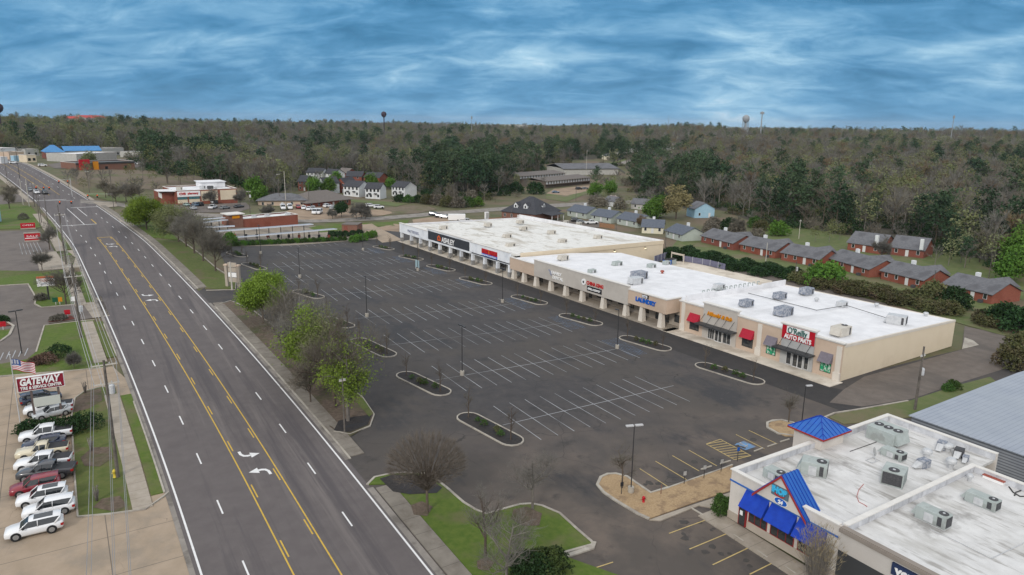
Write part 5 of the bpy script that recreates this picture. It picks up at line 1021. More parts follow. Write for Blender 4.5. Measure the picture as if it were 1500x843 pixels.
# ------------------------------------------------------------------ vehicles
def paint(n, c, rough=.28): return mat('paint_' + n, c, rough=rough, spec=.5, coat=.5)
for n_, c_ in dict(white=(.74, .75, .77), black=(.016, .017, .02), charcoal=(.05, .052, .06), red=(.22, .012, .025), navy=(.018, .028, .06), silver=(.42, .44, .46), grey=(.17, .18, .19), cream=(.62, .56, .42), blue=(.10, .16, .24), green=(.30, .40, .38)).items(): paint(n_, c_)
mat('car_glass', (.016, .020, .024), rough=.04, spec=1.); mat('tyre', (.018, .018, .019), rough=.9); mat('rim', (.38, .39, .40), rough=.35, metal=.6); mat('head_lamp', (.75, .77, .8), rough=.15); mat('tail_lamp', (.32, .015, .015), rough=.2); mat('bed_cover', (.035, .036, .04), rough=.7); mat('trim_black', (.02, .02, .022), rough=.7)
# profile stations: (x, half width, z low, z high) from the nose to the tail; cabin: (x at belt, x at roof) front and rear
CARS = {
 'suv': dict(L=4.8, body=[(2.38, .62, .38, .70), (2.30, .82, .28, .86), (1.9, .92, .24, .98), (1.15, .95, .22, 1.06), (.6, .96, .22, 1.08), (-1.6, .96, .24, 1.10), (-2.2, .93, .28, 1.06), (-2.36, .84, .42, .98)], cab=(1.12, .35, -1.72, -2.22), belt=1.06, top=1.70, ww=(.90, .72), wheels=(1.45, -1.4), wr=.37),
 'wagon': dict(L=5.0, body=[(2.48, .62, .38, .68), (2.40, .84, .28, .84), (1.95, .94, .24, .96), (1.2, .97, .22, 1.03), (.6, .97, .22, 1.05), (-1.7, .97, .24, 1.08), (-2.35, .93, .28, 1.02), (-2.5, .84, .42, .94)], cab=(1.2, .4, -1.7, -2.36), belt=1.03, top=1.66, ww=(.92, .74), wheels=(1.5, -1.48), wr=.39),
 'sedan': dict(L=4.7, body=[(2.33, .60, .34, .62), (2.25, .80, .25, .76), (1.8, .89, .22, .86), (1.0, .91, .20, .93), (.4, .92, .20, .95), (-1.4, .92, .22, .98), (-2.1, .88, .26, .95), (-2.33, .78, .40, .86)], cab=(1.0, .25, -1.15, -1.75), belt=.93, top=1.44, ww=(.87, .66), wheels=(1.4, -1.38), wr=.33),
 'pickup': dict(L=5.8, body=[(2.88, .70, .45, .86), (2.80, .90, .38, 1.02), (2.2, .97, .32, 1.14), (1.35, .99, .30, 1.18), (.3, .99, .30, 1.20), (-1.0, .99, .30, 1.20), (-2.75, .98, .36, 1.20), (-2.88, .94, .5, 1.16)], cab=(1.38, .62, -.72, -.92), belt=1.18, top=1.88, ww=(.94, .76), wheels=(1.95, -1.75), wr=.41, bed=(-.98, -2.8)),
 'regular_pickup': dict(L=5.5, body=[(2.72, .70, .45, .86), (2.65, .90, .38, 1.02), (2.0, .95, .32, 1.08), (1.0, .96, .30, 1.10), (.2, .96, .30, 1.10), (-.6, .96, .30, 1.10), (-2.6, .95, .36, 1.08), (-2.72, .92, .5, 1.04)], cab=(1.0, .5, -.42, -.6), belt=1.08, top=1.72, ww=(.92, .76), wheels=(1.75, -1.65), wr=.37, bed=(-.68, -2.64)),
 'van': dict(L=5.6, body=[(2.75, .70, .42, .9), (2.68, .90, .32, 1.15), (2.2, .98, .28, 1.30), (1.8, 1.0, .26, 1.35), (.4, 1.0, .26, 1.36), (-1.6, 1.0, .26, 1.36), (-2.6, .99, .30, 1.34), (-2.75, .95, .42, 1.3)], cab=(1.9, 1.2, -2.5, -2.68), belt=1.32, top=2.25, ww=(.97, .86), wheels=(1.75, -1.7), wr=.37)}
def ringloft(mb, st, m=0):                       # body side with a soft shoulder
    k = len(st); vs = []
    for x, w, z0, z1 in st:
        h = z1 - z0; half = [(w*.86, z0), (w, z0 + h*.22), (w*1.0, z0 + h*.62), (w*.965, z1 - h*.10), (w*.86, z1)]
        ring = half + [(-y, z) for y, z in half[::-1]]; vs += [(x, y, z) for y, z in ring]
    n = 10; fs = [(j*n + i, j*n + (i+1) % n, (j+1)*n + (i+1) % n, (j+1)*n + i) for j in range(k-1) for i in range(n)]
    fs += [tuple(range(n-1, -1, -1)), tuple(range((k-1)*n, k*n))]
    mb.add(vs, [tuple(reversed(f)) for f in fs], m)
_cm = {}
def car_parts(kind, near):
    if (kind, near) in _cm: return _cm[kind, near]
    c = CARS[kind]; out = []
    b = MB(); ringloft(b, c['body'])
    for wx in c['wheels']:
        for s in (-1, 1): b.tube((wx, s*(c['body'][3][1] - .02), c['wr']*1.02), (wx, s*(c['body'][3][1] + .012), c['wr']*1.02), c['wr']*1.17, n=18, m=1)
    x0, x1, x2, x3 = c['cab']; zb, zt = c['belt'] - .03, c['top']; wb, wt = c['ww']
    rf = [(x1 + .04, wt*.96, zt - .09), (x1 - .35, wt, zt), (x3*.6 + x1*.4, wt, zt + .012), (x3 + .3, wt*.98, zt - .01), (x3 + .0, wt*.92, zt - .10)]
    n = len(rf); vs = [(x, s*y, z - (.05 if e else 0)) for x, y, z in rf for s, e in ((1, 1), (.86, 0), (-.86, 0), (-1, 1))]
    b.add(vs, [(4*j + i, 4*j + i + 1, 4*(j+1) + i + 1, 4*(j+1) + i) for j in range(n-1) for i in range(3)])
    for s in (1, -1):
        b.tube((x0 - .02, s*wb*.97, zb), (x1 + .02, s*wt*.98, zt - .07), .055, n=5); b.tube((x2 - (x2 - x3)*.1, s*wb*.98, zb), (x3 + .02, s*wt*.96, zt - .09), .085, n=5)
        xm = (x0 + x2)/2 - .1; b.tube((xm, s*wb*.99, zb), (xm - .03, s*wt*1.0, zt - .05), .04, n=4)
    out.append(('body', b.mesh('body', [M['paint_white'], M['trim_black']], False), 'PAINT'))
    for p in out[0][1].polygons: p.use_smooth = True
    g = MB(); q = [(x0, wb*.95, zb), (x1, wt*.96, zt - .06), (x3, wt*.94, zt - .08), (x2, wb*.96, zb)]
    for s in (1, -1): vs = [(x, s*y, z) for x, y, z in q]; g.add(vs, [(0, 1, 2, 3) if s < 0 else (3, 2, 1, 0)])
    g.add([(q[0][0], s*q[0][1], q[0][2]) for s in (1, -1)] + [(q[1][0], s*q[1][1], q[1][2]) for s in (-1, 1)], [(0, 1, 2, 3)]); g.add([(q[3][0], s*q[3][1], q[3][2]) for s in (-1, 1)] + [(q[2][0], s*q[2][1], q[2][2]) for s in (1, -1)], [(0, 1, 2, 3)])
    out.append(('windows', g.mesh('windows', M['car_glass']), None))
    if c.get('bed'): d = MB(); xa, xb = c['bed']; d.box(xb, -.84, c['belt'] - .02, xa, .84, c['belt'] + .045); out.append(('bed_cover', d.mesh('bed_cover', M['bed_cover']), None))
    for wx in c['wheels']:
        for s in (-1, 1):
            r = c['wr']; y = s*(c['body'][3][1] - .05); w = MB(); w.tube((wx, y - s*.2, r), (wx, y + s*.075, r), r, n=18); out.append(('wheel', w.mesh('wheel', M['tyre'], False), None))
            if near:
                w = MB(); w.tube((wx, y + s*.07, r), (wx, y + s*.082, r), r*.66, n=14)
                for k in range(5): a = k*1.2566; w.tube((wx, y + s*.085, r), (wx + r*.6*math.cos(a), y + s*.085, r + r*.6*math.sin(a)), r*.09, n=4)
                out.append(('rim', w.mesh('rim', M['rim']), 'SUB'))
    bb = c['body']
    if near:
        for s in (-1, 1):
            h = MB(); x, w_, z0, z1 = bb[1]; h.add([(x + .03, s*w_*.98, z1 - .22), (x + .09, s*w_*.55, z1 - .24), (x + .07, s*w_*.55, z1 - .06), (x - .12, s*w_*1.02, z1 - .04)], [(0, 1, 2, 3) if s < 0 else (3, 2, 1, 0)]); out.append(('headlight', h.mesh('headlight', M['head_lamp']), None))
            x, w_, z0, z1 = bb[-2]; h = MB(); h.box(x - .16, min(s*w_*.62, s*w_*1.01), z1 - .42, x + .1, max(s*w_*.62, s*w_*1.01), z1 - .16); out.append(('taillight', h.mesh('taillight', M['tail_lamp']), None))
            m_ = MB(); m_.box(c['cab'][0] - .45, min(s*(wb + .02), s*(wb + .2)), c['belt'] + .02, c['cab'][0] - .28, max(s*(wb + .02), s*(wb + .2)), c['belt'] + .18); out.append(('mirror', m_.mesh('mirror', M['trim_black']), None))
        gr = MB(); x, w_, z0, z1 = bb[0]; gr.box(x - .03, -w_*.7, z0 + .04, x + .025, w_*.7, z1 - .06); out.append(('grille', gr.mesh('grille', M['trim_black']), None))
        if kind in ('suv', 'wagon'): s_ = MB(); s_.box(x3 + .7, -.5, zt + .004, x1 - .45, .5, zt + .022); out.append(('sunroof', s_.mesh('sunroof', M['car_glass']), None))
    _cm[kind, near] = out; return out
def car(kind, col, loc_, rz, label, group=None, near=False, cat=None, sunroof=True):
    t = thing({'regular_pickup': 'pickup_truck', 'pickup': 'pickup_truck', 'van': 'passenger_van'}.get(kind, 'parked_car'), label, cat or {'regular_pickup': 'pickup', 'pickup': 'pickup', 'van': 'van'}.get(kind, 'car'), loc_, rz, group)
    last = None
    for n_, me, how in car_parts(kind, near):
        if n_ == 'sunroof' and not sunroof: continue
        o = bpy.data.objects.new(n_, me); COL.objects.link(o); o.parent = last if how == 'SUB' else t
        if how == 'PAINT': o.material_slots[0].link = 'OBJECT'; o.material_slots[0].material = M['paint_' + col]
        if n_ == 'wheel': last = o
    return t
def parked(kind, col, fw, rw, label, group, near=True, **k):
    """fw, rw: pixels where the near-side front and rear tyres meet the ground"""
    a, b = G(*fw), G(*rw); d = a - b; rz = math.atan2(d[1], d[0]); c = CARS[kind]
    ctr = (a + b)/2; n_ = np.array([-d[1], d[0], 0.]); n_ = n_/np.hypot(*n_[:2])
    if np.dot(n_[:2], ctr[:2]) < 0: n_ = -n_
    ctr = ctr + n_*.85; mid = (c['wheels'][0] + c['wheels'][1])/2; u_ = d/np.hypot(*d[:2])
    ctr = ctr - u_*mid
    return car(kind, col, (ctr[0], ctr[1], float(T(ctr[0], ctr[1])) + .03), rz, label, group, near, **k)
TG = 'vehicles parked at the tyre shop'
parked('wagon', 'white', (20, 794), (81, 780), 'white estate car with black sunroof, nearest in the tyre shop row', TG)
parked('suv', 'white', (44, 764), (99, 753), 'white estate car half hidden behind the nearest white estate car', TG, sunroof=False)
parked('suv', 'white', (33, 747), (90, 736), 'white crossover with small sunroof between the red car and the white estate cars', TG)
parked('suv', 'red', (24, 731), (80, 719), 'dark red crossover between the charcoal pickup and the white crossover', TG, sunroof=False)
parked('pickup', 'charcoal', (32, 708), (97, 701), 'charcoal pickup with open bed next to the red crossover', TG)
parked('pickup', 'white', (26, 694), (95, 686), 'white pickup with black bed cover right behind the charcoal pickup', TG)
parked('regular_pickup', 'cream', (32, 677), (90, 668), 'old cream and red pickup with short cab', TG)
parked('sedan', 'navy', (36, 664), (92, 655), 'dark blue car squeezed between the old cream pickup and a white pickup', TG)
parked('pickup', 'white', (37, 652), (95, 643), 'white crew cab pickup with dark bed in front of the hedge', TG)
parked('sedan', 'silver', (62, 617), (96, 609), 'silver car mostly hidden behind the hedge by the sign', TG)
parked('pickup', 'white', (42, 612), (98, 604), 'white pickup behind the sign posts, beyond the hedge', TG)
parked('wagon', 'navy', (84, 588), (40, 597), 'dark blue large car behind the blank lower sign board', TG)
RG = 'cars waiting at the traffic lights'
for i, (x, y, c_) in enumerate(((45, 280, 'grey'), (54, 284, 'white'), (66, 284.5, 'black'))):
    g = G(x, y); dx = float(road_x(g[1] + 4) - road_x(g[1] - 4))/8
    car('suv' if i else 'sedan', c_, tuple(g), math.atan2(-1, -dx), ('grey car behind the white car at the lights', 'white car waiting at the lights', 'black car in the inner lane at the lights')[i], RG, True)
def spot(lst, group, what):
    for i, (kind, col, x, y, deg, lb) in enumerate(lst):
        g = G(x, y); car(kind, col, tuple(g), R(deg), lb, group, False)
spot([('sedan', 'green', 273, 302, 100, 'pale green car at the left of the pharmacy row'), ('sedan', 'silver', 283, 307, 100, 'silver car seen through the tree at the pharmacy'), ('suv', 'blue', 286, 302, 100, 'blue car next to the black car at the pharmacy'), ('suv', 'black', 293, 301.5, 100, 'black car in the middle of the pharmacy row'), ('pickup', 'white', 312, 306, 60, 'white pickup at the front of the pharmacy lot'), ('sedan', 'grey', 329.5, 306.5, 30, 'grey car right of the white pickup at the pharmacy'), ('sedan', 'charcoal', 350, 304.5, 30, 'charcoal car at the right end of the pharmacy lot'), ('suv', 'white', 311, 298, 90, 'white car tight against the pharmacy wall'), ('suv', 'black', 315, 298.5, 90, 'black car tight against the pharmacy wall')], 'cars at the pharmacy', 0)
spot([('van', 'white', 414.7, 307, -100, 'left white passenger van at the tan day centre'), ('van', 'white', 424.7, 306.5, -100, 'right white passenger van at the tan day centre'), ('suv', 'red', 437, 305.5, -100, 'red car by the tan day centre'), ('sedan', 'white', 445, 306.5, -110, 'white car right of the red car'), ('sedan', 'white', 452, 308, -110, 'white car second right of the red car'), ('suv', 'silver', 458.5, 308, -110, 'silver car behind the white front vans'), ('van', 'white', 462, 313.5, -120, 'left white van at the front of the dirt lot'), ('van', 'white', 467.5, 313.5, -120, 'right white van at the front of the dirt lot'), ('suv', 'white', 480.7, 304, 20, 'white car in front of the brick day centre'), ('sedan', 'silver', 490, 307, 20, 'pale car between the brick day centre and the dark round tree'), ('suv', 'white', 543, 303.5, -10, 'left white car below the white duplexes'), ('suv', 'white', 555, 305.5, -10, 'right white car below the white duplexes')], 'vehicles at the day centre', 0)
spot([('suv', 'navy', 636, 316, -40, 'dark blue car at the head of the row behind the shops'), ('suv', 'charcoal', 645, 319, -40, 'charcoal car second in the row behind the shops'), ('suv', 'white', 652, 320, -40, 'white car third in the row behind the shops'), ('pickup', 'white', 684, 326.5, -20, 'white pickup in front of the white trailer'), ('suv', 'black', 844, 325, -30, 'black car beside the brick office'), ('sedan', 'grey', 852, 327, -30, 'grey car beside the brick office'), ('pickup', 'white', 866, 328.5, -20, 'white pickup beside the wooden fence'), ('sedan', 'blue', 814, 283, -20, 'blue car at the motel blocks'), ('suv', 'black', 848, 278, 0, 'black car at the motel blocks'), ('sedan', 'grey', 857, 277.5, 0, 'grey car at the motel blocks')], 'cars parked behind the shops', 0)
spot([('suv', 'white', 62.5, 244, 0, 'white car by the diner with the blue roof'), ('sedan', 'grey', 95, 242, 0, 'grey car at the left of the far car lot'), ('sedan', 'white', 101, 244.5, 0, 'white car at the left of the far car lot'), ('suv', 'white', 187, 240, 0, 'first white car in the far right car lot'), ('suv', 'silver', 195, 241, 0, 'silver car in the far right car lot'), ('sedan', 'white', 206, 241.5, 0, 'last white car in the far right car lot'), ('suv', 'white', 20, 240, 0, 'white car by the turquoise kiosk'), ('sedan', 'silver', 8, 239, 0, 'silver car at the left edge by the road crest'), ('suv', 'red', 112, 246.5, 0, 'red car in front of the light grey box building'), ('sedan', 'white', 122, 246, 0, 'white car in front of the light grey box building'), ('suv', 'black', 176, 241, 0, 'black car in the far right car lot'), ('sedan', 'silver', 216, 242.5, 0, 'silver car at the right end of the far car lot'), ('suv', 'charcoal', 225, 243.5, 0, 'charcoal car at the right end of the far car lot'), ('sedan', 'charcoal', 234, 251, 0, 'dark car alone on the lane above the brown field')], 'cars in the far lots', 0)
g = G(669, 324); t = thing('box_trailer', 'white box trailer between parked cars behind the shops', 'trailer', tuple(g), R(-25)); MB().box(-3.6, -1.2, .5, 3.6, 1.2, 2.9).build('box', M['sign_white'], t)
for s in (-1, 1): MB().tube((.4, s*1.0, .4), (.4, s*1.25, .4), .4, n=10).build('wheel', M['tyre'], t); 
MB().tube((3.6, 0, .6), (4.8, 0, .5), .07).build('drawbar', M['galv'], t)
# ------------------------------------------------------------------ street furniture
def lamp(base, ytop, label, heads=2, group='lamp posts in the parking lot', foot=True, r=.085, rz=0.):
    g = G(*base); h = H(g, ytop)
    t = thing('lamp_post', label, 'lamp post', tuple(g), rz, group)
    MB().tube((0, 0, .5 if foot else -.1), (0, 0, h), r, r*.75, 8).build('pole', M['pole_dark'], t)
    if foot: MB().lathe([(.36, -.1), (.36, .75)], n=10).build('base', M['kerb_concrete'], t)
    for i in range(heads):
        s = (-1, 1)[i]
        hd = MB(); hd.box(min(s*.1, s*1.0), -.17, h - .02, max(s*.1, s*1.0), .17, h + .12); o = hd.build('lamp_head', M['lamp_head' if r < .08 else 'pole_dark'], t)
        MB().box(min(s*.35, s*.95), -.13, h - .05, max(s*.35, s*.95), .13, h - .024).build('lens', M['lamp_head'], o)
for b, y, lb, h_ in (((677, 550), 478, 'lamp post in the row nearest the round bare tree', 2), ((904, 511), 455, 'lamp post by the island in front of the laundry', 1), ((736, 443.5), 394, 'lamp post in front of the two-tone shop corner', 2), ((537.5, 464.5), 406, 'lamp post right of the bright green tree', 1), ((439.3, 407), 364, 'lamp post above the bright green tree', 1), ((612, 397), 350, 'lamp post near the pale blue bay board', 1), ((531.8, 367), 331, 'lamp post at the far right corner of the lot', 1), ((382, 372), 331, 'lamp post in front of the vacuum canopy', 1)):
    lamp(b, y, lb, h_, rz=RZM)
lamp((924, 722), 624, 'tall lamp post standing in the orange gravel bed', 2, 'lamp posts by the restaurant', True, .075, R(-20)); lamp((1174, 623), 566, 'lamp post between the young bare tree and the blue tower', 1, 'lamp posts by the restaurant', False, .075, R(160))
lamp((32, 518), 456, 'black lamp post with twin heads by the curved drive', 2, None, False, .09, R(20))
lamp((29, 262), 212, 'tall lamp post at the crest of the road', 2, None, False, .12)
g = G(612, 395); t = thing('notice_board', 'pale blue board at the foot of a lamp post', 'board', tuple(g), RZM); MB().box(-1.4, -.05, .6, .9, .05, 2.6).build('panel', mat('board_blue', (.30, .42, .46)), t); MB().box(-1.3, -.08, 0, -1.2, .02, .6).box(.7, -.08, 0, .8, .02, .6).build('legs', M['galv'], t)
# planter islands
def stadium(a, b, w, n=7):
    a, b = np.array(a[:2]), np.array(b[:2]); d = b - a; L_ = np.hypot(*d); d = d/L_; e = np.array([-d[1], d[0]]); r = w/2; a2, b2 = a + d*r, b - d*r; t0 = math.atan2(e[1], e[0])
    return [tuple(a2 + r*np.array([math.cos(t0 + math.pi*k/n), math.sin(t0 + math.pi*k/n)])) for k in range(n + 1)] + [tuple(b2 + r*np.array([math.cos(t0 + math.pi + math.pi*k/n), math.sin(t0 + math.pi + math.pi*k/n)])) for k in range(n + 1)]
ISL = []
def island(pa, pb, w, lb):
    a, b = G(*pa), G(*pb); q = stadium(a, b, w); c = (a + b)/2
    t = thing('planter_island', lb, 'planter island', tuple(c), 0, 'planted islands in the lot')
    k = MB(); kerb(k, q, .2, .16, True); k.v = [(v[0] - c[0], v[1] - c[1], v[2] - c[2]) for v in k.v]; k.build('kerb', M['kerb_concrete'], t)
    o = drape('mulch', [(p[0], p[1]) for p in q], M['mulch_dark'], .10, 3., None, None); o.parent = t; o.matrix_parent_inverse = Matrix.Translation((-c[0], -c[1], -c[2]))
    ISL.append((a, b, w))
for pa, pb, w, lb in (((676, 607), (761, 652), 3.3, 'dark mulch island nearest the round bare tree'), ((587, 546.5), (655, 579), 3.3, 'dark mulch island left of a tall lamp post'), ((520, 497), (575, 523), 3.3, 'dark mulch island right of the big roadside trees'), ((474, 466), (515, 480.5), 3.3, 'dark mulch island mostly behind the roadside trees'), ((433, 426), (471, 437.5), 3.2, 'dark mulch island right of the bright green tree'), ((358.7, 386), (386, 395.5), 3.2, 'dark mulch island above the shopping centre pylon'), ((337, 369.5), (358, 377), 3.2, 'dark mulch island farthest back by the car wash'),
                       ((1021, 533), (1118, 563), 3.4, 'dark mulch island facing the auto parts shop'), ((910, 493.5), (981, 514), 3.4, 'dark mulch island facing the laundry'), ((822, 461), (880, 477), 3.4, 'dark mulch island facing the China King sign'), ((752, 433.5), (799, 446.5), 3.4, 'dark mulch island facing the dental sign'), ((676, 407), (718, 417.5), 3.4, 'dark mulch island facing the red and blue sign'), ((628, 389), (664, 397.5), 3.4, 'dark mulch island nearer the charcoal sign band'), ((587, 375), (617.6, 381.5), 3.4, 'dark mulch island farther along the charcoal sign band'), ((549, 361), (575, 366.5), 3.2, 'dark mulch island at the far shop corner')):
    island(pa, pb, w, lb)
# utility poles and wires
PL = {}
def utility(base, ytop, label, arms=((0., 2.4),), trans=False, r=.19, m='pole_wood', rz=0., lean=0.):
    g = G(*base); h = H(g, ytop); t = thing('utility_pole', label, 'utility pole', tuple(g), rz, 'utility poles')
    MB().tube((0, 0, -.3), (lean*h, 0, h), r, r*.65, 8).build('pole', M[m], t)
    for dz, ln in arms:
        if ln: a = MB(); a.box(-ln/2, -.07, h - .5 - dz - .12, ln/2, .07, h - .5 - dz); o = a.build('crossarm', M['pole_conc'], t); i_ = MB(); [i_.tube((x, 0, h - .5 - dz), (x, 0, h - .3 - dz), .06, n=5) for x in (-ln/2 + .1, -ln*.2, ln*.2, ln/2 - .1)]; i_.build('insulators', M['galv'], o)
    if trans: MB().lathe([(.3, h*trans), (.32, h*trans + .1), (.32, h*trans + .95), (.2, h*trans + 1.1)], (.45, 0, 0), 10).build('transformer', M['galv'], t)
    return g, h
PL['a'] = utility((173, 700), 528, 'grey utility pole with transformer beside the tyre shop lawn', ((0, 2.6), (2.2, 2.6)), .72, .2)
PL['b'] = utility((119, 495), 386, 'tall utility pole with two pale crossarms beside the mown lawn', ((0, 2.8), (1.8, 2.8)), .35, .24)
PL['c'] = utility((97, 388), 312, 'utility pole just short of the banner sign', ((0, 2.4),), False)
for i, (b, y, lb) in enumerate((((93, 366), 300, 'utility pole nearest the old left lot'), ((71, 334), 285, 'utility pole by the far sidewalk with a bus-stop box'), ((59, 331), 283, 'utility pole at the edge of the far lawn'), ((61, 327), 290, 'thin utility pole beside the far lawn one'), ((43, 303), 263, 'pale utility pole before the lights'), ((51, 303), 268, 'utility pole left of the waiting cars'), ((11, 266), 222, 'utility pole left of the rising road'), ((34, 300), 262, 'thin pole at the far left lawn corner'), ((167, 308), 280, 'pole carrying the signal arm on the right'), ((163, 276), 246, 'lamp-like pole by the brown field'), ((131, 282), 250, 'utility pole with three cans on the brown field side'), ((151, 280), 247, 'thin pole in the brown field'), ((367, 322), 279, 'utility pole with transformers beside the pharmacy lawn'), ((410, 300), 254, 'utility pole left of the day centre'), ((419, 302), 251, 'tall pale utility pole in front of the day centre'), ((453, 303), 268, 'thin pole in front of the brick day centre'), ((858.5, 262), 219, 'tall pole above the motel blocks'), ((843.5, 295), 272, 'pole on the grass bank behind the brick office'), ((903, 338), 321, 'thin pole behind the white shop roof'), ((749, 322), 302, 'pole in front of the brick office'), ((974, 372), 336, 'pole at the beige side wall corner'))):
    utility(b, y, lb, ((0, 1.6),) if i in (5, 10, 12, 13) else (), .75 if i == 12 else False, .13 if i not in (4, 14) else .16, 'pole_wood' if i not in (4, 7, 14, 16) else 'pole_conc')
utility((1340, 601), 508, 'wooden utility pole with grey transformer beside the alley', ((.9, 1.2),), .55, .21); utility((1164, 412), 383, 'utility pole behind the dividing wall', (), .5, .15); utility((1121, 390), 356, 'pale pole in the hedge behind the middle roof', (), False, .13, 'pole_conc'); utility((1170, 350), 322, 'pole on the lawn behind the brick bungalows', ((0, 1.2),), False, .12, 'pole_conc'); utility((340, 425), 384, 'old concrete pole beside the shopping centre pylon', (), False, .2, 'pole_conc')
utility((1448, 408), 372, 'pole at the wood edge on the right', (), False, .13); utility((1366, 427), 396, 'thin pole between the two nearest brick bungalows', (), False, .1)
utility((505, 635), 552, 'dark pole at the tip of the planted strip', ((0, .9),), False, .12, 'pole_wood')
def wire(p, q, sag, label, r=.03, group='overhead wires'):
    mb = MB(); n = 14; q_ = []
    for i in range(n + 1): t_ = i/n; q_.append(np.array(p)*(1 - t_) + np.array(q)*t_ - np.array([0, 0, 4*sag*t_*(1 - t_)]))
    for a, b in zip(q_[:-1], q_[1:]): mb.tube(a, b, r, n=3, cap=False)
    tag(mb.build('overhead_wire', M['wire_grey']), label, 'wire', group)
ga, ha = PL['a']; gb, hb = PL['b']; gc, hc = PL['c']
off_ = np.array([-1.2, 30., 13.4])
for i, (dx, dz) in enumerate(((-1.2, -.3), (1.2, -.3), (-1.2, -2.4), (1.2, -2.4), (.1, -4.2), (-.1, -5.0))):
    pa = ga + np.array([dx, 0, ha + dz]); pb = gb + np.array([dx*1.08, 0, hb + dz*.85]); pc = gc + np.array([dx*.9, 0, hc + dz*.6])
    wire(pa, pb, .9, 'grey overhead wire strung between the roadside utility poles'); wire(pb, pc, .8, 'grey overhead wire strung between the roadside utility poles')
    wire(pa, off_ + np.array([dx, 0, dz]), 1.1, 'grey overhead wire dropping along the tyre shop lawn to the photo bottom', .024)
# tyre shop sign, flag
mat('post_brown', (.12, .09, .085)); mat('signal_red', (.5, .05, .02), emit=((1., .16, .03), 1.5)); mat('sign_green', (.01, .09, .04))
gp, gq = G(52, 616), G(90, 607); rz, L_ = frame_of(gp, gq); rz = R(-1.5); t = thing('pole_sign', 'red tyre shop sign with white lettering on two posts', 'sign', tuple(gp), rz)
hT = H(gp, 553); hB = H(gp, 571)
for x in (0., L_): MB().box(x - .13, -.13, -.1, x + .13, .13, hB + .3).build('post', M['post_brown'], t)
x0, x1 = -1.35, L_ + .75; hT2 = hB + 1.75
MB().box(x0 - .08, -.26, hB - .08, x1 + .08, .2, hT2 + .08).build('frame', M['sign_white'], t); MB().box(x0, -.3, hB, x1, -.26, hT2).build('sign_panel', mat('sign_maroon', (.24, .012, .03)), t)
text('lettering', 'GATEWAY', 1.25, M['sign_white'], t, (x0 + .3, -.36, hB + .80), width=x1 - x0 - .6, bold=.045, shear=.2, depth=.03); text('lettering', 'TIRE & SERVICE CENTER', .55, M['sign_white'], t, (x0 + .25, -.36, hB + .2), width=x1 - x0 - .5, bold=.03, depth=.03)
MB().box(.1, -.2, 1.9, L_ + .1, -.14, 3.15).build('blank_board', mat('board_pale', (.52, .54, .50)), t)
g = G(30, 622); h = H(g, 521); t = thing('flagpole', 'silver flagpole left of the tyre shop sign', 'flagpole', tuple(g)); MB().tube((0, 0, 0), (0, 0, h), .07, .045, 8).build('pole', M['galv'], t); MB().lathe([(.02, h), (.12, h + .1), (.02, h + .22)], n=8).build('ball', M['galv'], t)
def flag():
    nx, nz = 26, 13; Lf, Hf = 2.7, 1.5; v, fr_, fb, fw_ = [], [], [], []
    mb = MB()
    for i in range(nx + 1):
        for j in range(nz + 1):
            u_, w_ = i/nx, j/nz; x = Lf*u_*.93; y = .22*math.sin(u_*9 + w_)*u_; z = h - .5 - Hf*w_ - .95*u_**1.4 + .05*math.sin(u_*8)
            v.append((x, y, z))
    idx = lambda i, j: i*(nz + 1) + j
    for i in range(nx):
        for j in range(nz):
            m = 2 if (i < nx*.4 and j < 7) else (0 if j % 2 == 0 else 1)
            mb.add([v[idx(i, j)], v[idx(i+1, j)], v[idx(i+1, j+1)], v[idx(i, j+1)]], [(0, 1, 2, 3)], m)
    for r_ in range(5):
        for c_ in range(6):
            k = v[idx(1 + int(c_*1.55), 1 + r_)]; mb.add([(k[0] + a, k[1] - .03, k[2] + b) for a, b in ((-.06, -.03), (.06, -.03), (0, .07))], [(0, 1, 2)], 1)
    o = mb.build('flag', [mat('flag_red', (.36, .02, .035)), mat('flag_white', (.68, .68, .70)), mat('flag_blue', (.03, .07, .22))], None); o.location = tuple(g); o.rotation_euler = (0, 0, R(-8)); tag(o, 'American flag blowing from the silver flagpole', 'flag')
flag()
# banner sign and other roadside signs
g = G(72, 440); t = thing('pole_sign', 'white banner sign with orange top on a black post', 'sign', tuple(g), R(-6)); hh = H(g, 419)
MB().tube((0, 0, 0), (0, 0, hh + .2), .16, n=8).build('post', M['pole_dark'], t); MB().box(-1.7, -.2, hh, 1.5, .2, hh + 2.).build('board', M['sign_white'], t); MB().box(-1.72, -.22, hh + 1.65, 1.52, .22, hh + 2.02).build('top_band', mat('brick_orange', (.45, .12, .05)), t); text('lettering', 'TODAY', .7, M['brick_orange'], t, (-1.1, -.24, hh + .95), width=2.3, depth=.02); text('lettering', 'OPEN LATE', .4, M['letter_grey'], t, (-.9, -.24, hh + .4), width=1.9, depth=.02)
for (x, y0, y1, w, lb, tx) in ((41.5, 336, 327, 4.0, 'single red roadside sign at the edge of the far lawn', 'OPEN'), (48.5, 354, 342, 4., 'double red roadside sign on a pale stand', 'SALE')):
    g = G(x, y0); h = H(g, y1); t = thing('roadside_sign', lb, 'sign', tuple(g), R(-4)); MB().box(-w/2, -.15, .4, w/2, .15, h).build('panel', M['sign_red'], t); MB().box(-w/2 - .1, -.2, 0, w/2 + .1, .2, .4).build('base', M['kerb_concrete'], t); text('lettering', tx, h*.3, M['sign_white'], t, (-w*.36, -.17, h*.55), width=w*.72, depth=.02)
    if tx == 'SALE': MB().box(-w/2 - .1, -.2, h, w/2 + .1, .2, h + .3).build('cap', M['kerb_concrete'], t); MB().box(-w/2 + .1, -.17, h*.38, w/2 - .1, -.155, h*.46).build('white_line', M['sign_white'], t)
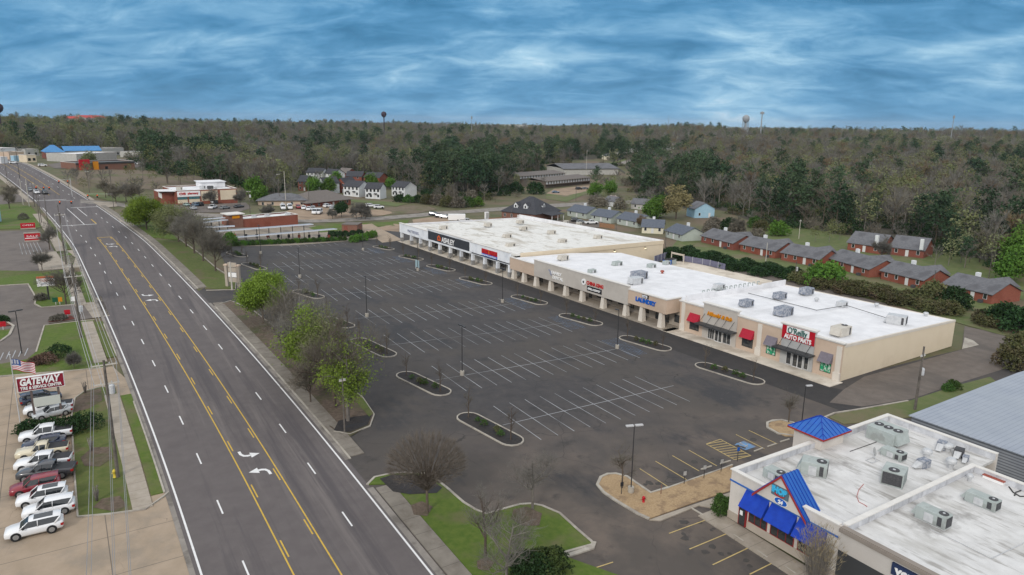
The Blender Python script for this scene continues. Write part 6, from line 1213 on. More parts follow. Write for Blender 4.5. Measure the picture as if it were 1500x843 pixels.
for x, y, c_, lb in ((88, 447, 'sign_orange', 'small orange sign on the mown lawn'), (82, 447.5, 'sign_green', 'small dark green sign on the mown lawn'), (99.5, 466, 'sign_red', 'small red and white sign in the red mulch bed'), (5, 484, 'sign_red', 'small red sign at the curved drive'), (109, 446, 'sign_white', 'white box sign beside the tall utility pole'), (118, 460, 'sign_white', 'white cabinet at the foot of the tall utility pole')):
    g = G(x, y); t = thing('small_sign', lb, 'sign', tuple(g), R(-6)); MB().box(-.06, -.06, 0, .06, .06, .9).build('post', M['galv'], t); MB().box(-.5, -.09, .7, .5, .09, 1.6).build('panel', M[c_], t)
# shopping centre pylon
g0, g1 = G(333.5, 420), G(351, 422); rz, L_ = frame_of(g0, g1); t = thing('pylon_sign', 'shopping centre pylon with two beige posts and white tenant panels', 'sign', tuple(g0), rz); hh = H(g0, 389)
for x in (0, L_): o = MB().box(x - .32, -.32, -.2, x + .32, .32, hh).build('post', M['taupe_wall'], t); MB().box(x - .45, -.45, hh, x + .45, .45, hh + .3).build('post_cap', M['stucco_tan'], o)
for k in range(4): MB().box(.5, -.15, 1.2 + k*1.15, L_ - .5, .15, 2.2 + k*1.15).build('tenant_panel', M['sign_white' if k == 1 else 'taupe_wall'], t)
# signals at the crossing
def signal(x, y, rng_y, lb, arm_from=None):
    g = G(x, rng_y); h = H(g, y); t = thing('traffic_light', lb, 'traffic light', (g[0], g[1], g[2] + h), 0, 'traffic lights over the crossing')
    MB().box(-.28, -.2, -.6, .28, .2, .6).build('housing', M['frame_dark'], t); 
    MB().tube((0, -.2, .35), (0, -.26, .35), .16, n=8).build('lens', M['signal_red'], t)
    return g, h
SG = [(55, 275.5, 291, 'traffic light on the far left of the span'), (66, 276, 291, 'traffic light above the inner waiting lane'), (74, 276, 290.5, 'traffic light above the turning lane'), (89, 266.5, 288, 'red traffic light at the far right corner'), (102, 266.5, 288, 'red traffic light beyond the right kerb'), (130, 287.5, 300, 'red traffic light over the right lanes'), (144, 287.5, 300, 'red traffic light near its pole on the right'), (89, 297.3, 309, 'dark traffic light over the nearer left lane'), (106, 296.7, 309, 'pair of dark traffic lights over the turn lane')]
for x, y, by, lb in SG: signal(x, y, by, lb)
def arm(pts, lb):
    mb = MB(); q = [G(x, by) + np.array([0, 0, 1])*(H(G(x, by), y) + .7) for x, y, by in pts]
    for a, b in zip(q[:-1], q[1:]): mb.tube(a, b, .05, n=4)
    return tag(mb.build('signal_arm', M['galv']), lb, 'signal arm', None)
arm([(128, 287, 300), (167, 287, 303)], 'metal arm holding the right hand traffic lights'); arm([(70, 297, 309), (110, 296.5, 309)], 'metal arm across the nearer lanes'); arm([(43, 275, 303), (78, 276, 290.5)], 'metal arm over the waiting cars'); arm([(86, 266, 288), (106, 266, 288.5)], 'metal arm at the far right corner of the crossing'); utility((106, 288.5), 261, 'signal pole at the far right corner of the crossing', (), False, .13, 'galv')
# hydrants, posts, stops
def hydrant(x, y, m, lb, s=1.):
    g = G(x, y); t = thing('fire_hydrant', lb, 'fire hydrant', tuple(g)); t.scale = (s,)*3; MB().lathe([(.17, 0), (.17, .06), (.12, .08), (.12, .5), (.16, .52), (.15, .62), (.09, .70), (.04, .75)], n=10).build('barrel', M[m], t, True); MB().tube((-.22, 0, .42), (.22, 0, .42), .06, n=8).build('nozzles', M[m], t)
mat('hydrant_yellow', (.58, .45, .06)); hydrant(168.5, 700, 'hydrant_yellow', 'yellow fire hydrant on the tyre shop lawn', 1.4); hydrant(942.5, 737, 'sign_red', 'red fire hydrant in the orange gravel bed', 1.15)
def post(x, y, h, m, lb, plate=None, name='sign_post', group=None):
    g = G(x, y); t = thing(name, lb, 'post', tuple(g), R(-10), group); MB().tube((0, 0, 0), (0, 0, h), .045, n=6).build('post', M[m], t)
    if plate: MB().box(-.2, -.06, h - .5, .2, -.03, h).build('plate', M[plate], t)
post(968, 725, 1.3, 'brick_brown', 'short brown post at the corner of the gravel bed', name='bollard'); post(1002, 710, 1.7, 'pole_dark', 'sign post at the gravel edge, left one', 'canopy_grey'); post(1031, 701, 1.7, 'pole_dark', 'sign post at the gravel edge, middle one', 'canopy_grey'); post(1056, 692, 1.7, 'pole_dark', 'sign post at the gravel edge, right one', 'canopy_grey'); post(1080, 676, 1.9, 'pole_dark', 'accessible bay sign post by the yellow hatching', 'sign_blue'); post(910, 725, 1.6, 'pole_dark', 'dark sign post under the thin tree in the gravel bed', 'sign_black')
def stop(a, b, lb):
    p, q = G(*a), G(*b); rz, L_ = frame_of(p, q); c = (p + q)/2; mb = MB(); mb.prism([(-.9, -.1), (.9, -.1), (.9, .1), (-.9, .1)], 0, .13); o = mb.build('wheel_stop', M['kerb_concrete']); o.location = tuple(c + np.array([0, 0, .01])); o.rotation_euler = (0, 0, rz); tag(o, lb, 'wheel stop', 'concrete wheel stops'); bev(o, .04)
for i, (a, b) in enumerate((((1025, 689), (1044, 683)), ((1053, 681), (1072, 675)), ((1102, 663), (1120, 656)), ((1122, 656), (1139, 650)), ((1143, 648), (1156, 644)))): stop(a, b, 'pale wheel stop in the yellow bays behind the gravel bed, number %s from the left' % ('one', 'two', 'three', 'four', 'five')[i])
for i, (a, b) in enumerate((((1013, 745), (1029, 755)), ((1070, 781), (1089, 794)), ((1104, 804), (1124, 818)), ((1143, 826), (1166, 842)))): stop(a, b, 'pale wheel stop along the restaurant walk, %s from the gravel' % ('first', 'second', 'third', 'fourth')[i])
# behind the middle building: bins, fence, gate
g = G(975, 384); 
for i, (x, y, m, lb) in enumerate(((977, 392, 'sign_blue', 'blue dumpster behind the middle roof'), (984, 391, 'hvac_case', 'grey-green bin beside the blue dumpster'))):
    g = G(x, y - 4); t = thing('dumpster', lb, 'dumpster', tuple(g), RZM); b_ = MB(); b_.prism([(-1., -.8), (1., -.8), (1., .8), (-1., .8)], 0, 1.5); b_.build('bin', M[m], t); l_ = MB(); l_.slab([(-1.05, -.85, 1.5), (1.05, -.85, 1.5), (1.05, .85, 1.75), (-1.05, .85, 1.75)], .06); l_.build('lid', M['frame_dark'], t)
def fence(pts, h, m, lb, post_m, step=2.5, slat=True):
    q = [G(*p) for p in pts]; t = thing('fence', lb, 'fence', tuple(q[0])); o = q[0]; n = 0
    pn = MB()
    for a, b in zip(q[:-1], q[1:]):
        d = b - a; L_ = np.hypot(*d[:2]); e = np.array([-d[1], d[0], 0])/L_*.03
        pn.add([tuple(a - o + e + [0, 0, .05]), tuple(b - o + e + [0, 0, .05]), tuple(b - o + e + [0, 0, h]), tuple(a - o + e + [0, 0, h]), tuple(a - o - e + [0, 0, .05]), tuple(b - o - e + [0, 0, .05]), tuple(b - o - e + [0, 0, h]), tuple(a - o - e + [0, 0, h])], [(3, 2, 1, 0), (4, 5, 6, 7), (3, 7, 6, 2), (0, 4, 7, 3), (1, 2, 6, 5)])
        for k in range(int(L_/step) + 1):
            if n > 40: break
            c = a + d*k*step/L_ - o; MB().box(c[0] - .06, c[1] - .06, c[2], c[0] + .06, c[1] + .06, c[2] + h + .1).build('post', M[post_m], t); n += 1
    pn.build('panel', M[m], t); return t
mat('mesh_violet', (.13, .13, .20), (.17, .17, .24), 2.); mat('wood_fence', (.24, .13, .07), (.30, .17, .10), 2.)
fence([(958, 386), (984, 377), (1002, 378)], 2.2, 'mesh_violet', 'blue-grey screened fence at the corner of the beige side wall', 'galv'); fence([(1000, 383), (1040, 390), (1062, 396)], 1.8, 'mesh_violet', 'violet mesh fence along the delivery apron', 'galv', 3.5)
fence([(878, 333), (900, 336)], 1.8, 'wood_fence', 'short brown wooden fence behind the white shop building', 'wood_fence'); fence([(716, 326), (735, 325)], 1.8, 'wood_fence', 'brown wooden bin fence left of the brick office', 'wood_fence'); 
g = G(992, 386); t = thing('gate_frame', 'yellow steel gate frame at the delivery apron', 'gate', tuple(g), RZM); 
for x in (-2.5, 2.5): MB().box(x - .1, -.1, 0, x + .1, .1, 3.2).build('post', M['bright_concrete'], t)
MB().box(-2.4, -.08, 2.6, 2.4, .08, 3.1).build('beam', M['bright_concrete'], t)
g = G(713, 321); t = thing('white_cabinet', 'white upright cabinet beside the dirt yard', 'cabinet', tuple(g)); MB().prism([(-.8, -.6), (.8, -.6), (.8, .6), (-.8, .6)], 0, 3.0).build('case', M['sign_white'], t); MB().box(-.7, -.66, .2, .7, -.62, 2.8).build('door', M['canopy_grey'], t)
# ------------------------------------------------------------------ trees and plants
def fol(n, c1, c2, sc=.5, rnd=.16, c3=None, s3=.12): return mat(n, c1, c2, sc, rough=.9, spec=.15, detail=3., rnd=rnd, c3=c3, s3=s3, f3=(.48, .62))
fol('bark_grey', (.15, .135, .12), (.21, .19, .17), 1.5); fol('bark_brown', (.085, .066, .052), (.12, .095, .075), 1.5)
fol('twig_grey', (.132, .126, .112), (.182, .174, .156)); fol('twig_brown', (.136, .122, .096), (.18, .162, .13)); fol('twig_red', (.155, .115, .070), (.20, .148, .092)); fol('twig_dark', (.105, .097, .080), (.14, .13, .108)); fol('twig_vase', (.125, .105, .088), (.17, .145, .122))
fol('leaf_spring', (.135, .205, .026), (.195, .275, .046), .6, .15, (.11, .17, .02), .5); fol('leaf_olive', (.120, .138, .055), (.16, .175, .078), .5, .13); fol('leaf_bud', (.135, .15, .072), (.175, .185, .095), .5, .13); fol('leaf_green', (.06, .135, .020), (.10, .19, .032), .5, .2); fol('leaf_tan', (.22, .195, .09), (.28, .25, .125), .5, .15)
fol('needle_dark', (.024, .050, .026), (.040, .072, .036), .35, .2); fol('needle_mid', (.044, .074, .038), (.064, .098, .050), .35, .2)
fol('shrub_dark', (.016, .040, .014), (.032, .064, .022), .8, .2); fol('shrub_mid', (.038, .085, .018), (.065, .12, .03), .8, .25); fol('shrub_olive', (.07, .078, .03), (.11, .105, .05), .6, .25, (.10, .075, .05), .3); fol('shrub_brown', (.10, .062, .048), (.14, .09, .07), .8, .2); fol('grass_tan', (.30, .25, .15), (.38, .32, .20), .8, .1); fol('blossom', (.42, .36, .34), (.52, .46, .44), .6, .1)
class Tree:
    def __init__(s, seed): s.g = random.Random(seed); s.wood = MB(); s.tips = []; s.v = []; s.f = []
    def limb(s, p, d, ln, r, lev, maxlev, kids, spread, up, n=4, wig=.14):
        g = s.g; p = Vector(p); d = Vector(d).normalized(); q = [p.copy()]
        for i in range(n):
            d = (d + Vector((g.gauss(0, wig), g.gauss(0, wig), g.gauss(0, wig) + up))).normalized(); p = p + d*(ln/n); q.append(p.copy())
        for i in range(n): s.wood.tube(q[i], q[i+1], r*(1 - .72*i/n), r*(1 - .72*(i+1)/n), 5 if lev < 2 else 3, cap=False)
        if lev >= maxlev: s.tips.append((q[-1], d, ln)); s.tips.append((q[-2], d, ln)); return
        for k in range(kids[lev]):
            t = .28 + .72*(k + g.random())/kids[lev]; i = min(int(t*n), n-1); a = q[i].lerp(q[i+1], t*n - i)
            az = g.uniform(0, 6.283); sd = d.orthogonal().normalized(); sd = Matrix.Rotation(az, 3, d) @ sd; nd_ = (d*(1 - spread) + sd*spread + Vector((0, 0, up*1.5))).normalized()
            s.limb(a, nd_, ln*g.uniform(.45, .68)*(1.12 - .35*t), r*.46*(1.1 - .5*t), lev + 1, maxlev, kids, spread, up, max(2, n - 1), wig)
        s.tips.append((q[-1], d, ln*.5))
    def twigs(s, per, ln, w, out=.8, up=.35):    # thin pointed sprays at the branch ends
        g = s.g
        for p, d, l_ in s.tips:
            for _ in range(per):
                e = (d*out + Vector((g.gauss(0, .55), g.gauss(0, .55), g.gauss(up, .45)))).normalized(); a = p - d*g.uniform(0, .5)*l_*.5; b = a + e*ln*g.uniform(.5, 1.25)
                sd = e.cross(Vector((g.gauss(0, 1), g.gauss(0, 1), g.gauss(0, 1)))); sd = sd.normalized()*w*.5
                o = len(s.v); s.v += [a + sd, a - sd, b]; s.f.append((o, o+1, o+2))
    def leaves(s, per, size, rad, tri=True, flat=1.):
        g = s.g
        for p, d, l_ in s.tips:
            for _ in range(per):
                c = p + Vector((g.gauss(0, rad), g.gauss(0, rad), g.gauss(0, rad*flat))); n_ = Vector((g.gauss(0, 1), g.gauss(0, 1), g.gauss(.5, 1))).normalized(); a = n_.orthogonal().normalized(); a = Matrix.Rotation(g.uniform(0, 6.28), 3, n_) @ a; b = n_.cross(a); z = size*g.uniform(.5, 1.3)
                o = len(s.v); s.v += [c - a*z*.5 - b*z*.35, c + a*z*.5 - b*z*.2, c + b*z*.6]; s.f.append((o, o+1, o+2))
    def meshes(s, bark, leaf):
        t = s.wood.mesh('trunk', M[bark], True); me = bpy.data.meshes.new('crown'); me.from_pydata([tuple(v) for v in s.v], [], s.f); me.materials.append(M[leaf]); me.update(); return t, me
def bare(seed, h, w, per=3, tl=1.2, tw=.05, kids=(8, 5, 4), bark='bark_grey', leaf='twig_grey', trunk=.28, up=.10, spread=.62, lev=2):
    t = Tree(seed); t.wood.tube((0, 0, -.3), (0, 0, h*trunk*1.02), h*.022, h*.017, 7, cap=False)
    g = t.g; t.limb((0, 0, h*trunk*.9), (0, 0, 1), h*.58, h*.016, 1, lev + 1, (0,) + kids, spread, .02, 5, .07)
    n = kids[0]
    for k in range(n):
        a = 6.283*k/n + g.uniform(-.4, .4); z = h*trunk*(.75 + .9*k/n); el = g.uniform(.35, .9)
        t.limb((0, 0, z), (math.cos(a)*math.cos(el), math.sin(a)*math.cos(el), math.sin(el)), w*g.uniform(.75, 1.05), h*.0105, 1, lev + 1, (0,) + kids, spread, up, 4, .13)
    if per: t.twigs(per, tl, tw)
    return t
def tree(t, base, label, bark, leaf, rz=0., sc=1., group=None, name='tree', cat='tree'):
    a, b = t.meshes(bark, leaf); o = thing(name, label, cat, tuple(base), rz, group); o.scale = (sc,)*3
    link(bpy.data.objects.new('trunk', a), o); link(bpy.data.objects.new('crown', b), o); return o
def leafy(seed, h, w, per, size, rad, kids=(9, 5, 4), trunk=.22, spread=.6, lev=2, up=.08):
    t = bare(seed, h, w, 0, kids=kids, trunk=trunk, spread=spread, lev=lev, up=up); t.leaves(per, size, rad); return t
# --- the big trees of the planted strip
g = G(386, 474); tree(leafy(3, H(g, 397)*.96, 5.0, 34, .25, .55, (12, 6, 5), up=.14), g, 'bright yellow-green spring tree at the corner of the lot entrance', 'bark_brown', 'leaf_spring', .6)
g = G(490, 598); t_ = bare(14, 13.5, 6.8, 5, 1.3, .03, (10, 6, 5), leaf='twig_brown'); t_.wood.v = t_.wood.v; tree(t_, g, 'tall bare brown tree with ivy-dark trunk near the tip of the planted strip', 'bark_brown', 'twig_brown', 1.)
g = G(455, 560); tree(leafy(21, 12., 4.3, 18, .25, .55, (9, 6, 4), up=.16), g, 'loose yellow-green tree in the middle of the planted strip', 'bark_brown', 'leaf_spring', 2.)
g = G(430, 520); tree(bare(23, 12.5, 5.6, 5, 1.3, .03, (10, 6, 4), leaf='twig_brown'), g, 'bare tan-brown tree just behind the bright green tree', 'bark_grey', 'twig_brown', 3.)
g = G(476, 572); tree(leafy(25, 13.5, 4.8, 9, .22, .7, (8, 6, 5), up=.14), g, 'thin olive-green tree rising behind the loose yellow-green tree', 'bark_brown', 'leaf_olive', 4.)
g = G(510, 618); tree(leafy(26, 12.5, 4., 9, .22, .55, (7, 6, 5), up=.16), g, 'sparse tree with fresh green leaf tips over the lamp-side of the planted strip', 'bark_grey', 'leaf_spring', 5.)
g = G(455, 590); tree(bare(28, 12.5, 5.4, 5, 1.3, .03, (10, 6, 4)), G(447, 545), 'tall grey bare tree in the middle of the planted strip', 'bark_grey', 'twig_grey', 2.2); tree(leafy(29, 11., 4.2, 7, .22, .7, (8, 6, 4)), G(468, 552), 'hazy olive tree on the lot side of the planted strip', 'bark_grey', 'leaf_olive', .9); g = G(455, 590); tree(bare(27, 6., 3., 5, 1., .045, (7, 5, 4), leaf='twig_brown'), g, 'low bare thicket tree against the right side walk', 'bark_brown', 'twig_brown', 1.5)
for i, (x, y, h, w, kd, lb) in enumerate(((215, 337, 11.5, 5.2, 'S', 'round green tree at the far kerb, left of a pair'), (205, 333, 9, 4.2, 'S', 'round green tree half behind the left of the pair'), (262, 355, 11, 5.4, 'O', 'olive-green tree right of the round green tree'), (285, 372, 10.5, 5., 'B', 'grey bare tree before the strip beyond the entrance'), (298, 383, 10.5, 5.2, 'D', 'dark grey bare tree left of the pylon'), (316, 398, 9.5, 4.6, 'D', 'dark grey bare tree right beside the pylon'), (273, 362, 10., 4.6, 'D', 'dark bare tree between the olive tree and the grey one'), (246, 342, 9.5, 4.5, 'O', 'olive tree between the round green tree and the olive one'))):
    g = G(x, y)
    if kd == 'S': t_ = leafy(40 + i, h, w, 18, .36, .7, (9, 6, 4)); m_ = 'leaf_spring' if i == 99 else 'leaf_green2'
    elif kd == 'O': t_ = leafy(40 + i, h, w, 7, .36, .8, (9, 6, 4)); m_ = 'leaf_olive'
    else: t_ = bare(40 + i, h*1.08, w*1.1, 7, 1.1, .038, (9, 6, 4)); m_ = 'twig_grey' if kd == 'B' else 'twig_dark'
    if m_ == 'leaf_green2' and m_ not in M: fol('leaf_green2', (.10, .165, .018), (.155, .225, .03), .6, .15)
    tree(t_, g, lb, 'bark_brown', m_, i*1.1)
# --- the corner lawn
g = G(626, 752); hv = H(g, 632)
def vase(h, w):
    t = Tree(77); gg = t.g; t.wood.tube((0, 0, -.2), (0, 0, h*.33), .17, .14, 7, cap=False)
    for k in range(190):
        a = 6.283*k*.618; ph = R(100)*math.sqrt((k + .5)/190.); top = Vector((math.cos(a)*w*math.sin(ph), math.sin(a)*w*math.sin(ph), h*(.60 + .34*math.cos(ph) + gg.gauss(0, .012))))
        b0 = Vector((0, 0, h*(.27 + .08*gg.random()))); mid = b0.lerp(top, .5) + Vector((0, 0, h*.05*math.sin(ph)))
        q = [b0, b0.lerp(mid, .5) + Vector((gg.gauss(0, .06), gg.gauss(0, .06), 0)), mid, mid.lerp(top, .5) + Vector((gg.gauss(0, .08), gg.gauss(0, .08), h*.012)), top]
        for i in range(4): t.wood.tube(q[i], q[i+1], .042*(1 - .22*i), .042*(1 - .22*(i+1)), 3, cap=False)
        d = (top - mid).normalized()
        for i, n_ in ((3, 7), (4, 13)):
            for _ in range(n_): t.tips.append((q[i].lerp(q[i-1], gg.random()*.7), d, .6))
    t.twigs(3, h*.10, .020, 1.0, .3); return t
tree(vase(hv, 4.1), g, 'round fan-shaped bare tree on the corner lawn by the road', 'bark_brown', 'twig_vase', 0)
g = G(780, 747); tree(bare(81, H(g, 655), 3.2, 2, .8, .018, (8, 5, 4), trunk=.3), g, 'slim bare grey tree at the bulge of the corner lawn kerb', 'bark_grey', 'twig_grey', 1.)
g = G(711, 815); tree(bare(82, H(g, 722), 2.6, 2, .8, .018, (7, 5, 4), trunk=.36, up=.16), g, 'small bare forked tree on the brown patch of the corner lawn', 'bark_brown', 'twig_grey', 2.)
g = G(742, 850); tree(bare(83, H(g, 738), 3.4, 2, .9, .02, (9, 6, 4), trunk=.2, up=.13), g, 'bare grey-green tree at the photo bottom in front of the dark bush', 'bark_grey', 'twig_grey', 3.)
fol('shrub_olive2', (.030, .052, .016), (.075, .095, .030), .7, .1, (.02, .034, .012), .5)
def bush_tree(seed, w, h, n, size, leafm, base, label, name='shrub', cat='shrub', group=None, rz=0., stems=True):
    t = Tree(seed); gg = t.g
    for k in range(9 if stems else 3): a = k*.7; t.wood.tube((0, 0, -.15), (math.cos(a)*w*.4, math.sin(a)*w*.4, h*.6), .03, .012, 3, cap=False)
    for k in range(n):
        a = gg.uniform(0, 6.283); z = gg.random()**.8; rr = w*math.sqrt(max(.05, 1 - (z*1.05 - .18)**2*1.15))*math.sqrt(gg.uniform(.25, 1))*(1 + .16*math.sin(3*a + seed) + .1*math.sin(7*a))
        t.tips.append((Vector((math.cos(a)*rr, math.sin(a)*rr, h*(.06 + .9*z)*(1 + .10*math.sin(2*a + seed)))), Vector((0, 0, 1)), .3))
    t.leaves(3, size, size*.5); return tree(t, base, label, 'bark_brown', leafm, rz, 1., group, name, cat)
g = G(800, 842); bush_tree(90, 2.2, 2.6, 1000, .22, 'shrub_olive2', g, 'rounded dark green bush at the photo bottom by the corner lawn'); g = G(775, 850); bush_tree(91, 2.2, 2.6, 900, .26, 'shrub_dark', g, 'blackish bush left of the rounded dark green bush')
g = G(1058, 752); bush_tree(92, 1.25, 2.0, 800, .2, 'shrub_mid', g, 'clipped green bush at the left corner of the restaurant')
def plume(seed, h, w, n, base, label, m):
    t = Tree(seed); gg = t.g
    for k in range(n):
        a = gg.uniform(0, 6.283); r0 = gg.random()*w*.3; r1 = r0 + gg.random()*w; hh = h*gg.uniform(.55, 1.05)*(1 - .18*(r1/w)**2)
        p = Vector((math.cos(a)*r0, math.sin(a)*r0, 0)); q = Vector((math.cos(a)*r1*.6, math.sin(a)*r1*.6, hh*.7)); e = Vector((math.cos(a)*r1, math.sin(a)*r1, hh))
        t.wood.tube(p, q, .018, .012, 3, cap=False); t.wood.tube(q, e, .012, .006, 3, cap=False); t.tips.append((q.lerp(e, gg.random()), (e - q).normalized(), .6)); t.tips.append((e, (e - q).normalized(), .5))
    t.twigs(6, .5, .022, 1., .4); return tree(t, base, label, 'bark_grey', m, 0, 1., None, 'ornamental_shrub', 'shrub')
g = np.array([54.2, 33.6, 0.]); plume(95, 6.6, 1.9, 230, g, 'tall wispy tan shrub against the phone shop wall', 'grass_tan')
g = G(1205, 845); plume(96, 4.2, 1.2, 120, g, 'shorter wispy tan shrub left of the tall wispy one', 'grass_tan')
for x, y, h, w, lb in ((911, 716, 5.2, 1.5, 'thin bare young tree beside the tall lamp post in the gravel'), (1155, 619, 4.2, 1.3, 'dark young tree in the small round gravel bed')): g = G(x, y); tree(bare(int(x), h, w, 2, .5, .022, (7, 4, 3), leaf='twig_dark', trunk=.42), g, lb, 'bark_brown', 'twig_dark')
# young trees and little shrubs in the islands
YT = [bare(200 + i, 4.2, .95, 1, .4, .02, (5, 3, 3), trunk=.4, up=.22) for i in range(3)]; YM = [t_.meshes('bark_brown', 'twig_dark') for t_ in YT]
SHm = [bush_tree(300 + i, .55, .75, 60, .17, 'shrub_mid' if i < 2 else 'shrub_olive', (0, 0, -50), 'small green shrub on an island') for i in range(3)]
gg = random.Random(5)
first_sh = [0, 0, 0]
for i, (a, b, w) in enumerate(ISL):
    lab = [o for o in COL.objects if o.get('category') == 'planter island'][i]['label']
    d = b - a; L_ = np.hypot(*d[:2])
    for j, f in enumerate((.13, .86)):
        p = a + d*f; o = thing('young_tree', ('young bare tree, far end of the ' if f < .5 else 'young bare tree, near end of the ') + lab.replace('dark mulch ', ''), 'tree', (p[0], p[1], float(T(p[0], p[1])) + .1), gg.uniform(0, 6), 'young trees in the islands')
        m_ = YM[(i + j) % 3]; o.scale = (gg.uniform(.85, 1.15),)*3; link(bpy.data.objects.new('trunk', m_[0]), o); link(bpy.data.objects.new('crown', m_[1]), o)
    n = 4 if L_ > 8 else 3
    for k in range(n):
        p = a + d*(.3 + .42*k/(n - 1)) + np.array([gg.uniform(-.4, .4), gg.uniform(-.4, .4), 0]); q = (i + k) % 3; s_ = gg.uniform(.75, 1.15)
        lb = 'small green shrub on the ' + lab.replace('dark mulch ', '')
        if first_sh[q] == 0: o = SHm[q]; first_sh[q] = 1; o['label'] = lb; o['group'] = 'shrubs in the islands'; o.location = (p[0], p[1], float(T(p[0], p[1])) + .1); o.scale = (s_,)*3
        else: dup(SHm[q], (p[0], p[1], float(T(p[0], p[1])) + .1), gg.uniform(0, 6), lb, 'shrubs in the islands', s_)
# left side plants
for i, (x, y, w, h, m_, lb) in enumerate(((42, 634, 1.5, 1.6, 'shrub_dark', 'dark round hedge bush left of the sign posts'), (72, 632, 1.7, 1.6, 'shrub_dark', 'dark round hedge bush between the sign posts'), (104, 631, 1.9, 1.9, 'shrub_dark', 'dark round hedge bush right of the sign posts'), (126, 629, 2.1, 2.2, 'shrub_dark', 'largest dark round bush at the end of the hedge'), (88, 522, 2.2, 1.9, 'shrub_dark', 'dark green bush on the mown lawn behind the flag'), (68, 532, 1.9, 1.5, 'shrub_brown', 'brown low bush next to the dark green one'), (54, 533, 1.3, 1.1, 'shrub_brown', 'small brown bush at the left end of the brown bushes'), (60, 440, 1.3, 1.3, 'twig_dark', 'dark dry bush at the banner sign post'), (89, 469, 1.0, 1.0, 'twig_dark', 'dark dry bush in the red mulch'), (80, 470, .8, .8, 'twig_dark', 'smaller dark dry bush in the red mulch'), (2, 472, 1.4, 1.2, 'shrub_dark', 'dark bush at the left edge by the curved drive'), (35, 322, 1.8, 2.2, 'twig_dark', 'bushy dark round shrub on the far lawn'))):
    bush_tree(100 + i, w, h, 420, .24, m_, G(x, y), lb)
for i, (x, y, h, w, lf, lb) in enumerate(((97, 447, 7.5, 4.2, 'twig_dark', 'leaning dark bare tree behind the tall utility pole'), (62, 396, 5., 2., 'twig_grey', 'small bare tree at the edge of the old left lot'), (73, 366, 7.5, 2.6, 'twig_grey', 'bare tree beside the double red sign'), (17, 296, 8, 3.2, 'twig_brown', 'pair-crowned brownish tree in front of the teal shop'), (14, 306, 8.5, 2.6, 'twig_brown', 'thin brown tree right by the far left lawn'), (109, 540, 2.4, .8, 'twig_grey', 'small bare shrub tree on the brown end of the mown lawn'))):
    g = G(x, y); tree(bare(500 + i, h, w, 5, .9, .04, (8, 6, 4), leaf=lf), g, lb, 'bark_brown', lf, i)
for i, (x, y, h) in enumerate(((125, 577, 2.1), (134, 662, 2.3), (142, 735, 2.2))):
    t = Tree(600 + i)
    for k in range(7): a = k*.9; t.wood.tube((0, 0, -.1), (math.cos(a)*.28, math.sin(a)*.28, h*(.6 + .05*k)), .10, .05, 5)
    t.tips = [(Vector((math.cos(k*.9)*.28, math.sin(k*.9)*.28, h*.75)), Vector((0, 0, 1)), .3) for k in range(7)]; t.twigs(4, .5, .03); tree(t, G(x, y), ('cut-back bare crape myrtle nearest the blank board', 'cut-back bare crape myrtle in the middle of the tyre shop lawn', 'cut-back bare crape myrtle nearest the white estate cars')[i], 'bark_grey', 'twig_grey', 0, 1., 'pruned trees on the tyre shop lawn')
# hedges and bushes of the middle distance
HB = {m_: bush_tree(700 + i, 1.6, 2.0, 520, .27, m_, (0, 0, -80), 'x') for i, m_ in enumerate(('shrub_dark', 'shrub_mid', 'shrub_olive', 'twig_brown', 'leaf_green', 'blossom', 'leaf_tan'))}
used = {k: False for k in HB}
def bush(m_, x, y, s, label, group, sz=None, name=None):
    g = G(x, y); sc = (s, s, sz or s)
    if not used[m_]: o = HB[m_]; used[m_] = True; o.location = tuple(g); o.scale = sc; o['label'] = label; o['group'] = group
    else: dup(HB[m_], g, gg.uniform(0, 6), label, group, sc)
for i in range(27): t_ = i/26.; bush('shrub_mid' if i % 3 else 'leaf_green', 337 + 168*t_, 361 - 8.5*t_, .62 + .1*(i % 2), 'low green bush in the clipped row between car wash and parking lot', 'clipped row along the car wash')
for i, (x, y) in enumerate(((486, 347), (496, 347), (506, 346.5), (517, 346), (527, 345))): bush('shrub_dark', x, y, 1., 'dark green hedge bush in front of the small brick shed', 'hedge at the brick shed')
for i, (x, y) in enumerate(((541, 349), (547, 347.5), (518, 355), (524, 353.5), (532, 352))): bush('leaf_green', x, y, 1.1, 'round green bush at the far right corner of the parking lot', 'bushes at the lot corner')
bush('leaf_green', 337, 357, 1.3, 'yellow-green bush at the left end of the clipped row', None, 1.6)
for i in range(46):                              # the long hedge behind the shops
    t_ = i/45.; x = 968 + 500*t_; y = 375 + 12*t_ + 92*t_**1.15 + gg.uniform(-3, 4)
    if 1395 < x < 1440: continue
    k = 'shrub_dark' if x < 1160 else 'shrub_olive'
    bush(k, x, y, gg.uniform(1.5, 2.1) if x < 1160 else gg.uniform(1.5, 2.2), 'dark evergreen bush in the long hedge behind the middle shop roof' if k == 'shrub_dark' else 'brownish bush in the overgrown hedge behind the auto parts roof', 'dark hedge behind the shops' if k == 'shrub_dark' else 'overgrown hedge behind the shops', gg.uniform(1.0, 1.5))
    if i % 2: bush(k, x + gg.uniform(-8, 8), y - 7, gg.uniform(1.3, 1.9), 'dark evergreen bush in the long hedge behind the middle shop roof' if k == 'shrub_dark' else 'brownish bush in the overgrown hedge behind the auto parts roof', 'dark hedge behind the shops' if k == 'shrub_dark' else 'overgrown hedge behind the shops', 1.1)
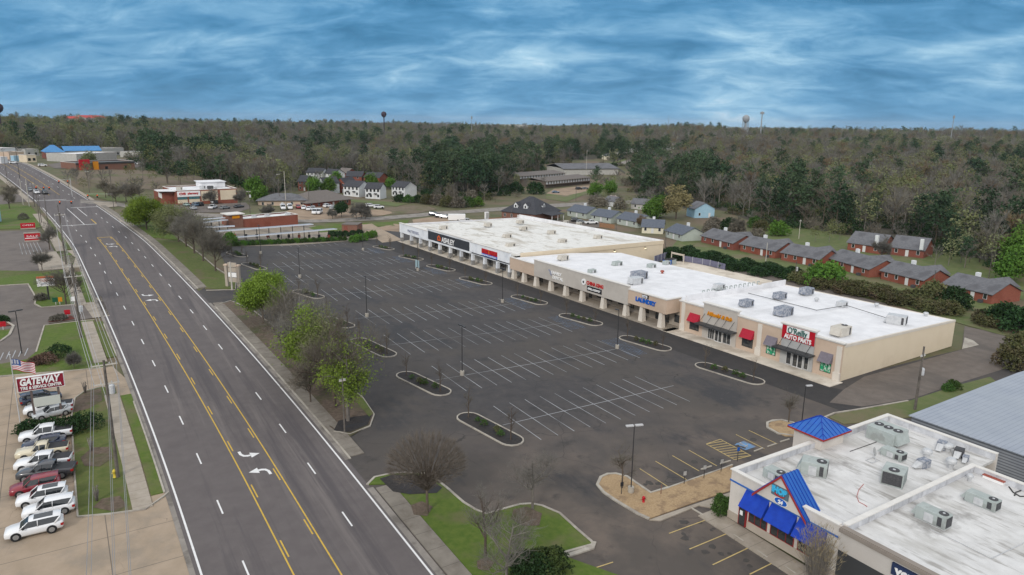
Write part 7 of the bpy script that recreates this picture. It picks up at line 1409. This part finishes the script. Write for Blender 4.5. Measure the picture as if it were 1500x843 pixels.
for x, y, s, m_, lb in ((1204, 418, 2.8, 'leaf_green', 'bright green tree-sized bush in the hedge behind the auto parts roof'), (1216, 412, 2.4, 'leaf_green', 'second bright green bush in the hedge, right of the first'), (1365, 445, 2.5, 'shrub_olive', 'yellow-green bush beside the nearest brick bungalow'), (1395, 452, 2.4, 'shrub_dark', 'dark bush right of the yellow-green one by the nearest bungalow'), (1472, 478, 2.4, 'shrub_dark', 'large dark bush at the right edge behind the alley'), (1492, 486, 2.4, 'shrub_dark', 'large dark bush cut off by the right edge'), (1488, 540, 2., 'shrub_olive', 'brownish bush at the right edge beside the metal shed'), (1500, 520, 2.1, 'shrub_olive', 'brownish bush cut off at the right edge above the metal shed'), (1388, 573, .6, 'shrub_mid', 'spiky green plant beside the alley fence'), (1396, 570, .7, 'shrub_mid', 'taller spiky green plant beside the alley fence'), (1045, 336, 2.2, 'twig_brown', 'bare round bush below the light blue house'), (1040, 342, 2., 'twig_brown', 'bare round bush in front of the farthest bungalow'), (1068, 338, 2.4, 'shrub_dark', 'dark cedar-like bush right of the bare round bush'), (1080, 345, 2.2, 'twig_brown', 'brown bush left of the back lawn'), (1108, 350, 1.8, 'twig_brown', 'brown bush at the edge of the back lawn'), (898, 300, 2.2, 'blossom', 'pale flowering bush beside the small white house'), (880, 303, 2.2, 'twig_brown', 'brown bush left of the pale flowering bush'), (870, 300, 2.2, 'twig_brown', 'brown bush above the bungalows'), (908, 306, 2.2, 'twig_brown', 'brown bush right of the pale flowering bush'), (1140, 345, 2.5, 'leaf_green', 'fresh green bush at the wood edge behind the brick row'), (1115, 338, 2., 'shrub_olive', 'olive bush at the wood edge behind the brick row'), (1105, 333, 2., 'shrub_mid', 'green bush at the wood edge right of the light blue house'), (640, 300, 2.4, 'twig_brown', 'brown thicket bush left of the side street'), (655, 303, 2.4, 'shrub_olive', 'olive thicket bush above the side street'), (670, 304, 2.4, 'twig_brown', 'brown thicket bush second from the side street lamp'), (685, 303, 2.2, 'shrub_mid', 'green thicket bush above the side street'), (700, 302, 2., 'leaf_green', 'bright green thicket bush at the side street bend'), (625, 299, 2.2, 'shrub_olive', 'olive thicket bush nearest the white duplexes'), (585, 296, 1.8, 'shrub_dark', 'dark bush below the right white duplex'), (598, 297, 1.8, 'shrub_mid', 'green bush below the right white duplex'), (612, 297, 1.8, 'shrub_dark', 'dark bush right of the right white duplex'), (663, 292, 2.4, 'twig_brown', 'brown thicket bush behind the olive one'), (690, 293, 2.4, 'twig_brown', 'brown thicket bush behind the bright green one'), (755, 283, 3., 'shrub_dark', 'big dark bush left of the motel blocks'), (785, 284, 3.2, 'shrub_dark', 'big dark bush behind the brick office roof')):
    bush(m_, x, y, s, lb, None)
for k_, v_ in used.items():
    if not v_:
        for c_ in list(HB[k_].children): bpy.data.objects.remove(c_)
        bpy.data.objects.remove(HB[k_])
MT = [('leaf_green', 372, 286, 9, 'round green tree beside the pharmacy'), ('leaf_green', 459, 283, 8, 'round green tree left of the white gabled block'), ('leaf_green', 480, 283, 8, 'round green tree right of the white gabled block'), ('leaf_green', 544, 278, 8.5, 'round green tree behind the middle duplex'), ('leaf_green', 492, 272, 8, 'green tree above the white gabled block'), ('leaf_green', 573, 277, 6., 'narrow green tree behind the right duplex'), ('leaf_green', 872, 289, 8, 'broad green tree left of the flowering bush'), ('leaf_green', 893, 287, 8.5, 'broad green tree behind the small white house'), ('leaf_tan', 990, 321, 16, 'large tan-leafed tree behind the pale bungalows'), ('leaf_green', 962, 318, 9.5, 'green tree left of the large tan-leafed tree'), ('leaf_green', 955, 320, 8., 'lower green tree left of the large tan-leafed tree'), ('leaf_bud', 131, 243, 8., 'round green tree in front of the light grey box building'), ('leaf_green', 1495, 400, 14., 'bright green tree at the right edge by the wood'), ('leaf_green', 1480, 412, 10., 'lower bright green tree at the right edge'), ('leaf_green', 380, 296, 7., 'green tree left of the tan day centre'), ('leaf_bud', 425, 268, 10., 'pale green tree behind the day centre')]
for i, (m_, x, y, h, lb) in enumerate(MT): g = G(x, y); tree(leafy(800 + i, h, h*.38, 9, .7, .8, (8, 5, 3)), g, lb, 'bark_brown', m_, i)
for i, (x, y, h, m_, lb) in enumerate(((393, 322, 6, 'twig_grey', 'bare tree between the pharmacy lawn and the car wash'), (500, 318, 5, 'shrub_dark', 'dark round-headed tree in the dirt lot'), (522, 321, 6, 'twig_grey', 'bare tree beside the side street, left of three'), (530, 320, 6.5, 'twig_grey', 'bare tree beside the side street, middle of three'), (535, 321, 6.5, 'twig_grey', 'bare tree beside the side street, right of three'), (487, 321, 4, 'twig_grey', 'small bare tree left of the dark round-headed tree'), (309, 305, 8, 'twig_grey', 'bare tree in front of the pharmacy panels'), (352, 302, 7, 'twig_grey', 'bare tree at the right end of the pharmacy'), (195, 300, 9, 'twig_brown', 'bare tree left of the pharmacy entrance'), (170, 298, 8, 'twig_brown', 'bare bushy tree by the crossing'), (185, 296, 9, 'twig_grey', 'bare tree behind the bushy one at the crossing'), (155, 290, 8, 'twig_brown', 'bare tree at the near edge of the brown field'), (1290, 385, 8, 'twig_grey', 'bare tree between two brick bungalows'), (940, 335, 5, 'twig_red', 'small rusty tree in front of the sage bungalows'), (1080, 345, 7, 'twig_dark', 'dark tree behind the farthest brick bungalow'), (1300, 330, 16, 'twig_grey', 'big pale bare tree at the edge of the wood behind the two brick houses'))):
    g = G(x, y); t_ = bare(900 + i, h, h*.4, 7, 1., .07, (8, 5, 4)) if m_ != 'shrub_dark' else leafy(900, h, 2.6, 10, .5, .5, (8, 5, 3), .4); tree(t_, g, lb, 'bark_brown', m_, i)
# ------------------------------------------------------------------ the woods
def wood_bare(seed, h, w, leaf, bark='bark_grey', tw=.11, per=6):
    t = Tree(seed); g = t.g; t.wood.tube((0, 0, -1), (0, 0, h*.62), h*.014, h*.007, 5, cap=False)
    for k in range(11):
        a = 2.4*k; z = h*(.24 + .58*k/11); el = g.uniform(.5, 1.1); L_ = w*g.uniform(.7, 1.05)*(1.15 - .5*k/11)
        p = Vector((0, 0, min(z, h*.6))); d = Vector((math.cos(a)*math.cos(el), math.sin(a)*math.cos(el), math.sin(el))); e = p + d*L_*1.25; t.wood.tube(p, e, h*.005, h*.002, 3, cap=False)
        for j in range(7): t.tips.append((p.lerp(e, .35 + .65*j/6), d, L_*.5))
    t.twigs(per, w*.48, tw, .7, .55); return t.meshes(bark, leaf)
def wood_leaf(seed, h, w, leaf, size=.75, per=5):
    t = Tree(seed); g = t.g; t.wood.tube((0, 0, -1), (0, 0, h*.6), h*.014, h*.006, 5, cap=False)
    for k in range(64):
        a = g.uniform(0, 6.28); z = g.random(); rr = w*math.sqrt(max(.04, 1 - (z*1.7 - .75)**2))*g.uniform(.4, 1.); t.tips.append((Vector((math.cos(a)*rr, math.sin(a)*rr, h*(.34 + .64*z))), Vector((0, 0, 1)), 1))
    t.leaves(per, size, .7); return t.meshes('bark_grey', leaf)
def wood_pine(seed, h, w, leaf):
    t = Tree(seed); g = t.g; t.wood.tube((0, 0, -1), (0, 0, h*.96), h*.011, h*.003, 6, cap=False)
    n = 15
    for k in range(n):
        z = h*(.38 + .58*k/n); a = 2.4*k + g.uniform(-.5, .5); L_ = w*(1.05 - .55*(k/n)**2.2)*g.uniform(.55, 1.1); p = Vector((0, 0, z)); e = p + Vector((math.cos(a)*L_, math.sin(a)*L_, L_*.22)); t.wood.tube(p, e, h*.004, h*.0015, 3, cap=False)
        for j in range(4): t.tips.append((p.lerp(e, .35 + .22*j), Vector((0, 0, 1)), .5))
    t.tips.append((Vector((0, 0, h)), Vector((0, 0, 1)), .5)); t.leaves(11, .85, .75, flat=.7); return t.meshes('bark_brown', leaf)
KIND = []
for i in range(4): KIND.append(('bare', 'twig_grey', wood_bare(1000 + i, 17, 4.6, 'twig_grey')))
for i in range(3): KIND.append(('bare', 'twig_brown', wood_bare(1010 + i, 16, 4.8, 'twig_brown', 'bark_brown')))
for i in range(2): KIND.append(('rusty', 'twig_red', wood_bare(1020 + i, 16, 5., 'twig_red', 'bark_brown', .17, 6)))
for i in range(3): KIND.append(('budding', 'leaf_bud', wood_leaf(1030 + i, 15.5, 4.4, 'leaf_bud', .8, 4)))
for i in range(4): KIND.append(('pine', ('needle_dark', 'needle_mid')[i % 2], wood_pine(1040 + i, (18, 20, 16, 19)[i], (4.4, 4.8, 4.6, 5.)[i], ('needle_dark', 'needle_mid')[i % 2])))
for i in range(2): KIND.append(('olive', 'leaf_olive', wood_leaf(1050 + i, 14.5, 4.6, 'leaf_olive', .8, 5)))
IDX = {k: [i for i, v in enumerate(KIND) if v[0] == k] for k in ('bare', 'rusty', 'budding', 'pine', 'olive')}
EDGE = [(-60, 224), (0, 226), (60, 225), (110, 226), (178, 228), (205, 240), (232, 256), (300, 262), (345, 268), (362, 279), (395, 288), (430, 276), (447, 258), (470, 254), (500, 255), (560, 265), (590, 275), (640, 292), (690, 294), (730, 288), (752, 272), (762, 254), (830, 248), (836, 244), (890, 244), (912, 258), (930, 284), (955, 299), (1010, 306), (1060, 308), (1090, 322), (1160, 334), (1230, 344), (1290, 348), (1345, 358), (1400, 372), (1450, 388), (1500, 398), (1560, 404)]
ez = [G(*p) for p in EDGE]; e_az = np.array([math.atan2(p[0], p[1]) for p in ez]); e_r = np.array([math.hypot(p[0], p[1]) for p in ez]); o_ = np.argsort(e_az); e_az = e_az[o_]; e_r = e_r[o_]
CLEAR = [(G(945, 214), 45), (G(985, 213), 40), (G(920, 224), 38), (G(972, 221), 36), (G(888, 238), 34), (G(868, 250), 45), (G(830, 244), 30), (G(320, 222), 34), (G(284, 220), 26), (G(780, 262), 34), (G(830, 258), 44), (G(870, 258), 44), (G(450, 262), 22), (G(520, 268), 24), (G(550, 270), 20), (G(164, 228), 30), (G(30, 232), 30), (G(84, 232), 30), (G(140, 234), 36), (G(750, 190), 45), (G(142, 181), 46), (G(107, 181), 34), (G(562, 178), 12)]
rng = np.random.default_rng(11); PTS = []
for r0, r1, cell in ((180, 620, 7.6), (620, 1150, 10.5), (1150, 2100, 17.), (2100, 2700, 26.)):
    a0, a1 = YAW - R(45), YAW + R(45); n = int((a1 - a0)/2*(r1*r1 - r0*r0)/cell**2)
    rr = np.sqrt(rng.uniform(r0*r0, r1*r1, n)); aa = rng.uniform(a0, a1, n); edge = np.interp(aa, e_az, e_r)
    ok = rr > edge + rng.uniform(-2, 4, n); rr, aa = rr[ok], aa[ok]; X, Y = rr*np.sin(aa), rr*np.cos(aa)
    k = np.ones(len(X), bool)
    for c, rad in CLEAR: k &= np.hypot(X - c[0], Y - c[1]) > rad
    k &= ~((np.abs(X - road_x(np.minimum(Y, 700))) < 24) & (Y < 720))
    PTS += [(x, y, r_, a) for x, y, r_, a in zip(X[k], Y[k], rr[k], aa[k])]
PTS.sort(key=lambda p: p[2])
def species(x, y, r, az, u):
    d = math.degrees(az - YAW); n_ = math.sin(x*.013 + 1)*math.cos(y*.011) + .55*math.sin(x*.029 - y*.023)
    pine = .045 + .40*sm((n_ - .55)/.6)
    if -7 < d < 9 and r < 780: pine = .55 + .32*n_          # the dark pines in the middle of the photo
    if 8 < d < 24 and r < 420: pine = .28
    if d > 12 and r < 330: pine = .36
    bud = .10 + .08*max(0, -n_) + (.16 if d < -26 else 0); red = .04 + (.07 if (d > 14 and r > 420) else 0); ol = .07 + (.09 if d < -22 else 0)
    for k, w in (('pine', pine), ('budding', bud), ('rusty', red), ('olive', ol)):
        if u < w: return k
        u -= w
    return 'bare'
gg = random.Random(9); first_n = 240; far = []
LOOSE = []                                       # scattered trees standing clear of the wood edge
def stand(x0, x1, y0, y1, n, kinds, where_, hs=(.5, .8)):
    for _ in range(n):
        p = G(gg.uniform(x0, x1), gg.uniform(y0, y1)); LOOSE.append((p, gg.choice(kinds), gg.uniform(*hs), where_))
stand(100, 235, 256, 280, 16, ('bare', 'bare', 'bare', 'olive'), 'in the brown field below the low brick restaurant', (.35, .6)); stand(140, 235, 280, 296, 9, ('bare', 'bare', 'budding'), 'between the far crossing and the pharmacy', (.35, .55)); stand(235, 345, 262, 272, 14, ('bare', 'budding', 'pine', 'olive'), 'right behind the pharmacy', (.55, .85))
stand(365, 440, 272, 290, 12, ('bare', 'bare', 'olive', 'budding'), 'behind the tan day centre', (.4, .7)); stand(0, 60, 226, 238, 7, ('bare', 'budding'), 'around the little shops at the road crest', (.4, .6)); stand(615, 735, 280, 297, 16, ('bare', 'bare', 'rusty'), 'in the thicket above the side street', (.4, .7)); stand(440, 500, 262, 284, 7, ('budding', 'bare'), 'among the brick apartment blocks', (.35, .55))
stand(748, 800, 272, 282, 8, ('bare', 'budding', 'bare'), 'in front of the long motel blocks', (.4, .6)); stand(866, 905, 262, 282, 9, ('bare', 'olive', 'pine'), 'at the right end of the motel blocks', (.45, .75)); stand(862, 1000, 296, 312, 12, ('bare', 'bare', 'budding'), 'behind the pale bungalows', (.3, .55)); stand(1190, 1230, 340, 356, 5, ('bare', 'olive'), 'on the lawn behind the brick bungalows', (.35, .6)); stand(1365, 1500, 375, 398, 12, ('bare', 'budding', 'pine'), 'at the far end of the brick bungalows', (.45, .8))
WORD = {'bare': 'bare grey-brown tree', 'rusty': 'rusty-brown budding tree', 'budding': 'pale green budding tree', 'pine': 'dark green pine', 'olive': 'olive-green tree'}
def where(az):
    d = math.degrees(az - YAW)
    if d < -27: return 'at the wood edge behind the shops of the far crossroads'
    if d < -14: return 'at the wood edge behind the pharmacy and day centre'
    if d < -3: return 'at the wood edge behind the white duplexes'
    if d < 9: return 'at the wood edge around the motel blocks'
    if d < 21: return 'at the wood edge behind the pale bungalows and light blue house'
    return 'at the wood edge behind the row of brick bungalows'
for i, (x, y, r_, az) in enumerate(PTS):
    kd = species(x, y, r_, az, gg.random()); vi = gg.choice(IDX[kd]); s_ = gg.uniform(.62, 1.22)*(1.0 if kd != 'pine' else .95)*(1.3 if r_ > 900 and gg.random() < .035 else 1.)*(1.16 if kd == 'pine' and r_ < 800 else 1.); z = float(T(x, y)) - .2
    if i < first_n:
        o = thing('pine_tree' if kd == 'pine' else 'woodland_tree', WORD[kd] + ' ' + where(az), 'tree', (x, y, z), gg.uniform(0, 6.28), WORD[kd] + 's ' + where(az)); o.scale = (s_, s_, s_*gg.uniform(.9, 1.1))
        link(bpy.data.objects.new('trunk', KIND[vi][2][0]), o); link(bpy.data.objects.new('crown', KIND[vi][2][1]), o)
    else: far.append((x, y, z, vi, gg.uniform(0, 6.28), s_))
for p, kd, s_, wh in LOOSE:
    vi = gg.choice(IDX[kd]); o = thing('pine_tree' if kd == 'pine' else 'field_tree', 'smaller ' + WORD[kd] + ' ' + wh, 'tree', tuple(p), gg.uniform(0, 6.28), WORD[kd] + 's ' + wh); o.scale = (s_*1.1, s_*1.1, s_)
    link(bpy.data.objects.new('trunk', KIND[vi][2][0]), o); link(bpy.data.objects.new('crown', KIND[vi][2][1]), o)
def scatter(name, pts, variants, label):
    col = bpy.data.collections.new(name + '_kinds')
    for i, (k_, lf, (tm, cm)) in enumerate(variants):
        bm = bmesh.new(); bm.from_mesh(tm); n0 = len(bm.faces); bm.from_mesh(cm); bm.faces.ensure_lookup_table()
        for f in bm.faces[n0:]: f.material_index = 1
        me = bpy.data.meshes.new('wood_tree'); bm.to_mesh(me); bm.free(); me.materials.append(tm.materials[0]); me.materials.append(cm.materials[0])
        col.objects.link(bpy.data.objects.new('wood_tree_%02d' % i, me))
    me = bpy.data.meshes.new(name); me.from_pydata([p[:3] for p in pts], [], [])
    for n_, ty, v in (('idx', 'INT', [p[3] for p in pts]), ('rz', 'FLOAT', [p[4] for p in pts]), ('sc', 'FLOAT', [p[5] for p in pts])):
        at = me.attributes.new(n_, ty, 'POINT'); at.data.foreach_set('value', v)
    o = link(bpy.data.objects.new(name, me)); tag(o, label, 'woods', None, 'stuff')
    ng = bpy.data.node_groups.new(name, 'GeometryNodeTree'); ng.interface.new_socket('Geometry', in_out='INPUT', socket_type='NodeSocketGeometry'); ng.interface.new_socket('Geometry', in_out='OUTPUT', socket_type='NodeSocketGeometry')
    gi = ng.nodes.new('NodeGroupInput'); go = ng.nodes.new('NodeGroupOutput'); ip = ng.nodes.new('GeometryNodeInstanceOnPoints'); ci = ng.nodes.new('GeometryNodeCollectionInfo'); ci.inputs['Collection'].default_value = col; ci.inputs['Separate Children'].default_value = True; ci.inputs['Reset Children'].default_value = True; ip.inputs['Pick Instance'].default_value = True
    def na(n_, ty): q = ng.nodes.new('GeometryNodeInputNamedAttribute'); q.data_type = ty; q.inputs[0].default_value = n_; return q.outputs[0]
    cx_ = ng.nodes.new('ShaderNodeCombineXYZ'); lk = ng.links.new; lk(na('rz', 'FLOAT'), cx_.inputs[2]); er = ng.nodes.new('FunctionNodeEulerToRotation'); lk(cx_.outputs[0], er.inputs[0])
    lk(gi.outputs[0], ip.inputs['Points']); lk(ci.outputs[0], ip.inputs['Instance']); lk(na('idx', 'INT'), ip.inputs['Instance Index']); lk(er.outputs[0], ip.inputs['Rotation']); lk(na('sc', 'FLOAT'), ip.inputs['Scale']); lk(ip.outputs[0], go.inputs[0])
    md = o.modifiers.new('scatter', 'NODES'); md.node_group = ng; return o
# brush under the trees, and the leaf litter it grows in
UND = [('brush', 'twig_brown', None), ('brush', 'twig_grey', None), ('brush', 'shrub_olive', None), ('brush', 'shrub_dark', None)]
for i in range(4):
    t_ = Tree(1100 + i); q = t_.g
    for k in range(46): a = q.uniform(0, 6.28); rr = 2.6*math.sqrt(q.random()); z = q.random()*3.2*(1 - (rr/3.2)**2) + .3; t_.tips.append((Vector((math.cos(a)*rr, math.sin(a)*rr, z)), Vector((0, 0, 1)), .6)); 
    for k in range(5): a = q.uniform(0, 6.28); t_.wood.tube((0, 0, -.3), (math.cos(a)*1.5, math.sin(a)*1.5, 2.4), .06, .02, 3, cap=False)
    if i < 2: t_.twigs(6, 1.5, .13, .5, .5)
    else: t_.leaves(5, .6, .45)
    UND[i] = ('brush', UND[i][1], t_.meshes('bark_brown', UND[i][1]))
up = []
for (x, y, r_, az) in PTS:
    if r_ > 1200: break
    for _ in range(2 if r_ < 700 else 1): a, b = x + gg.gauss(0, 3.5), y + gg.gauss(0, 3.5); up.append((a, b, float(T(a, b)) - .1, gg.choice((0, 1, 2, 3, 3, 3)), gg.uniform(0, 6.28), gg.uniform(.7, 1.5)))
scatter('underbrush', up, UND, 'low brown and green brush growing under the trees of the woods')
def litter():
    rs = np.concatenate([np.arange(0., 500., 10.), np.arange(500., 2301., 60.)]); az = np.linspace(YAW - R(48), YAW + R(48), 121); er = np.interp(az, e_az, e_r); v = []; f = []
    for i, dr in enumerate(rs):
        for a, e_ in zip(az, er): r_ = e_ + 1. + dr; x, y = r_*math.sin(a), r_*math.cos(a); v.append((x, y, 0))
    V = np.array(v); V[:, 2] = T(V[:, 0], V[:, 1]) - .02
    n = len(az)
    for i in range(len(rs) - 1):
        for j in range(n - 1):
            c = V[i*n + j]
            if any(np.hypot(c[0] - k[0], c[1] - k[1]) < rad for k, rad in CLEAR) or (abs(c[0] - road_x(min(c[1], 700))) < 24 and c[1] < 720): continue
            f.append((i*n + j, i*n + j + 1, (i+1)*n + j + 1, (i+1)*n + j))
    me = bpy.data.meshes.new('forest_floor'); me.from_pydata(V.tolist(), [], [tuple(reversed(q)) for q in f]); me.materials.append(M['forest_floor']); me.update(); link(bpy.data.objects.new('forest_floor', me))['kind'] = 'structure'
litter()
scatter('woods', far, KIND, 'mixed early-spring woods of bare, budding and pine trees covering the far hills')
print('trees', len(PTS), 'objects', len(COL.objects))

# ------------------------------------------------------------------ the air between here and the far woods
def haze(density):
    o = MB().box(-13500, -13500, -60, 13500, 13500, 110).build('haze', bpy.data.materials.new('haze')); m = o.data.materials[0]; m.use_nodes = True; t = m.node_tree; t.nodes.clear()
    v = t.nodes.new('ShaderNodeVolumePrincipled'); v.inputs['Density'].default_value = density; v.inputs['Color'].default_value = (.62, .74, .86, 1); v.inputs['Anisotropy'].default_value = 0.
    q = t.nodes.new('ShaderNodeOutputMaterial'); t.links.new(v.outputs[0], q.inputs['Volume']); tag(o, 'thin blue-grey haze over the whole town', 'haze', None, 'stuff')
haze(.00004)
